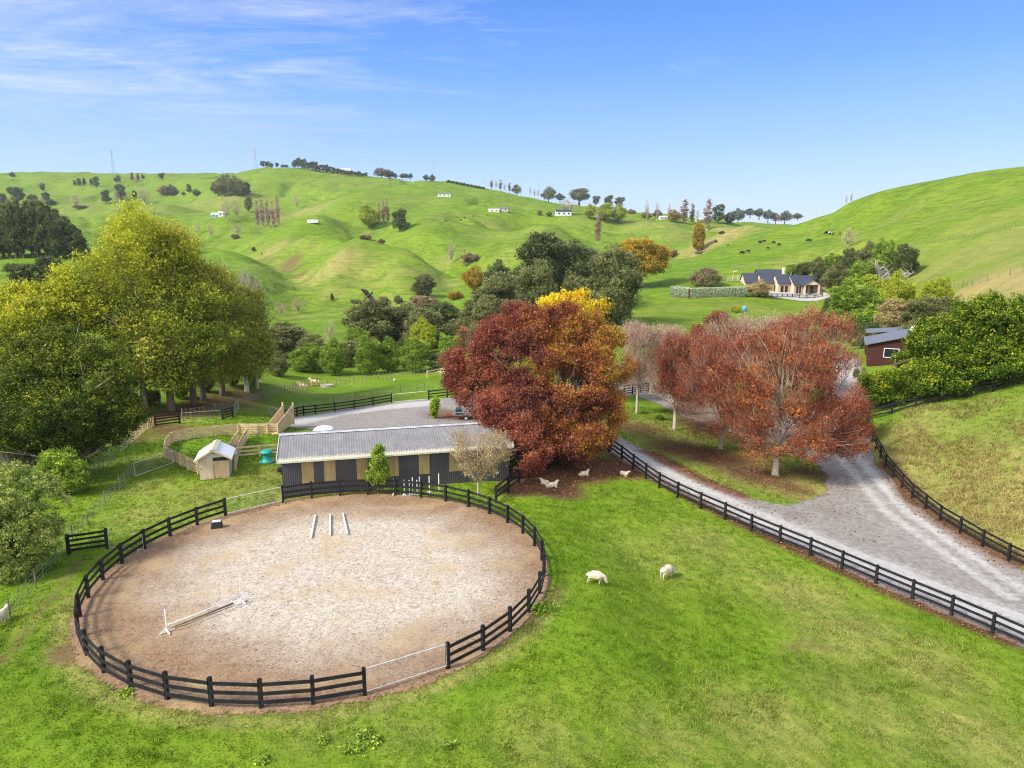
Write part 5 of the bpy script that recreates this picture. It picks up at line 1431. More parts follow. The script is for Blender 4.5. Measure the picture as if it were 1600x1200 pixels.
def lob(n, c, r, jr, sr, seed=0):
    """n lobes scattered in an ellipsoid of centre c and radii r, each of relative size sr (a range)"""
    rg = np.random.default_rng(seed)
    out = []
    for i in range(n):
        d = rg.normal(size=3); d /= np.linalg.norm(d)
        u = rg.uniform(.35, 1) ** .5 * jr
        s = rg.uniform(*sr)
        out.append((c[0] + d[0] * r[0] * u, c[1] + d[1] * r[1] * u, c[2] + d[2] * r[2] * u, r[0] * s, r[1] * s, r[2] * s))
    return out
def pxm(base, px, py, dy=0.0):              # local (x, z) of the photo point px,py at the tree's distance
    q = ypt(px, py, base.y + dy)
    return q[0] - base.x, q[2] - base.z
def pxlobes(base, lst, deep=.8, seed=0):
    """lobes from photo ellipses (cx, cy, rx, ry, depth offset) turned into metres at the tree's distance"""
    out = []
    for cx, cy, rx, ry, dy in lst:
        x, z = pxm(base, cx, cy, dy)
        s = 1 / scale_at(base.y + dy, base.z + z)
        out.append((x, dy, z, rx * s, (rx + ry) / 2 * s * deep, ry * s * 1.02))
    return out
def split(lobes, n=5, sr=(.34, .52), seed=0):
    """break each lobe into bumps so the outline is uneven"""
    rg = np.random.default_rng(seed); out = []
    for l in lobes:
        out.append((l[0], l[1], l[2], l[3] * .78, l[4] * .78, l[5] * .8))
        for i in range(n):
            d = rg.normal(size=3); d[2] = abs(d[2]) * .9 + d[2] * .4; d /= np.linalg.norm(d)
            s = rg.uniform(*sr)
            out.append((l[0] + d[0] * l[3] * (1 - s * .7), l[1] + d[1] * l[4] * (1 - s * .7), l[2] + d[2] * l[5] * (1 - s * .7), l[3] * s, l[4] * s, l[5] * s))
    return out
sunward = lambda kk, c0=0.0: (lambda c: 0.0)
# --- yellow poplars on the left, a row running away from the camera
b = at(268, 642)
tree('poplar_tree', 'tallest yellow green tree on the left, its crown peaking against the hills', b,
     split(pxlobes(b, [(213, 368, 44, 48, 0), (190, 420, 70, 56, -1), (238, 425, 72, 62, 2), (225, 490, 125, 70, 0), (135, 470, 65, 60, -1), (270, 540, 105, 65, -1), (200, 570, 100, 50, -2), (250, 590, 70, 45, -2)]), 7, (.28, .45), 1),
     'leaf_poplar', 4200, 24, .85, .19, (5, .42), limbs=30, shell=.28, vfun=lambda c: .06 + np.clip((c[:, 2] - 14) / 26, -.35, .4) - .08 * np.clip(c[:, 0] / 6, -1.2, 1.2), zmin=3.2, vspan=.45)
b = at(303, 631)
tree('poplar_tree', 'olive gold tree directly right of the tallest yellow tree', b,
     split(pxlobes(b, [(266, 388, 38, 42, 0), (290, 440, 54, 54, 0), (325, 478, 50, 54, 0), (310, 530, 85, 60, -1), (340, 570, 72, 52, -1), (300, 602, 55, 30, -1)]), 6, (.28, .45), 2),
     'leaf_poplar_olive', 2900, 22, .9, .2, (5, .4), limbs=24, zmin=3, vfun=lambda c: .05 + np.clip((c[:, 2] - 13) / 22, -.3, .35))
b = at(348, 618)
tree('poplar_tree', 'olive tree third in the row of yellow trees along the track', b,
     split(pxlobes(b, [(348, 465, 30, 42, 0), (370, 512, 42, 48, 0), (355, 545, 68, 55, 0), (360, 590, 45, 28, 0)]), 6, (.28, .45), 3), 'leaf_poplar_olive', 1900, 20, .95, .22, (5, .38), limbs=20, zmin=3)
b = at(386, 612)
tree('poplar_tree', 'thin olive tree with bare white twigs at the far end of the yellow row', b,
     split(pxlobes(b, [(388, 500, 34, 52, 0), (398, 545, 30, 48, 0), (382, 570, 44, 38, 0)]), 5, (.28, .45), 4), 'leaf_poplar_olive', 1500, 20, .8, .22, (4, .3), limbs=18, zmin=3,
     twigs=(500, 2.2, .035, .9, .3, 3), twmat='twig_grey', bark='bark_white')
b = at(402, 607)
tree('bare_tree', 'leafless pale twiggy tree beside the far end of the yellow row', b, split(pxlobes(b, [(385, 465, 22, 55, 3), (398, 520, 24, 50, 3)]), 4, (.3, .45), 5), None, trunk=(5, .22), limbs=30,
     twigs=(800, 2.4, .04, 1.2, .4, 3), twmat='twig_grey', bark='bark_pale', forks=2)
b = at(60, 655)
tree('poplar_tree', 'broad yellow green tree on the far left behind the dark one', b,
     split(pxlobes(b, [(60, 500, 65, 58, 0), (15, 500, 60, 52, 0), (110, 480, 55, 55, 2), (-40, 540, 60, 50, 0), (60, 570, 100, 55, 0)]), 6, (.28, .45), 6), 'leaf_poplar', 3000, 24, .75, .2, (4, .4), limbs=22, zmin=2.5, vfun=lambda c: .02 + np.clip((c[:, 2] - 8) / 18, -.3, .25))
for px, py, lab in [(228, 650, 'slim dark trunked tree at the front of the yellow row by the black panel'), (318, 626, 'slim leaning tree in the middle of the yellow row')]:
    b = at(px, py)
    tree('poplar_tree', lab, b, split(pxlobes(b, [(px - 6, py - 130, 34, 55, 1), (px + 10, py - 90, 40, 40, 0)]), 5, (.3, .45), px), 'leaf_poplar_olive', 600, 22, .8, .28, (6, .35), limbs=16, zmin=4)
# --- dark olive tree
b = at(118, 752)
tree('totara_tree', 'dark olive evergreen with bare grey branches, in front of the yellow trees', b,
     split(pxlobes(b, [(95, 560, 75, 48, 1), (150, 590, 65, 60, 0), (60, 620, 75, 60, 0), (115, 650, 90, 60, -1), (180, 655, 45, 50, 0), (30, 680, 60, 55, -.5), (110, 705, 60, 38, -.6)]), 10, (.24, .4), 7),
     'leaf_totara', 5200, 26, .4, .12, (1.6, .4), limbs=60, bark='bark_pale', zmin=.3, tip=.5, vfun=lambda c: np.clip((c[:, 2] - 6) / 20, -.15, .2) - .24, thin=.16, shell=.16, vspan=.75)
b = at(-40, 740)
tree('totara_tree', 'dark olive evergreen cut off by the left edge of the photo', b,
     split(pxlobes(b, [(-40, 590, 80, 60, 1), (-60, 650, 90, 70, 0), (0, 690, 50, 45, 0)]), 9, (.24, .4), 8), 'leaf_totara', 1500, 26, .42, .16, (1.6, .4), limbs=30, bark='bark_pale', zmin=.3, tip=.4, thin=.16, shell=.16)
b = at(40, 760)
tree('bare_shrub', 'grey twiggy shrub between the pale green bush and the dark olive tree', b, split(pxlobes(b, [(30, 725, 40, 28, 0), (55, 740, 30, 24, 0)]), 4, (.3, .45), 9), None, trunk=(.5, .07), limbs=20, twigs=(900, .7, .012, .8, .4, 3), twmat='twig_grey', bark='bark_pale', cat='shrub')
b = at(20, 905)
tree('round_bush', 'large pale green rounded bush at the left edge', b,
     split(pxlobes(b, [(35, 770, 48, 46, 0), (0, 785, 60, 58, 0), (65, 795, 38, 48, 0), (30, 850, 60, 52, -.4), (72, 835, 28, 40, 0), (-30, 850, 70, 60, 0), (-60, 800, 70, 70, 0), (15, 885, 50, 30, -.5)]), 12, (.22, .34), 10), 'leaf_sage', 4200, 32, .2, .075, (.6, .12), limbs=20, zmin=.1, tip=.6, cat='bush', shell=.13, vspan=.7)
b = at(102, 775)
tree('round_bush', 'smaller rounded olive green bush beside the wire fence and the track', b, split(pxlobes(b, [(100, 735, 36, 34, 0), (82, 745, 26, 28, 0), (118, 750, 22, 22, 0)]), 9, (.26, .4), 11), 'leaf_native', 900, 28, .24, .1, (.4, .1), limbs=16, zmin=.1, tip=.4, cat='bush', vfun=lambda c: .1)
# --- the big claret / orange trees beside the shed
b = at(782, 702)
tree('claret_ash', 'dark claret red tree overlapping the right end of the shed roof', b,
     split(pxlobes(b, [(775, 535, 58, 48, 1.5), (738, 572, 46, 50, 1), (810, 525, 62, 48, 1), (757, 612, 58, 50, 0), (800, 630, 55, 58, -2), (722, 598, 28, 34, 1), (785, 665, 36, 44, -6), (778, 640, 34, 40, -5), (808, 688, 42, 44, -8), (824, 716, 36, 34, -9)]), 9, (.22, .36), 12),
     'leaf_claret', 4600, 36, .42, .11, (2.0, .36), limbs=40, zmin=.8, vfun=lambda c: fbm(c[:, 0] / 2.5, c[:, 2] / 2.5, 95, 3) * .7 + .14, twigs=(1600, 1.0, .011, .8, .15, 3), twmat='twig_red', thin=.16)
b = at(872, 716)
def _rust(c):
    n = fbm(c[:, 0] / 2.6 + 7, c[:, 2] / 2.6, 91, 3) * 1.0 + fbm(c[:, 1] / 3.0, c[:, 2] / 2.0 + 3, 92, 2) * .45
    return n * .8 - .01 + .27 * np.clip(c[:, 0] / 5, -1.1, 1) + .1 * np.clip((c[:, 2] - 7) / 5, -1.1, 1)
tree('claret_ash', 'big rounded orange and russet tree overhanging the fence corner', b,
     split(pxlobes(b, [(865, 522, 62, 48, 1), (920, 535, 52, 50, 1), (840, 575, 72, 62, 0), (930, 590, 58, 62, 0), (880, 640, 82, 58, -1.5), (945, 655, 44, 46, -1), (838, 690, 52, 44, -3.5), (890, 692, 60, 40, -3), (812, 650, 44, 52, -3)]), 10, (.22, .36), 13),
     'leaf_rust', 7600, 36, .42, .11, (2.0, .42), limbs=50, zmin=.5, vfun=_rust, twigs=(2000, 1.0, .011, .8, .15, 3), twmat='twig_red', thin=.16, shell=.24)
b = col_at(896, 86)
tree('golden_tree', 'bright golden yellow treetop showing just above the claret and orange tree', b,
     split(pxlobes(b, [(895, 480, 50, 26, 0), (868, 480, 30, 20, 0), (922, 482, 28, 22, 0), (890, 525, 60, 42, 0)]), 8, (.26, .4), 14), 'leaf_gold', 1500, 26, .45, .16, (4, .3), limbs=20, zmin=4)
# --- red group on the island
def redtree(px, py, lobes, leaf, lab, tw, seed, nclus=1400, per=34, size=.11, trunk=(2.4, .22), twn=1800, bark='bark_pale', twl=1.1, dens=None, vf=None):
    b = at(px, py)
    return tree('claret_ash', lab, b, split(pxlobes(b, lobes), 8, (.26, .42), seed), leaf, int(nclus * 1.35), per, .55, size * .74, trunk, limbs=34, zmin=1.6, bark=bark, twigs=(int(twn * 1.5), twl, .011, .9, .25, 3), twmat=tw, forks=2, thin=.09, seed=seed, vfun=vf)
redtree(995, 646, [(1000, 540, 36, 44, 0), (1035, 545, 40, 46, .5), (1015, 590, 40, 34, 0), (985, 580, 22, 34, 0)], 'leaf_pinkbrown', 'nearly bare tan tree between the orange tree and the red group', 'twig_tan', 21, 800, 24, .12, (2.6, .17), 4200)
redtree(1054, 672, [(1060, 560, 42, 40, 0), (1075, 600, 40, 35, 0), (1040, 595, 24, 30, 0), (1090, 570, 36, 42, 1), (1060, 625, 28, 20, -.5)], 'leaf_red', 'dark red tree leftmost of the red group beside the cream outbuilding', 'twig_tan', 22, 1800, vf=lambda c: -.08 - .02 * c[:, 2] * 0)
redtree(1126, 702, [(1120, 565, 52, 52, 0), (1160, 575, 66, 64, 0), (1190, 590, 50, 60, 0), (1085, 610, 40, 50, 0), (1150, 610, 55, 55, 0), (1110, 640, 48, 45, -.5), (1165, 650, 45, 40, -1), (1095, 675, 30, 30, -1)], 'leaf_red', 'brick red tree second from the left in the red group', 'twig_tan', 23, 2300, vf=lambda c: .06 - .02 * np.clip(c[:, 2] - 6, -4, 4))
redtree(1211, 742, [(1205, 575, 66, 56, .5), (1255, 610, 66, 56, 0), (1180, 640, 55, 48, -.5), (1275, 590, 42, 44, 0), (1240, 665, 70, 40, -1.5), (1290, 660, 48, 40, 0), (1322, 692, 38, 30, -.5), (1150, 610, 50, 50, 0), (1340, 690, 18, 22, -.5), (1265, 700, 50, 26, -2), (1190, 700, 35, 30, -1)], 'leaf_redorange', 'wide orange red tree on a pale trunk, nearest of the red group', 'twig_tan', 24, 2900, 26, .14, (2.0, .3), 2600, 'bark_pale', vf=lambda c: -.1 * np.clip((c[:, 0] - 1) / 4, -1, 1) + fbm(c[:, 0] / 2.2, c[:, 2] / 2.2, 97, 3) * .8 - .04)
redtree(1290, 668, [(1265, 515, 46, 34, 0), (1298, 530, 40, 38, 0), (1235, 535, 50, 38, 0), (1285, 565, 58, 42, 0)], 'leaf_red', 'coral red treetop at the back right of the red group', 'twig_tan', 25, 850, 22, .15, (3, .24), 1200, vf=lambda c: .22)
redtree(1180, 660, [(1190, 520, 46, 34, 0), (1150, 525, 48, 34, 0), (1210, 545, 56, 42, 0), (1170, 565, 62, 46, 0)], 'leaf_pinkbrown', 'tan and russet thinning treetop in the middle of the red group', 'twig_tan', 26, 600, 20, .14, (3, .24), 3200)
redtree(1125, 650, [(1125, 505, 22, 18, 0), (1135, 530, 34, 28, 0), (1105, 530, 32, 24, 0), (1130, 560, 45, 34, 0)], 'leaf_claret', 'burgundy treetop behind the brick red tree', 'twig_red', 27, 800, 24, .15, (3, .22), 700, vf=lambda c: .05)
redtree(1242, 640, [(1235, 515, 34, 22, 0), (1215, 520, 26, 18, 0), (1240, 545, 44, 30, 0)], 'leaf_claret', 'small burgundy treetop below the farmhouse fence', 'twig_red', 28, 500, 22, .16, (3, .2), 600, vf=lambda c: .12)
redtree(1332, 700, [(1330, 640, 26, 40, 0), (1340, 680, 22, 26, 0)], 'leaf_red', 'low russet tree against the dark fence corner at the right of the group', 'twig_tan', 29, 420, 22, .14, (1.8, .16), 500)
# --- magnolia row on the right
for i, (px, py, ls, lab) in enumerate([
    (1392, 640, [(1398, 602, 38, 26, 0), (1372, 608, 26, 24, -1), (1432, 580, 36, 42, .5), (1410, 620, 42, 24, -2)], 'glossy tree with yellowing leaves at the left row end by the red cottage'),
    (1452, 628, [(1462, 545, 44, 48, 0), (1480, 570, 50, 46, 0), (1440, 590, 45, 34, -1), (1465, 605, 45, 26, -2.5)], 'glossy green tree second in the row above the shaded fence'),
    (1515, 614, [(1520, 520, 60, 55, 0), (1500, 560, 55, 45, -.5), (1550, 550, 50, 50, 0), (1525, 590, 50, 26, -2.5)], 'glossy green tree third in the row above the shaded fence'),
    (1580, 604, [(1580, 505, 58, 56, 0), (1600, 550, 55, 48, 0), (1560, 560, 45, 36, -1), (1590, 580, 50, 26, -2.5)], 'glossy green tree fourth in the row, near the right edge'),
    (1655, 596, [(1650, 500, 70, 60, 0), (1660, 550, 70, 50, 0)], 'glossy green tree at the right end of the row, cut by the edge')]):
    b = at(px, py)
    b = col_at(px, b.y + 2.5)
    tree('magnolia_tree', lab, b, split(pxlobes(b, ls), 11, (.24, .38), 30 + i), 'leaf_magnolia', 2100, 26, .42, .16, (1.2, .2), limbs=26, zmin=.7, tip=.4, vspan=.5, shell=.15, group='glossy evergreen row on the right', vfun=(lambda c: .1) if i == 0 else None)
# --- small trees by the shed
b = at(591, 773)
tree('young_conifer', 'small dense conifer shaped tree in front of the shed wall', b, split(pxlobes(b, [(592, 703, 6, 11, 0), (592, 716, 11, 13, 0), (592, 730, 15, 15, 0), (590, 745, 19, 14, 0)]), 10, (.22, .36), 40), 'leaf_native', 900, 30, .16, .075, (.4, .07), limbs=20, zmin=.2, tip=.3, shell=.22, vfun=lambda c: .12)
b = at(747, 775)
tree('olive_tree', 'sparse round tan leaved tree on a thin pale trunk near the pen fence', b, split(pxlobes(b, [(750, 705, 42, 42, 0), (730, 690, 26, 26, 0), (775, 705, 26, 32, 0), (750, 735, 38, 18, 0)]), 8, (.26, .42), 41), 'leaf_drytan', 620, 18, .28, .07, (1.3, .085), limbs=40, zmin=.9, bark='bark_pale', twigs=(1600, .6, .007, .5, .3, 3), twmat='twig_tan', thin=.25, forks=2)
b = at(680, 654)
tree('columnar_shrub', 'narrow bright green upright shrub in the yard behind the shed', b, split(pxlobes(b, [(680, 634, 5, 11, 0), (679, 643, 6, 9, 0), (680, 628, 4, 5, 0)]), 5, (.4, .6), 42), 'leaf_lime', 420, 22, .2, .13, (.3, .07), limbs=8, zmin=.1, cat='shrub')
for px, py, lab, r_ in [(1006, 646, 'small dark green clump at the foot of the nearly bare tree', .45), (1031, 655, 'spiky dark green clump on the leaf strewn island', .75)]:
    b = at(px, py); o = empty('strap_leaf_clump', b); tag(o, lab, 'plant')
    n = 160; a = RNG.uniform(0, 2 * math.pi, n); el = RNG.uniform(.3, 1.3, n); L = RNG.uniform(.6, 1.1, n) * r_ * 1.5
    d = np.stack([np.cos(a) * np.cos(el), np.sin(a) * np.cos(el), np.sin(el)], -1)
    sdv = np.stack([-np.sin(a), np.cos(a), a * 0], -1) * .035
    mid = d * L[:, None] * .6; tip_ = d * L[:, None]; tip_[:, 2] *= .6
    v_ = np.stack([-sdv, sdv, mid + sdv, tip_, mid - sdv], 1)
    me = np_mesh('leaves', v_.reshape(-1, 3), (np.arange(n)[:, None] * 5 + np.array([[0, 1, 2, 4]])).reshape(-1, 4))
    me2 = np_mesh('leaf_tips', v_.reshape(-1, 3), (np.arange(n)[:, None] * 5 + np.array([[4, 2, 3]])).reshape(-1, 3))
    for m_ in (me, me2): attr(m_, 'v', np.repeat(RNG.uniform(.2, .9, n), 5))
    link('leaves', me, MATS['leaf_native'], o); link('leaf_tips', me2, MATS['leaf_native'], o)

# ------------------------------------------------------------------ trees farther off: a few shapes one metre high, each tree a scaled copy with its own leaves
PROTO = {}
def proto(kind, lobes, nclus, per, cr, size, h0=None, r0=.02, twigs=None, vfun=None, shell=.2, tip=.25, limbs=10, flat=.3, bark='bark', stretch=1.5, ns=5, sr=(.28, .45), seeds=(1, 2), thin=.3, vspan=.55):
    for sd_ in seeds:
        L = split(lobes, ns, sr, sd_ * 7 + len(PROTO)) if ns else lobes
        cm = tm = None
        pts = np.array([l[:3] for l in L])
        if nclus:
            cm, pts = crown_mesh('crown', L, nclus, per, cr, size, shell, vfun, .03, flat, tip, stretch, vspan)
        if twigs: tm = twig_mesh('twigs', L, *twigs)
        km = None
        if h0 is not None:
            km = limb_mesh('trunk', h0, r0, [tuple(q) for q in pts[RNG.choice(len(pts), min(len(pts), limbs * 2), replace=False)]], (0, 0), limbs, max(l[2] + l[5] * .3 for l in L), 1, sd_, 5, thin)
        PROTO.setdefault(kind, []).append((cm, tm, km, bark))
proto('dome', [(0, 0, .55, .46, .46, .42), (.15, .05, .35, .4, .4, .33), (-.18, 0, .36, .38, .38, .32)], 800, 22, .05, .024, .15, .035, tip=.4, seeds=(1, 2, 3), shell=.15)
proto('dome_near', [(0, 0, .56, .4, .4, .42), (.18, .05, .34, .38, .38, .33), (-.18, 0, .35, .36, .36, .33)], 2300, 30, .04, .0135, .1, .03, tip=.45, seeds=(1, 2, 3), shell=.13, ns=12, sr=(.2, .34))
proto('gum', [(0, 0, .72, .3, .3, .27), (.16, 0, .55, .28, .28, .24), (-.17, .05, .5, .28, .28, .24), (.05, -.1, .32, .34, .34, .24), (0, 0, .18, .3, .3, .17)], 1700, 28, .045, .015, .2, .025, tip=.3, ns=8, sr=(.26, .42), limbs=18, seeds=(1, 2, 3), bark='bark_pale', stretch=2.2)
proto('round', [(0, 0, .57, .42, .42, .41), (.2, 0, .38, .34, .34, .33), (-.2, 0, .36, .34, .34, .32)], 800, 20, .06, .024, .1, .035, ns=7, tip=.35, seeds=(1, 2, 3))
proto('oak', [(0, 0, .6, .55, .5, .38), (.3, 0, .5, .36, .36, .3), (-.3, 0, .48, .36, .36, .3), (0, -.2, .42, .5, .4, .26)], 1700, 24, .05, .02, .2, .04, ns=9, sr=(.22, .36), tip=.4, limbs=20, seeds=(1,))
proto('pine', [(0, 0, .3, .24, .24, .24), (0, 0, .5, .2, .2, .24), (0, 0, .7, .14, .14, .22), (0, 0, .86, .07, .07, .13)], 500, 20, .045, .028, .1, .025, ns=5, tip=.3, seeds=(1, 2, 3))
proto('macro', [(0, 0, .6, .38, .36, .3), (.1, 0, .3, .36, .36, .28), (-.12, 0, .78, .24, .24, .18), (-.1, 0, .3, .36, .34, .22)], 700, 20, .05, .026, .12, .035, ns=7, tip=.35, seeds=(1, 2))
proto('flat_pine', [(0, 0, .66, .42, .4, .26), (.2, 0, .45, .3, .28, .22), (-.22, 0, .74, .28, .26, .2), (-.1, 0, .3, .28, .26, .2)], 460, 20, .06, .03, .2, .03, ns=6, tip=.35, seeds=(1, 2))
proto('poplar', [(0, 0, .28, .085, .085, .28), (0, 0, .55, .095, .095, .28), (0, 0, .8, .06, .06, .2)], 130, 16, .035, .02, .12, .014, twigs=(260, .13, .0017, 2.6, .5, 3), ns=4, tip=.2, limbs=14, bark='bark_pale', seeds=(1, 2, 3))
proto('bare', [(0, 0, .6, .36, .36, .36), (.18, 0, .42, .28, .28, .3), (-.18, 0, .4, .28, .28, .3)], 50, 12, .07, .016, .15, .02, twigs=(330, .17, .0018, 1.2, .5, 3), ns=4, limbs=26, bark='bark_pale', seeds=(1, 2), thin=.35)
proto('bare_slim', [(0, 0, .58, .15, .15, .38), (.05, 0, .35, .14, .14, .28)], 24, 12, .05, .016, .15, .014, twigs=(230, .15, .0018, 2.2, .4, 3), ns=3, limbs=20, bark='bark_pale', seeds=(1, 2), thin=.35)
proto('shrub', [(0, 0, .4, .6, .55, .45), (.4, 0, .3, .45, .45, .35), (-.4, .1, .3, .45, .45, .35)], 420, 20, .09, .05, .1, .04, ns=7, tip=.35, seeds=(1, 2), twigs=(200, .2, .006, 1.0, .3, 3), limbs=8)
_cnt = [0]
def far_tree(kind, px, py, hpx, wpx, leaf, label, cat='tree', group=None, Y=None, twm='twig_tan', name=None, top=None, sink=0.0):
    """foot at photo point px,py (or at column px, Y metres out); hpx, wpx: size in photo pixels"""
    g = at(px, py) if Y is None else col_at(px, Y)
    s = 1 / scale_at(g.y, g.z)
    if top is not None:                    # crown top seen at this photo row
        h = ypt(px, top, g.y)[2] - g.z
    else:
        h = hpx * s
    i = _cnt[0]; _cnt[0] += 1
    V = PROTO[kind]; cm, tm, km, bk = V[i % len(V)]
    ref = {'dome': .95, 'dome_near': .92, 'gum': .72, 'round': .86, 'oak': 1.3, 'pine': .5, 'macro': .85, 'flat_pine': .95, 'poplar': .22, 'bare': .84, 'bare_slim': .36, 'shrub': 1.9}[kind]
    w = wpx * s / ref
    nm = name or {'dome': 'round_tree', 'dome_near': 'native_tree', 'gum': 'gum_tree', 'round': 'round_tree', 'oak': 'oak_tree', 'pine': 'pine_tree', 'macro': 'dark_tree', 'flat_pine': 'pine_tree', 'poplar': 'poplar_tree', 'bare': 'bare_tree', 'bare_slim': 'bare_tree', 'shrub': 'scrub_bush'}[kind]
    o = empty(nm, (g.x, g.y, g.z - sink), random.uniform(0, 6.28) if kind != 'oak' else random.uniform(-.4, .4))
    o.scale = (w, w, h)
    tag(o, label, cat, group)
    for me, part, mt in ((cm, 'crown', leaf), (tm, 'twigs', twm), (km, 'trunk', bk)):
        if me is None or (part == 'crown' and leaf is None): continue
        c = bpy.data.objects.new(part, me); COL.objects.link(c); c.parent = o
        if not me.materials: me.materials.append(MATS[mt])
        c.material_slots[0].link = 'OBJECT'; c.material_slots[0].material = MATS[mt]
    return o
FT = far_tree
# valley trees between the field and the hills
for k_, px, Y, top, w, lf, lab in [
    ('dome_near', 437, 128, 560, 36, 'leaf_olive', 'small olive round tree left of the two ponies'),
    ('dome_near', 410, 145, 538, 46, 'leaf_native', 'green tree squeezed between the yellow row and an olive tree'),
    ('gum', 447, 165, 504, 54, 'leaf_olive', 'dark olive airy tree leftmost in the valley clump'),
    ('dome', 487, 160, 520, 40, 'leaf_olive', 'small olive tree behind the ponies, right of the airy dark one'),
    ('dome_near', 470, 140, 556, 40, 'leaf_native', 'dark green tree directly behind the smaller pony'),
    ('dome_near', 492, 142, 545, 42, 'leaf_native', 'dark green tree directly behind the larger pony'),
    ('dome_near', 524, 138, 540, 46, 'leaf_native', 'bright tipped native tree right behind the concrete trough'),
    ('dome', 548, 155, 530, 46, 'leaf_gum', 'grey green tree behind the bright tipped native tree by the trough'),
    ('dome_near', 578, 138, 531, 46, 'leaf_native', 'dense bright tipped native tree in the middle of the hedge row'),
    ('dome_near', 606, 140, 537, 40, 'leaf_native', 'dense native tree second from the middle of the hedge row'),
    ('dome_near', 630, 146, 540, 36, 'leaf_dark', 'dark narrow tree between two bright native trees'),
    ('dome_near', 650, 136, 536, 52, 'leaf_native', 'bright tipped native tree near the right end of the hedge row'),
    ('dome_near', 660, 168, 508, 48, 'leaf_yellowgreen', 'yellowish native tree standing behind the right end of the hedge row'),
    ('dome', 690, 136, 548, 44, 'leaf_olive', 'grey olive bush at the right end of the hedge row by the claret tree'),
    ('dome', 704, 160, 522, 34, 'leaf_native', 'green round tree just left of the claret treetop'),
    ('gum', 582, 185, 470, 66, 'leaf_gum', 'dark feathery gum tree right below the flying bird'),
    ('gum', 640, 190, 476, 62, 'leaf_gum', 'dark feathery gum tree right of the one below the bird'),
    ('gum', 664, 180, 482, 50, 'leaf_olive', 'olive feathery tree beside the gum trees in the valley'),
    ('dome', 692, 215, 468, 46, 'leaf_dark', 'rounded deep green tree at the foot of the bright valley field'),
    ('dome', 655, 240, 460, 50, 'leaf_brown', 'brown green thicket behind the deep green rounded tree'),
    ('bare', 517, 175, 492, 28, 'leaf_paletan', 'pale bare tree in the bright field above the native hedge'),
    ('dome', 735, 165, 505, 40, 'leaf_olive', 'olive tree behind the left shoulder of the claret tree'),
    ('gum', 790, 190, 428, 66, 'leaf_gum', 'tall drooping gum tree left of the eucalyptus clump'),
    ('gum', 770, 175, 462, 50, 'leaf_olive', 'olive tree in front of the tall drooping gum'),
    ('gum', 847, 200, 366, 62, 'leaf_dark', 'tallest dark gum at the left of the eucalyptus clump'),
    ('gum', 892, 205, 378, 70, 'leaf_dark', 'broad dark gum at the right of the eucalyptus clump'),
    ('gum', 838, 175, 408, 52, 'leaf_gum', 'lighter slim gum at the front of the eucalyptus clump'),
    ('dome', 905, 180, 425, 44, 'leaf_olive', 'olive bush low in front of the eucalyptus clump'),
    ('dome', 815, 170, 455, 44, 'leaf_dark', 'dark bush at the foot of the eucalyptus clump'),
    ('dome', 715, 190, 496, 40, 'leaf_olive', 'olive bush behind the round tree left of the claret treetop'),
    ('gum', 745, 200, 470, 46, 'leaf_gum', 'grey green tree between the bright valley field and the tall drooping gum'),
    ('dome', 620, 200, 500, 46, 'leaf_olive', 'olive bush between the two dark feathery gums'),
    ('dome_near', 560, 170, 520, 44, 'leaf_native', 'green tree behind the hedge row below the bird'),
    ('dome', 425, 175, 520, 40, 'leaf_native', 'green tree right behind the far end of the yellow row'),
    ('dome', 465, 185, 512, 40, 'leaf_brown', 'brown green tree behind the dark olive airy tree'),
    ('gum', 808, 165, 470, 44, 'leaf_olive', 'olive gum low at the left foot of the eucalyptus clump'),
    ('gum', 925, 215, 392, 46, 'leaf_gum', 'gum between the broad dark gum and the big open crowned gum'),
    ('gum', 955, 172, 384, 62, 'leaf_gum', 'big open crowned gum standing left of the golden oak')]:
    FT(k_, px, 0, 0, w * (1.02 if k_ == 'dome_near' else 1.3 if k_ != 'bare' else 1), lf, lab, Y=Y, top=top - (14 if k_ == 'dome_near' else 3), sink=.3)
FT('oak', 1000, 452, 82, 96, 'leaf_oak_gold', 'large golden brown oak in the green paddock above the orange tree', Y=262, top=368)
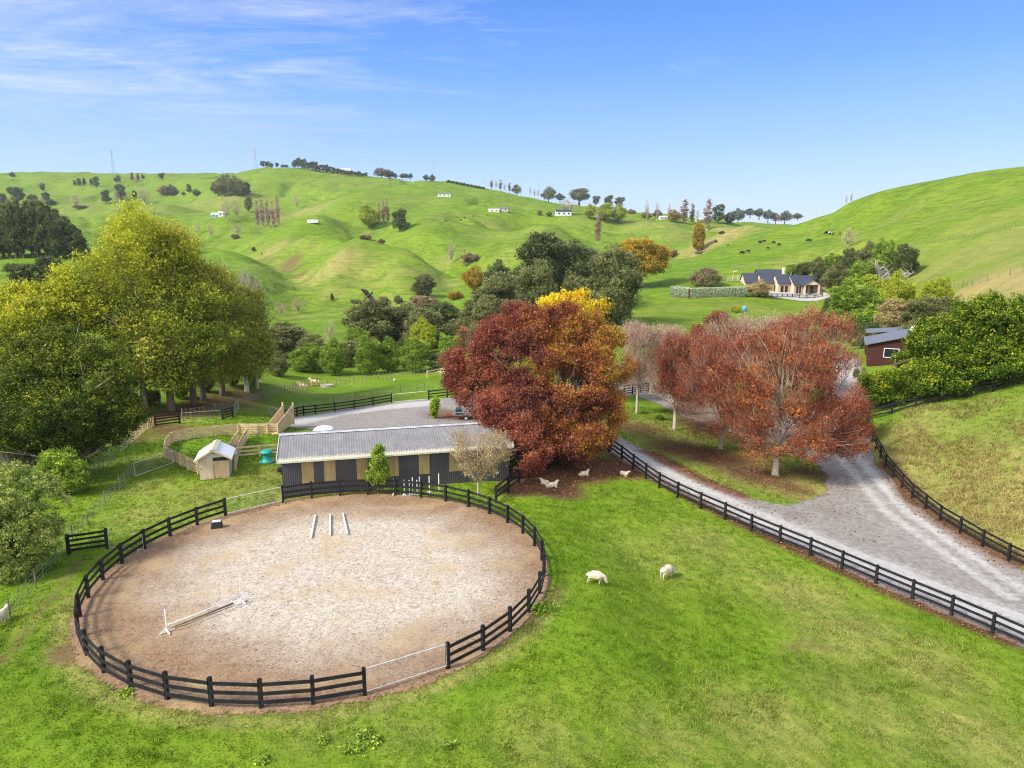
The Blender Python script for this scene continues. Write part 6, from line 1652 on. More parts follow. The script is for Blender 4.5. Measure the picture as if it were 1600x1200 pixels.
for px, py, h, w, kd, lf, lab in [
    (742, 457, 42, 36, 'round', 'leaf_oak_gold', 'golden round tree left of a dark one below the spur'), (777, 452, 46, 42, 'round', 'leaf_dark', 'dark round tree right of the golden one below the spur'),
    (712, 468, 18, 32, 'shrub', 'leaf_oak_gold', 'low golden bush at the foot of the golden round tree'), (663, 462, 34, 32, 'gum', 'leaf_gum', 'grey green sparse pine standing on the valley floor'),
    (519, 470, 13, 6, 'pine', 'leaf_dark', 'lone small dark sapling above the valley scrub'), (440, 492, 24, 32, 'bare', 'leaf_pinkbrown', 'pinkish bare thicket at the left of the valley floor'), (466, 489, 26, 32, 'bare', 'leaf_brown', 'brown bare thicket on the valley floor left of the bird'),
    (1110, 452, 26, 26, 'dome', 'leaf_olive', 'green garden tree behind the pale clipped hedge'), (1100, 448, 30, 46, 'round', 'leaf_brown', 'russet garden tree behind the pale clipped hedge'),
    (1128, 452, 10, 18, 'shrub', 'leaf_native', 'low green bush inside the pale clipped hedge'), (1186, 464, 28, 34, 'round', 'leaf_drytan', 'tan grey bush before the farmhouse at the hedge end'), (1197, 464, 14, 14, 'shrub', 'leaf_yellowgreen', 'small yellow flowered bush at the corner of the farmhouse fence'),
    (1150, 488, 14, 24, 'shrub', 'leaf_yellowgreen', 'yellow green bush left of the blue barrel'),
    (1328, 525, 88, 92, 'dome_near', 'leaf_native', 'large dark green tree right of the farmhouse'), (1298, 520, 58, 44, 'dome_near', 'leaf_dark', 'dark green tree at the foot of the large one behind the red trees'),
    (1398, 500, 78, 56, 'dome_near', 'leaf_yellowgreen', 'yellow green tree among dark trees right of the farmhouse'), (1362, 470, 45, 34, 'dome', 'leaf_yellowgreen', 'small yellow green tree below the dead white branches'),
    (1460, 490, 62, 48, 'dome_near', 'leaf_yellowgreen', 'round yellow green tree left of the tan bank'), (1395, 530, 64, 50, 'gum', 'leaf_drytan', 'tan olive airy tree behind the red cottage roof'),
    (1440, 520, 60, 58, 'gum', 'leaf_olive', 'olive grey tree between the cottage and the tan bank'), (1478, 500, 38, 40, 'gum', 'leaf_olive', 'olive tree at the left foot of the tan bank'), (1345, 545, 48, 40, 'dome', 'leaf_dark', 'dark evergreen just behind the red cottage'),
    (1425, 545, 50, 44, 'dome', 'leaf_olive', 'shaded olive tree behind the cottage dish'),
    (1347, 606, 40, 24, 'shrub', 'leaf_sage', 'grey green shrub at the corner of the red cottage'), (1338, 590, 22, 12, 'shrub', 'leaf_olive', 'dark shrub between the drive and the red cottage')]:
    FT(kd, px, py, h, w, lf, lab, 'bush' if kd == 'shrub' else 'tree', sink=.2)
for i, (px, py, t, w) in enumerate([(1236, 432, 413, 20), (1256, 432, 408, 26), (1278, 434, 402, 32), (1300, 436, 396, 36), (1328, 438, 386, 42), (1352, 440, 378, 40), (1378, 440, 373, 42), (1412, 436, 379, 42), (1310, 455, 410, 44), (1345, 460, 408, 44), (1290, 448, 415, 34)]):
    FT('dome_near', px, py, py - t, w, ('leaf_native', 'leaf_dark', 'leaf_olive')[i % 3], 'dark evergreen in the belt climbing behind the farmhouse', group='evergreen belt behind the farmhouse')
g = at(1385, 436)
g = col_at(1388, g.y - 15); o = empty('dead_tree', g); tag(o, 'dead white branching tree lying open in front of the evergreen belt', 'tree')
s = 1 / scale_at(g.y, g.z); rr = random.Random(5)
b = MB()
b.tube([(0, 0, 0), (.6, 0, 14 * s), (0, 0, 22 * s)], [.4, .3, .15], 7); b.build('trunk', MATS['dead_wood'], o)
b = MB()
for i in range(18):
    a = rr.uniform(0, math.pi); L = rr.uniform(18, 44) * s; z0 = rr.uniform(8, 20) * s
    d = Vector((math.cos(a), -.3 * math.sin(a) + rr.uniform(-.2, .2), rr.uniform(.0, .45))).normalized()
    p0 = Vector((.3, 0, z0)); p1 = p0 + d * L * .5 + Vector((0, 0, rr.uniform(-1, 1.5))); p2 = p0 + d * L + Vector((0, 0, rr.uniform(-1, 2)))
    b.tube([p0, p1, p2], [.2, .12, .04], 5)
    for j in range(7):
        q = p0.lerp(p2, rr.uniform(.4, .9)); e = q + Vector((rr.uniform(-1, 1), rr.uniform(-.6, .6), rr.uniform(0, 1))) * L * .34
        b.tube([q, e], [.09, .03], 4)
b.build('branches', MATS['dead_wood'], o)
# pine block on the left, rows of trunks at the field edge
rg = random.Random(3)
for i in range(46):
    row = i % 3
    px = -40 + (i // 3) * 11.2 + rg.uniform(-3, 3)
    hh = (72 + 10 * math.sin(px / 30)) * (1 if px < 95 else 1 - (px - 95) / 130)
    FT('pine' if i % 4 else 'macro', px, 0, hh * rg.uniform(.85, 1.1), 24 * rg.uniform(.85, 1.3), ('leaf_dark', 'leaf_dark', 'leaf_olive')[i % 3], 'dark conifer in the dense plantation at the left', Y=282 + row * 11 + rg.uniform(-2, 2), group='dark conifer plantation')
for px, py, h, w, kd, lf, lab in [
    (35, 462, 55, 58, 'flat_pine', 'leaf_dark', 'dark spreading tree below the conifer plantation, left one'), (80, 460, 62, 48, 'macro', 'leaf_dark', 'dark leaning tree below the conifer plantation, beside the yellow crown'),
    (19, 276, 7, 8, 'round', 'leaf_dark', 'tiny lone tree on the far left skyline'), (67, 299, 13, 9, 'round', 'leaf_dark', 'small dark tree alone on the far left slope'), (27, 321, 31, 25, 'flat_pine', 'leaf_dark', 'tall old spreading pine above the conifer plantation'),
    (6, 324, 22, 14, 'macro', 'leaf_dark', 'dark tree at the left edge above the plantation'), (51, 324, 21, 19, 'macro', 'leaf_dark', 'dark square topped tree above the plantation'), (72, 315, 15, 14, 'macro', 'leaf_dark', 'dark tree with pale trunks above the plantation'), (80, 322, 10, 15, 'round', 'leaf_dark', 'low dark round tree right of the pale trunks'),
    (67, 324, 20, 8, 'bare_slim', 'leaf_paletan', 'pale bare trunks among dark trees on the far left'), (117, 290, 9, 5, 'macro', 'leaf_dark', 'small dark tree, first of three on the far left slope'), (124, 291, 13, 8, 'macro', 'leaf_dark', 'small dark tree, tallest of three on the far left slope'), (132, 290, 12, 6, 'pine', 'leaf_dark', 'small dark tree, right of three on the far left slope'),
    (143, 290, 11, 6, 'pine', 'leaf_dark', 'slim dark tree left of a big dark one on the far slope'), (151, 293, 18, 10, 'macro', 'leaf_dark', 'big dark conifer on the far left slope'), (181, 285, 8, 6, 'round', 'leaf_dark', 'small dark tree below the left mast, left of a pair'), (186, 285, 11, 8, 'round', 'leaf_dark', 'small dark tree below the left mast, right of a pair'),
    (207, 283, 13, 5, 'pine', 'leaf_dark', 'dark tree left of a tan one on the far left skyline'), (213, 290, 18, 10, 'bare', 'leaf_pinkbrown', 'tan bare tree between two dark ones near the far left skyline'), (216, 283, 12, 5, 'pine', 'leaf_dark', 'dark tree right of the tan one near the far left skyline'), (223, 280, 7, 6, 'round', 'leaf_dark', 'tiny dark tree right of the tan and dark trio'),
    (253, 281, 11, 10, 'flat_pine', 'leaf_dark', 'single windswept tree on the dip of the far left skyline'), (166, 318, 22, 14, 'macro', 'leaf_dark', 'dark tree just above the tallest yellow tree'), (189, 312, 25, 18, 'macro', 'leaf_dark', 'large dark tree behind a tan one above the yellow tree'), (184, 318, 22, 11, 'bare_slim', 'leaf_pinkbrown', 'tan bare tree in front of the large dark one'),
    (211, 310, 12, 8, 'round', 'leaf_dark', 'small dark tree beside the golden tan trees'), (226, 319, 26, 27, 'bare', 'leaf_drytan', 'golden tan leafless trees above the yellow tree'), (120, 323, 22, 24, 'bare', 'leaf_paletan', 'pale tan leafless tree right of the conifer plantation'), (125, 326, 7, 26, 'shrub', 'leaf_brown', 'dark scrub at the foot of the pale tan leafless tree'),
    (256, 305, 15, 15, 'round', 'leaf_brown', 'brownish round tree left of a dark one on the left hills'), (269, 306, 17, 16, 'round', 'leaf_dark', 'dark round tree right of a brownish one on the left hills'), (287, 305, 6, 8, 'shrub', 'leaf_dark', 'tiny dark bush between larger trees on the left hills'), (296, 302, 15, 9, 'macro', 'leaf_dark', 'slim dark tree on the left hills'), (307, 306, 10, 11, 'round', 'leaf_dark', 'low dark round tree on the left hills'),
    (341, 306, 23, 18, 'round', 'leaf_dark', 'dark tree at the left of the hillside grove'), (352, 306, 33, 28, 'round', 'leaf_olive', 'tall olive tree in the middle of the hillside grove'), (370, 306, 30, 26, 'round', 'leaf_olive', 'olive tree right of the middle of the hillside grove'), (385, 306, 22, 16, 'macro', 'leaf_dark', 'dark tree at the right of the hillside grove'),
    (354, 346, 40, 24, 'bare', 'leaf_pinkbrown', 'pinkish bare tree right of the far blue shed'), (371, 342, 36, 22, 'bare', 'leaf_pinkbrown', 'pinkish bare tree left of the dark bush'), (388, 331, 24, 15, 'round', 'leaf_olive', 'dark olive tree beside the pinkish bare trees'), (372, 366, 17, 26, 'bare', 'leaf_pinkbrown', 'pale bare thicket in the gully below the blue shed'), (368, 373, 9, 15, 'shrub', 'leaf_brown', 'brown bush at the end of the pale bare thicket'), (396, 393, 7, 8, 'round', 'leaf_dark', 'tiny dark tree on the green slope right of the yellow row'),
    (330, 372, 24, 14, 'bare', 'leaf_drytan', 'gold tan bare tree just behind the yellow crown'), (310, 366, 22, 14, 'bare', 'leaf_drytan', 'gold tan leafless tree touching the yellow crown'),
    (403, 356, 44, 9, 'poplar', 'leaf_pinkbrown', None), (411, 356, 46, 9, 'poplar', 'leaf_pinkbrown', None), (419, 356, 44, 9, 'poplar', 'leaf_pinkbrown', None), (427, 356, 42, 9, 'poplar', 'leaf_pinkbrown', None), (435, 354, 48, 10, 'poplar', 'leaf_pinkbrown', None),
    (465, 327, 25, 14, 'bare', 'leaf_pinkbrown', 'single pale bare tree right of the bare poplar row'), (577, 357, 36, 36, 'round', 'leaf_yellowgreen', 'round yellow green tree left of the gold poplars'), (593, 352, 36, 8, 'poplar', 'leaf_drytan', 'gold tan poplar, left of three on the middle hill'), (600, 351, 39, 8, 'poplar', 'leaf_drytan', 'gold tan poplar, middle of three on the middle hill'), (606, 350, 40, 8, 'poplar', 'leaf_drytan', 'gold tan poplar, right of three on the middle hill'),
    (625, 362, 37, 27, 'macro', 'leaf_dark', 'lone dark green conifer on the middle hill'), (706, 411, 38, 14, 'bare_slim', 'leaf_paletan', 'pale bare poplar left of the brown scrub patch'), (726, 418, 30, 8, 'poplar', 'leaf_drytan', 'slim orange tan poplar in front of the brown scrub patch'), (735, 408, 14, 40, 'shrub', 'leaf_brown', 'dark brown scrub patch on the spur'), (571, 374, 9, 22, 'shrub', 'leaf_brown', 'brown scrub in the gully below the round yellow green tree'), (596, 380, 8, 16, 'shrub', 'leaf_brown', 'brown scrub lower down the gully left of the dark conifer'),
    (556, 474, 8, 22, 'shrub', 'leaf_olive', 'low olive scrub left of the bird by the valley stream'), (575, 474, 9, 20, 'shrub', 'leaf_drytan', 'tan scrub under the bird by the valley stream'), (600, 474, 14, 26, 'shrub', 'leaf_brown', 'brown rounded scrub right of the bird'), (622, 474, 14, 26, 'shrub', 'leaf_olive', 'olive brown scrub farther right along the valley stream'),
    (934, 381, 53, 12, 'poplar', 'leaf_brown', 'lone russet poplar standing on the green slope'), (905, 316, 21, 36, 'round', 'leaf_olive', 'broad olive tree on the skyline above the brown bare tree'), (857, 314, 21, 22, 'round', 'leaf_olive', 'olive tree on the skyline right of the bare poles'), (875, 314, 12, 14, 'round', 'leaf_dark', 'small dark tree between two olive skyline trees'), (931, 322, 17, 16, 'flat_pine', 'leaf_olive', 'open crowned tree right of the broad olive skyline tree'), (951, 324, 19, 17, 'flat_pine', 'leaf_dark', 'dark open crowned skyline tree, left of a pair'), (968, 325, 18, 18, 'flat_pine', 'leaf_dark', 'dark open crowned skyline tree, right of a pair'),
    (808, 304, 15, 15, 'round', 'leaf_olive', 'olive and gold tree on the descending skyline'), (828, 305, 14, 5, 'bare_slim', 'leaf_brown', 'thin bare tree on the descending skyline, first of three'), (835, 307, 13, 5, 'bare_slim', 'leaf_brown', 'thin bare tree on the descending skyline, second of three'), (841, 308, 13, 6, 'bare_slim', 'leaf_brown', 'thin bare tree on the descending skyline, third of three'),
    (890, 335, 27, 40, 'bare', 'leaf_brown', 'wide brown bare tree above the far white house'), (921, 341, 22, 22, 'round', 'leaf_yellowgreen', 'yellow green tree at the left of the far bright row'), (945, 346, 28, 32, 'round', 'leaf_yellowgreen', 'yellow green tree in the middle of the far bright row'), (966, 348, 28, 24, 'round', 'leaf_yellowgreen', 'yellow green tree at the right of the far bright row'), (858, 338, 8, 14, 'shrub', 'leaf_dark', 'dark garden bush left of the far white house'), (843, 336, 9, 12, 'shrub', 'leaf_brown', 'russet garden bush left of the far white house'),
    (1010, 347, 36, 9, 'bare_slim', 'leaf_pinkbrown', 'bare slim tree, leftmost on the low skyline'), (1026, 345, 30, 9, 'bare_slim', 'leaf_pinkbrown', 'bare slim tree, second on the low skyline'), (1045, 345, 29, 8, 'bare_slim', 'leaf_pinkbrown', 'bare slim tree beside the golden bush on the low skyline'), (1069, 349, 37, 14, 'poplar', 'leaf_brown', 'dense brown poplar left on the low skyline'), (1081, 350, 32, 9, 'poplar', 'leaf_brown', 'thinner brown poplar right of the dense one'), (1090, 350, 24, 8, 'bare_slim', 'leaf_pinkbrown', 'faint bare tree between brown poplars'), (1105, 360, 48, 14, 'poplar', 'leaf_brown', 'tall brown poplar before the dark pines on the low skyline'),
    (1010, 343, 12, 18, 'round', 'leaf_brown', 'rust coloured bush under the slim bare skyline trees'), (1028, 342, 14, 14, 'round', 'leaf_dark', 'dark round tree under the slim bare skyline trees'), (1053, 347, 19, 20, 'round', 'leaf_oak_gold', 'golden round tree on the low skyline'), (986, 334, 8, 16, 'shrub', 'leaf_brown', 'brown bush at the dip of the skyline'),
    (1122, 349, 31, 22, 'macro', 'leaf_dark', 'largest dark pine on the low skyline'), (1140, 350, 18, 20, 'round', 'leaf_dark', 'low dark tree right of the largest skyline pine'), (1153, 346, 20, 20, 'round', 'leaf_dark', 'dark domed pine right on the low skyline'), (1172, 338, 12, 16, 'round', 'leaf_dark', 'dark tree behind the tan knoll, left'), (1186, 340, 14, 16, 'round', 'leaf_dark', 'dark tree behind the tan knoll, middle'), (1200, 344, 16, 16, 'round', 'leaf_dark', 'dark tree behind the tan knoll, right'), (1212, 347, 14, 14, 'round', 'leaf_brown', 'russet tree on the ridge between dark ones'), (1226, 347, 17, 18, 'round', 'leaf_dark', 'dark round tree where the right hill begins'), (1246, 342, 9, 16, 'round', 'leaf_olive', 'pale olive tree at the foot of the right skyline'),
    (1091, 394, 45, 19, 'gum', 'leaf_oak_gold', 'upright gold green tree at the foot of the tan knoll'), (1051, 401, 14, 24, 'shrub', 'leaf_brown', 'brown round bush in the gully near the fallen log'), (1128, 366, 6, 12, 'shrub', 'leaf_dark', 'dark bush on the tan face of the knoll'), (1118, 379, 5, 10, 'shrub', 'leaf_olive', 'small bush lower on the tan face of the knoll'),
    (1325, 386, 33, 30, 'bare', 'leaf_paletan', 'faint pale bare tree on the green slope above the evergreen belt'), (1322, 319, 15, 5, 'bare_slim', 'leaf_brown', 'slim bare tree on the right skyline, left of a pair'), (1330, 317, 18, 5, 'bare_slim', 'leaf_brown', 'slim bare tree on the right skyline, right of a pair'),
    (596, 277, 14, 24, 'round', 'leaf_brown', 'rounded brown tree on the crest left of the power pole'), (608, 279, 13, 18, 'round', 'leaf_dark', 'rounded dark tree on the crest behind the power pole'), (618, 279, 8, 8, 'round', 'leaf_dark', 'small dark tree on the crest right of the power pole'),
    (629, 279, 8, 9, 'round', 'leaf_dark', None), (635, 279, 8, 7, 'round', 'leaf_dark', None), (641, 280, 9, 7, 'round', 'leaf_dark', None), (666, 283, 10, 9, 'round', 'leaf_dark', 'round dark skyline tree below the right mast, left of a pair'), (675, 284, 11, 10, 'round', 'leaf_dark', 'round dark skyline tree below the right mast, right of a pair'),
    (411, 262, 11, 9, 'flat_pine', 'leaf_dark', None), (418, 262, 10, 9, 'flat_pine', 'leaf_dark', None), (424, 262, 8, 6, 'round', 'leaf_dark', None), (433, 262, 8, 8, 'flat_pine', 'leaf_dark', None), (441, 262, 5, 5, 'round', 'leaf_dark', None), (447, 262, 5, 7, 'round', 'leaf_dark', None)]:
    grp = None
    if lab is None:
        if kd == 'poplar': lab, grp = 'tall bare pinkish poplar in the row right of the yellow trees', 'row of bare poplars'
        elif px > 600: lab, grp = 'small dark tree on the crest between power pole and right mast', 'crest trees'
        else: lab, grp = 'small dark tree on the hilltop left of the pine row', 'hilltop trees'
    FT(kd, px, py, h, w, lf, lab, 'bush' if kd == 'shrub' else 'tree', grp)
for i in range(21):
    t = i / 20
    px = 460 + 112 * t; py = 262.5 + 14 * t + (1.5 * math.sin(3 * t))
    FT('flat_pine' if i % 3 else 'round', px, py, (15 - 8.5 * t) * rg.uniform(.8, 1.2), 10 - 3 * t, 'leaf_dark', 'dark pine in the row descending along the hilltop skyline', group='hilltop pine row')
for i in range(10):
    px = 701 + i * 6; FT('shrub', px, 285.5 + i * 1.15, 5, 9, 'leaf_dark', 'low dark bush in the hedge along the skyline right of the mast', 'bush', 'skyline hedge')
for i, px in enumerate((768, 775, 782, 789, 796)):
    FT('bare_slim' if i % 2 else 'poplar', px, 294 + i * 1.4, 12 + (i % 3) * 2, 6, 'leaf_brown', 'small bare tree in the cluster on the skyline above the farm buildings', group='bare skyline cluster')
for px, py, h, w, lf, lab in [(238, 634, 34, 34, 'leaf_olive', 'shaded undergrowth bush between the first trunks of the yellow row'), (285, 622, 30, 36, 'leaf_native', 'shaded undergrowth bush between the middle trunks of the yellow row'), (325, 612, 30, 34, 'leaf_olive', 'brownish undergrowth bush behind the third trunk of the yellow row'), (366, 604, 34, 34, 'leaf_dark', 'dark undergrowth bush toward the far end of the yellow row'), (398, 600, 34, 34, 'leaf_native', 'green bush where the yellow row meets the valley trees'), (200, 645, 50, 50, 'leaf_olive', 'shaded bush behind the right side of the dark olive tree')]:
    FT('shrub', px, py, h, w, lf, lab, 'bush')
# clipped hedge by the farmhouse: two straight runs of trimmed foliage
ha, hm, hc = at(1050, 462), at(1078, 466), at(1166, 464)
o = empty('clipped_hedge', ha); tag(o, 'pale clipped shelter hedge bending at a corner left of the farmhouse', 'hedge')
for A_, B_ in ((ha, hm), (hm, hc)):
    L_ = (B_ - A_).length; n = int(L_ * 420)
    t = RNG.uniform(0, 1, n); fc_ = RNG.uniform(0, 1, n)
    d_ = (B_ - A_); nn_ = Vector((-d_.y, d_.x, 0)).normalized()
    hgt = 3.0; wd = 1.5
    u = np.where(fc_ < .45, -wd / 2, np.where(fc_ < .6, wd / 2, RNG.uniform(-wd / 2, wd / 2, n)))
    z = np.where(fc_ < .6, RNG.uniform(0, hgt, n), hgt) + RNG.normal(size=n) * .05
    P_ = np.array([list(A_ - ha)])[0] + t[:, None] * np.array([list(d_)]) + u[:, None] * np.array([list(nn_)])
    P_[:, 2] += z
    me = tri_cloud('hedge_run', P_ + RNG.normal(size=(n, 3)) * .06, .28, .35 + .5 * (z / hgt) + RNG.uniform(-.25, .25, n), 0)
    r_ = link('hedge_run', me, MATS['leaf_hedge'], o)
    c_ = MB(); c_.bar((A_ - ha) + Vector((0, 0, hgt / 2)), (B_ - ha) + Vector((0, 0, hgt / 2)), wd * .85, hgt * .96); c_.build('branches', MATS['bark'], r_)

# ------------------------------------------------------------------ animals: skinned over a skeleton, applied to one mesh
def skin(name, verts, edges, radii, mt, parent=None, sub=2, fine=0.0):
    me = bpy.data.meshes.new(name + '_tmp')
    me.from_pydata(verts, edges, [])
    ob = bpy.data.objects.new(name + '_tmp', me); COL.objects.link(ob)
    md = ob.modifiers.new('s', 'SKIN'); md.use_smooth_shade = True
    for i, r_ in enumerate(radii):
        sv = me.skin_vertices[0].data[i]
        sv.radius = r_ if isinstance(r_, tuple) else (r_, r_)
        sv.use_root = (i == 0)
    ss = ob.modifiers.new('u', 'SUBSURF'); ss.levels = sub; ss.render_levels = sub
    bpy.context.view_layer.update()
    dg = bpy.context.evaluated_depsgraph_get()
    out = bpy.data.meshes.new_from_object(ob.evaluated_get(dg))
    bpy.data.objects.remove(ob); bpy.data.meshes.remove(me)
    out.name = name
    if fine:
        co = np.empty(len(out.vertices) * 3, np.float32); out.vertices.foreach_get('co', co); co = co.reshape(-1, 3)
        co += RNG.normal(size=co.shape) * fine
        out.vertices.foreach_set('co', co.ravel()); out.update()
    out.materials.clear()
    return out
def quad(L, H, head, body_r, legs, neck_r=.1, head_r=(.09, .06), leg_r=.045, hock=True, tail=None, belly=1.0):
    """four legged body along +X: L trunk length, H height at the back, head = list of joints from the neck out"""
    v = []; e = []; r = []
    def a(p, rr, to=None):
        v.append(p); r.append(rr)
        if to is not None: e.append((to, len(v) - 1))
        return len(v) - 1
    zb = H - body_r
    i0 = a((0, 0, zb), (body_r, body_r * belly))
    if L < 1.05:                               # short woolly trunk: the neck grows straight from the shoulder
        i1 = i2 = a((L * .31, 0, zb + .01), body_r * .92, i0)
        j1 = j2 = a((-L * .31, 0, zb + .01), body_r * .92, i0)
    else:
        i1 = a((L * .26, 0, zb), (body_r * 1.0, body_r * .95), i0)
        i2 = a((L * .44, 0, zb + body_r * .05), body_r * .78, i1)
        j1 = a((-L * .26, 0, zb + body_r * .05), (body_r * .98, body_r * .92), i0)
        j2 = a((-L * .43, 0, zb), body_r * .72, j1)
    p = i2
    for q, rr in head: p = a(q, rr, p)
    for k_, (base, sgn) in enumerate(((i1, 1), (i1, -1), (j1, 1), (j1, -1))):
        front = k_ < 2
        x = (L * .33 if front else -L * .36) + legs[k_]
        y = sgn * body_r * .55
        t = a((v[base][0] + (.04 if front else -.05), y, zb - body_r * .55), leg_r * 1.9, base)
        kx = x + (0.01 if front else -.055 * L)
        m = a((kx, y, H * .27), leg_r * 1.05, t)
        f = a((x, y, .03), leg_r * .95, m)
    if tail:
        p = j2
        for q, rr in tail: p = a(q, rr, p)
    return v, e, r
def sheep(px, py, rz, pose, label, size=1.0, Y=None):
    g = at(px, py); o = empty('sheep', g, rz); tag(o, label, 'sheep')
    S = size
    if pose == 'graze':
        hd = [((.5 * S, 0, .5 * S), .105 * S), ((.555 * S, 0, .36 * S), .088 * S), ((.585 * S, 0, .24 * S), .082 * S), ((.64 * S, 0, .11 * S), .05 * S)]
        v, e, r = quad(.84 * S, .76 * S, hd, .205 * S, (.03, -.05, .02, -.05), leg_r=.03 * S, tail=[((-.43 * S, 0, .52 * S), .13 * S), ((-.49 * S, 0, .42 * S), .04 * S)])
        hd = None
        ears = Vector((.55 * S, .0, .38 * S))
    elif pose == 'stand':
        hd = [((.58 * S, 0, .74 * S), .11 * S), ((.68 * S, 0, .86 * S), .09 * S), ((.84 * S, 0, .8 * S), .05 * S)]
        v, e, r = quad(.9 * S, .78 * S, hd, .205 * S, (.03, -.05, .02, -.05), leg_r=.034 * S, tail=[((-.45 * S, 0, .53 * S), .13 * S), ((-.51 * S, 0, .42 * S), .04 * S)])
        ears = Vector((.66 * S, 0, .92 * S))
    else:
        v = [(0, 0, .24 * S), (.26 * S, 0, .25 * S), (.42 * S, 0, .3 * S), (-.26 * S, 0, .23 * S), (-.44 * S, 0, .2 * S), (.52 * S, .03, .46 * S), (.6 * S, .06 * S, .54 * S), (.74 * S, .1 * S, .48 * S),
             (.3 * S, .2 * S, .08 * S), (.5 * S, .22 * S, .05 * S), (.3 * S, -.2 * S, .08 * S), (.5 * S, -.2 * S, .05 * S), (-.3 * S, .22 * S, .08 * S), (-.12 * S, .3 * S, .05 * S)]
        e = [(0, 1), (1, 2), (0, 3), (3, 4), (2, 5), (5, 6), (6, 7), (1, 8), (8, 9), (1, 10), (10, 11), (3, 12), (12, 13)]
        r = [.25 * S, .24 * S, .18 * S, .25 * S, .16 * S, .11 * S, .09 * S, .05 * S, .06 * S, .04 * S, .06 * S, .04 * S, .08 * S, .045 * S]
        ears = Vector((.58 * S, .05 * S, .6 * S))
    me = skin('body', v, e, r, None, sub=2, fine=.006 * S)
    link('body', me, MATS['wool'], o)
    b = MB()
    for s_ in (-1, 1):
        c = ears + Vector((0, s_ * .06 * S, 0))
        MB().add([tuple(c), tuple(c + Vector((-.05, s_ * .03, .02)) * S), tuple(c + Vector((-.03, s_ * .13, -.01)) * S), tuple(c + Vector((.03, s_ * .04, .0)) * S)], [(0, 1, 2), (0, 2, 3), (0, 3, 1), (1, 3, 2)]).build('ear', MATS['skin_pale'], o)
    return o
sheep(930, 912, R(-12), 'graze', 'white sheep grazing with head down, left of two on the open grass', 1.0)
sheep(1041, 903, R(38), 'graze', 'woolly white sheep seen from behind, right of two on the open grass', 1.08)
sheep(853, 757, R(150), 'lie', 'cream sheep lying in the leaves, behind another at the left', .82)
sheep(861, 762, R(20), 'lie', 'cream sheep lying in the leaves with head raised, front one of the left pair', .95)
sheep(911, 744, R(25), 'lie', 'cream sheep lying alone in the leaves under the orange tree', .9)
sheep(974, 743, R(-40), 'lie', 'cream sheep lying curled by the driveway fence corner', .85)
sheep(-2, 979, R(80), 'stand', 'pale sheep cut off by the left edge of the photo', .95)
sheep(692, 588, R(200), 'stand', 'pale sheep beyond the field beside the raw timber rails', 1.2)
sheep(1148, 428, R(10), 'stand', 'tiny white sheep on the slope above the farmhouse hedge', 1.5)
def pony(px, py, rz, S, label):
    g = at(px, py); o = empty('pony', g, rz); tag(o, label, 'pony')
    hd = [((.62 * S, 0, 1.0 * S), .15 * S), ((.78 * S, 0, 1.12 * S), .12 * S), ((.98 * S, 0, .98 * S), .075 * S), ((1.06 * S, 0, .9 * S), .06 * S)]
    v, e, r = quad(1.15 * S, 1.02 * S, hd, .29 * S, (.05, -.06, .03, -.06), leg_r=.055 * S)
    link('body', skin('body', v, e, r, None, sub=2), MATS['pony'], o)
    b = MB(); b.tube([(-.55 * S, 0, .86 * S), (-.66 * S, 0, .62 * S), (-.66 * S, 0, .3 * S)], [.05 * S, .085 * S, .03 * S], 8); b.build('tail', MATS['pony_mane'], o, smooth=True)
    b = MB(); b.tube([(.42 * S, 0, 1.02 * S), (.6 * S, 0, 1.16 * S), (.76 * S, 0, 1.25 * S), (.86 * S, 0, 1.17 * S)], [.03 * S, .06 * S, .05 * S, .02 * S], 7); b.build('mane', MATS['pony_mane'], o, smooth=True)
    for s_ in (-1, 1): MB().tube([(.76 * S, s_ * .06 * S, 1.22 * S), (.77 * S, s_ * .075 * S, 1.34 * S)], [.03 * S, .006], 5).build('ear', MATS['pony'], o)
pony(474, 609, R(172), 1.05, 'smaller cream pony standing on bare soil by the old wire fence')
pony(492, 603, R(176), 1.22, 'larger cream pony standing in front of the dark native trees')
g = at(615, 596); o = empty('duck', g, .4); tag(o, 'small white and dark bird on the bright field behind the yard', 'bird')
link('body', skin('body', [(0, 0, .32), (.16, 0, .36), (.26, 0, .52), (.36, 0, .5), (-.2, 0, .36), (.0, .07, .14), (.03, .07, 0), (.0, -.07, .14), (.03, -.07, 0)], [(0, 1), (1, 2), (2, 3), (0, 4), (0, 5), (5, 6), (0, 7), (7, 8)], [.16, .12, .06, .03, .07, .03, .02, .03, .02], None), MATS['white_sheet'], o)
MB().tube([(-.12, 0, .42), (-.32, 0, .4)], [.1, .03], 7).build('wing', MATS['dark_void'], o)
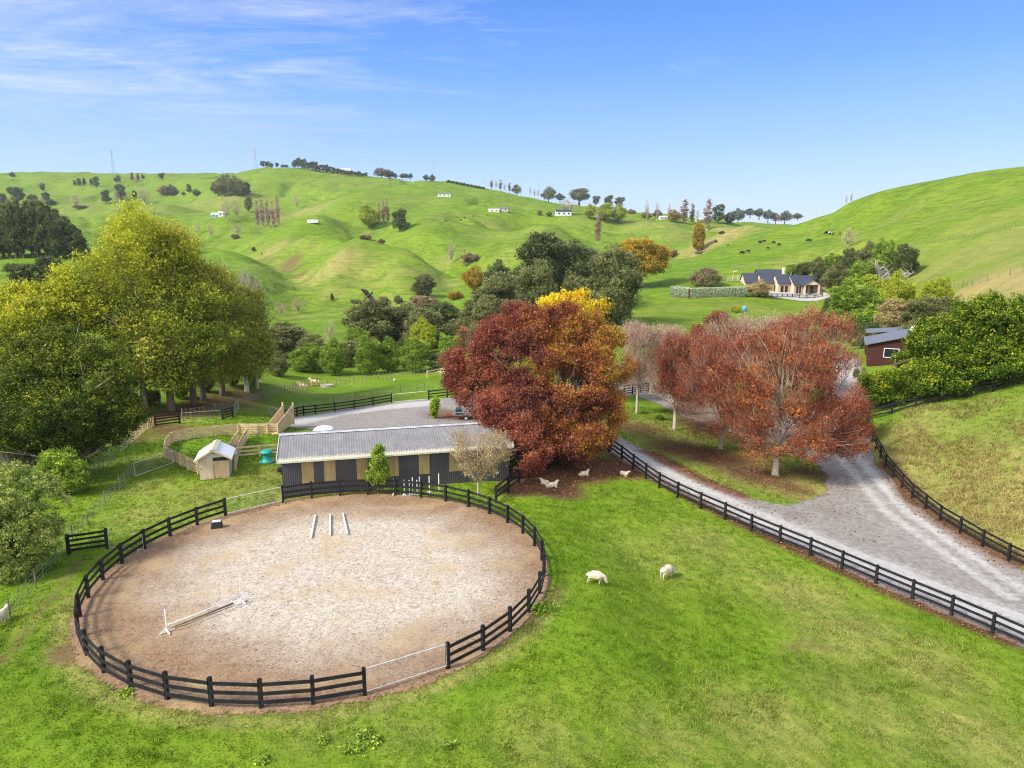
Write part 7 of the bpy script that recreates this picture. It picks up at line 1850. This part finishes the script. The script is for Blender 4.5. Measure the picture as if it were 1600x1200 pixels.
# cattle: one body, copied
COWS = [(1187, 381, 20, 1.1, 'cow', 'black cow grazing on the right hill, upper of the left group'), (1194, 379, 200, .95, 'cow', 'black cow just right of the uppermost of the left group'), (1200, 390, 90, .9, 'cow', 'black cow lowest right of the group above the farmhouse'), (1159, 398, 10, 1.1, 'cow', 'black cow lower left on the hill above the farmhouse'), (1169, 395, 170, .9, 'cow', 'black cow right of the lower left one on the hill'),
        (1137, 385, 0, .8, 'cow', 'farthest left black cow on the edge of the tan knoll'), (1209, 381, 200, .95, 'cow', 'black cow in the middle of the right hill pasture'), (1217, 385, 20, .95, 'cow', 'black cow just below the middle one on the right hill'), (1263, 379, 0, 1.1, 'cow', 'black cow alone right of the middle group on the hill'), (1293, 368, 185, 1.3, 'cow', 'large black and white cow highest on the right hill'), (1299, 368, 20, 1.05, 'cow', 'black cow touching the large black and white one'), (1312, 367, 90, .85, 'cow_brown', 'brown cow right of the black ones high on the hill'),
        (696, 346, 0, .9, 'cow', 'black cow leftmost on the middle hill below the farm buildings'), (715, 341, 180, 1, 'cow', 'black cow second from left on the middle hill'), (720, 345, 30, 1, 'cow', 'black cow lowest of the middle hill group'), (726, 342, 200, 1.1, 'cow', 'black cow in the centre of the middle hill group'), (739, 339, 0, .9, 'cow', 'black cow right of the middle hill group'), (762, 337, 180, .9, 'cow', 'black cow farthest right on the middle hill'), (409, 398, 80, .9, 'cow', 'black cow on the slope right of the yellow trees')]
hd = [((.98, 0, .95), .17), ((1.2, 0, .6), .13), ((1.36, 0, .3), .09)]
v, e, r = quad(1.75, 1.38, hd, .4, (.06, -.12, .04, -.12), leg_r=.075, tail=[((-.88, 0, .9), .05), ((-.92, 0, .35), .03)])
COWME = skin('body', v, e, r, None, sub=1); COWME.materials.append(MATS['cow'])
for px, py, rz, S, mt, lab in COWS:
    g = at(px, py); o = empty('cow', g, R(rz)); o.scale = (S * 1.1,) * 3; tag(o, lab, 'cow', 'cattle on the hills')
    c = bpy.data.objects.new('body', COWME); COL.objects.link(c); c.parent = o
    c.material_slots[0].link = 'OBJECT'; c.material_slots[0].material = MATS[mt]
    if 'white' in lab: MB().box((-.2, 0, 1.0), (.5, .84, .5)).build('white_patch', MATS['white_sheet'], o)
# swallow in the air in front of the hills
bp = Vector(ypt(576, 462, 12.5))
o = empty('swallow', bp); tag(o, 'dark swallow flying with spread wings in front of the green hills', 'bird')
ax_r = Vector((1, 0, 0)); ax_u = Vector((0, SN, CS)); ax_f = -ray(576, 462).normalized()     # banking, its belly towards the viewer's side
hx_ = (ax_r * .757 + ax_u * .653).normalized(); wy_ = (ax_u * .757 - ax_r * .653 + ax_f * .25).normalized(); hx_ = (hx_ - wy_ * hx_.dot(wy_)).normalized()
ro_ = Matrix((hx_, wy_, hx_.cross(wy_))).transposed(); o.rotation_euler = ro_.to_euler()
s = .011
link('body', skin('body', [(0, 0, 0), (.05, .0, .0), (.085, 0, .004), (.105, 0, 0), (-.05, 0, 0)], [(0, 1), (1, 2), (2, 3), (0, 4)], [.023, .02, .017, .005, .012], None), MATS['bird'], o)
for s_ in (-1, 1):
    b = MB(); out = [(.03, s_ * .015), (.05, s_ * .06), (.035, s_ * .11), (-.03, s_ * .185), (-.035, s_ * .12), (-.04, s_ * .06), (-.03, s_ * .015)]
    th = lambda y, k_: .014 * abs(y) / .1 + (.002 if k_ else -.002)
    b.v = [(x, y, th(y, 1)) for x, y in out] + [(x, y, th(y, 0)) for x, y in out]; n = len(out)
    b.f = [tuple(range(n)), tuple(range(2 * n - 1, n - 1, -1))] + [(i, (i + 1) % n, (i + 1) % n + n, i + n) for i in range(n)]
    b.build('wing', MATS['bird_wing'], o)
    b = MB(); out = [(-.045, s_ * .002), (-.05, s_ * .012), (-.125, s_ * .03), (-.08, s_ * .004)]
    b.v = [(x, y, .001) for x, y in out] + [(x, y, -.001) for x, y in out]; n = 4
    b.f = [tuple(range(n)), tuple(range(2 * n - 1, n - 1, -1))] + [(i, (i + 1) % n, (i + 1) % n + n, i + n) for i in range(n)]
    b.build('tail_feather', MATS['bird'], o)

# ------------------------------------------------------------------ grass blades, tussocks, weeds and fallen leaves of the nearer ground
def keep_off(x, y):
    ok = np.hypot(x - PEN[0], y - PEN[1]) > 12.3
    ok &= ~(in_poly(x, y, DRIVE) & ~in_poly(x, y, ISLAND))
    ok &= ~in_poly(x, y, YARD)
    u = (x - SA.x) * sd.x + (y - SA.y) * sd.y; w = (x - SA.x) * sn.x + (y - SA.y) * sn.y
    ok &= ~((u > -.1) & (u < SL + .1) & (w > -.1) & (w < SDEP + .1))
    return ok
def terr(x, y):                             # fast bilinear height on the ground grid
    fv = (np.log(y + 40) - _v[0]) / (_v[1] - _v[0]); i = np.clip(fv.astype(int), 0, NR - 2)
    yy0 = _y[i]; t = np.clip((y - yy0) / (_y[i + 1] - yy0), 0, 1)
    fu = (x / (62 + 1.12 * np.maximum(y, 0)) + 1) / 2 * (NC - 1); j = np.clip(fu.astype(int), 0, NC - 2); s_ = np.clip(fu - j, 0, 1)
    return (GZ[i, j] * (1 - s_) + GZ[i, j + 1] * s_) * (1 - t) + (GZ[i + 1, j] * (1 - s_) + GZ[i + 1, j + 1] * s_) * t
def blades(name, xs, ys, per, h, w, spread, hfun=None, lean=.5):
    n = len(xs)
    X = np.repeat(xs, per) + RNG.normal(size=n * per) * spread; Y = np.repeat(ys, per) + RNG.normal(size=n * per) * spread
    Z = terr(X, Y)
    H = np.repeat(h * RNG.uniform(.5, 1.4, n), per) * RNG.uniform(.7, 1.2, n * per)
    if hfun is not None: H = H * hfun(X, Y)
    a = RNG.uniform(0, 2 * math.pi, n * per)
    sx = np.cos(a) * w; sy = np.sin(a) * w
    lx = RNG.normal(size=n * per) * lean * H; ly = RNG.normal(size=n * per) * lean * H
    V = np.stack([np.stack([X - sx, Y - sy, Z - .02], -1), np.stack([X + sx, Y + sy, Z - .02], -1), np.stack([X + lx, Y + ly, Z + H], -1)], 1).reshape(-1, 3)
    me = np_mesh(name, V, np.arange(len(V)).reshape(-1, 3))
    A_ = sample_attrs(xs, ys)
    for nm, vals in zip(('dry', 'soil', 'litter', 'lush'), A_): attr(me, nm, np.repeat(vals, per * 3))
    attr(me, 'v', np.repeat(RNG.uniform(0, 1, n * per), 3))
    return me, A_
def scatter(y0, y1, dens, margin=4):
    ar = lambda y: 2 * (y * .76 + margin)
    n = int(dens * (ar(y0) + ar(y1)) / 2 * (y1 - y0))
    y = RNG.uniform(y0, y1, n * 2); x = RNG.uniform(-1, 1, n * 2) * (y1 * .76 + margin)
    k_ = np.abs(x) < y * .76 + margin
    x, y = x[k_][:n], y[k_][:n]
    m = keep_off(x, y)
    return x[m], y[m]
GP = []
for y0, y1, dn, hh, ww in ((15, 26, 34, .10, .016), (26, 38, 26, .11, .02), (38, 56, 14, .12, .028), (56, 85, 6, .15, .045)):
    x, y = scatter(y0, y1, dn)
    bare = np.clip(splat(x, y, SOIL) * 1.1 + splat(x, y, LITTER) * .9, 0, 1)
    m = RNG.uniform(0, 1, len(x)) > bare
    x, y = x[m], y[m]
    hv = lambda X, Y: .55 + 1.2 * np.clip(fbm(X / 1.1, Y / 1.1, 201, 3) + .35, 0, 1)
    me, _ = blades('grass', x, y, 6, hh, ww, .09, hv)
    GP.append(me)
x, y = scatter(15, 60, 3.2)
m = (fbm(x / 3.5, y / 3.5, 221, 3) > .06) & (splat(x, y, SOIL) + splat(x, y, LITTER) < .2)
me, _ = blades('grass', x[m], y[m], 16, .17, .022, .14, None, .6)
GP.append(me)
for me in GP: tag(link('grass', me, bm_), kind='stuff')
# tussocks on the right paddock
pp = wpoly([(1362, 668), (1600, 612), (1750, 600), (1800, 960), (1610, 885), (1520, 835), (1430, 770), (1385, 715)])
xs = [a for a, b in pp]; ys = [b for a, b in pp]
n = 5200
x = RNG.uniform(min(xs), max(xs), n); y = RNG.uniform(min(ys), max(ys), n)
m = in_poly(x, y, pp) & (fbm(x / 2.6, y / 2.6, 301, 3) + .25 * splat(x, y, DRY) > .13)
x, y = x[m], y[m]
me, _ = blades('tussock_grass', x, y, 14, .3, .03, .16, None, .8)
for nm in ('dry',):
    a_ = me.attributes[nm]; vv = np.empty(len(me.vertices), np.float32); a_.data.foreach_get('value', vv); a_.data.foreach_set('value', np.clip(vv + .35, 0, 1))
tag(link('tussock_grass', me, bm_), kind='stuff')
# fallen leaves
L_ = []
for cx, cy, r_, s_ in LITTER:
    n = int(26 * r_ * r_ * s_)
    a = RNG.uniform(0, 2 * math.pi, n); q = r_ * np.sqrt(RNG.uniform(0, 1, n)) * 1.05
    L_.append(np.stack([cx + q * np.cos(a), cy + q * np.sin(a)], -1))
L_ = np.concatenate(L_); L_ = L_[L_[:, 1] > 5]
z = terr(L_[:, 0], L_[:, 1]) + .07
c = np.c_[L_, z + RNG.uniform(0, .05, len(L_))]
me = tri_cloud('fallen_leaves', c, .1, RNG.uniform(0, .8, len(c)), .75)
leafmat('leaf_fallen', [(0.0, (0.05, 0.02, 0.012)), (0.5, (0.14, 0.06, 0.03)), (0.85, (0.26, 0.12, 0.05)), (1.0, (0.4, 0.24, 0.12))], .1, .8, .1)
tag(link('fallen_leaves', me, MATS['leaf_fallen']), kind='stuff')
# broad leaved weeds
for px, py, w, lab in [(552, 1170, .5, 'large grey green thistle in the grass at the bottom of the photo'), (565, 1150, .35, 'grey green thistle above the large one near the pen gate'), (585, 1160, .35, 'grey green thistle right of the large one'), (700, 1168, .25, 'small lone thistle right of the thistle patch'), (505, 1160, .22, 'small thistle left of the thistle patch'), (852, 950, .9, 'patch of nettles against the pen fence at the right'), (842, 955, .7, 'smaller nettle clump touching the pen fence'), (198, 1085, .35, 'green weed at the foot of the pen fence post, bottom left'), (410, 1190, .3, 'thistle at the bottom edge of the photo')]:
    g = at(px, py); o = empty('weed', g); tag(o, lab, 'weed')
    w *= .8; n = int(420 * w + 60)
    P_ = RNG.normal(size=(n, 3)) * np.array([w * .45, w * .45, .06]); P_[:, 2] = np.abs(P_[:, 2]) + .05
    link('leaves', tri_cloud('leaves', P_, .08, RNG.uniform(.2, 1, n), .5, 2.2), MATS['leaf_native'], o)

# ------------------------------------------------------------------ the air: thin even haze round the whole place
hz = MB(); hz.box((0, 2300, 165), (10900, 4820, 430))
hm = bpy.data.materials.new('haze'); hm.use_nodes = True
for n in list(hm.node_tree.nodes):
    if n.type == 'BSDF_PRINCIPLED': hm.node_tree.nodes.remove(n)
k = NT(hm.node_tree)
pv = k.n('ShaderNodeVolumePrincipled')
pv.inputs['Color'].default_value = (0.8, 0.88, 1.0, 1)
pv.inputs['Density'].default_value = 0.00007
pv.inputs['Anisotropy'].default_value = 0.2
k.l(pv.outputs[0], hm.node_tree.nodes['Material Output'].inputs['Volume'])
ho = hz.build('haze', hm); tag(ho, kind='stuff')
print('ground z', GZ.min(), GZ.max())
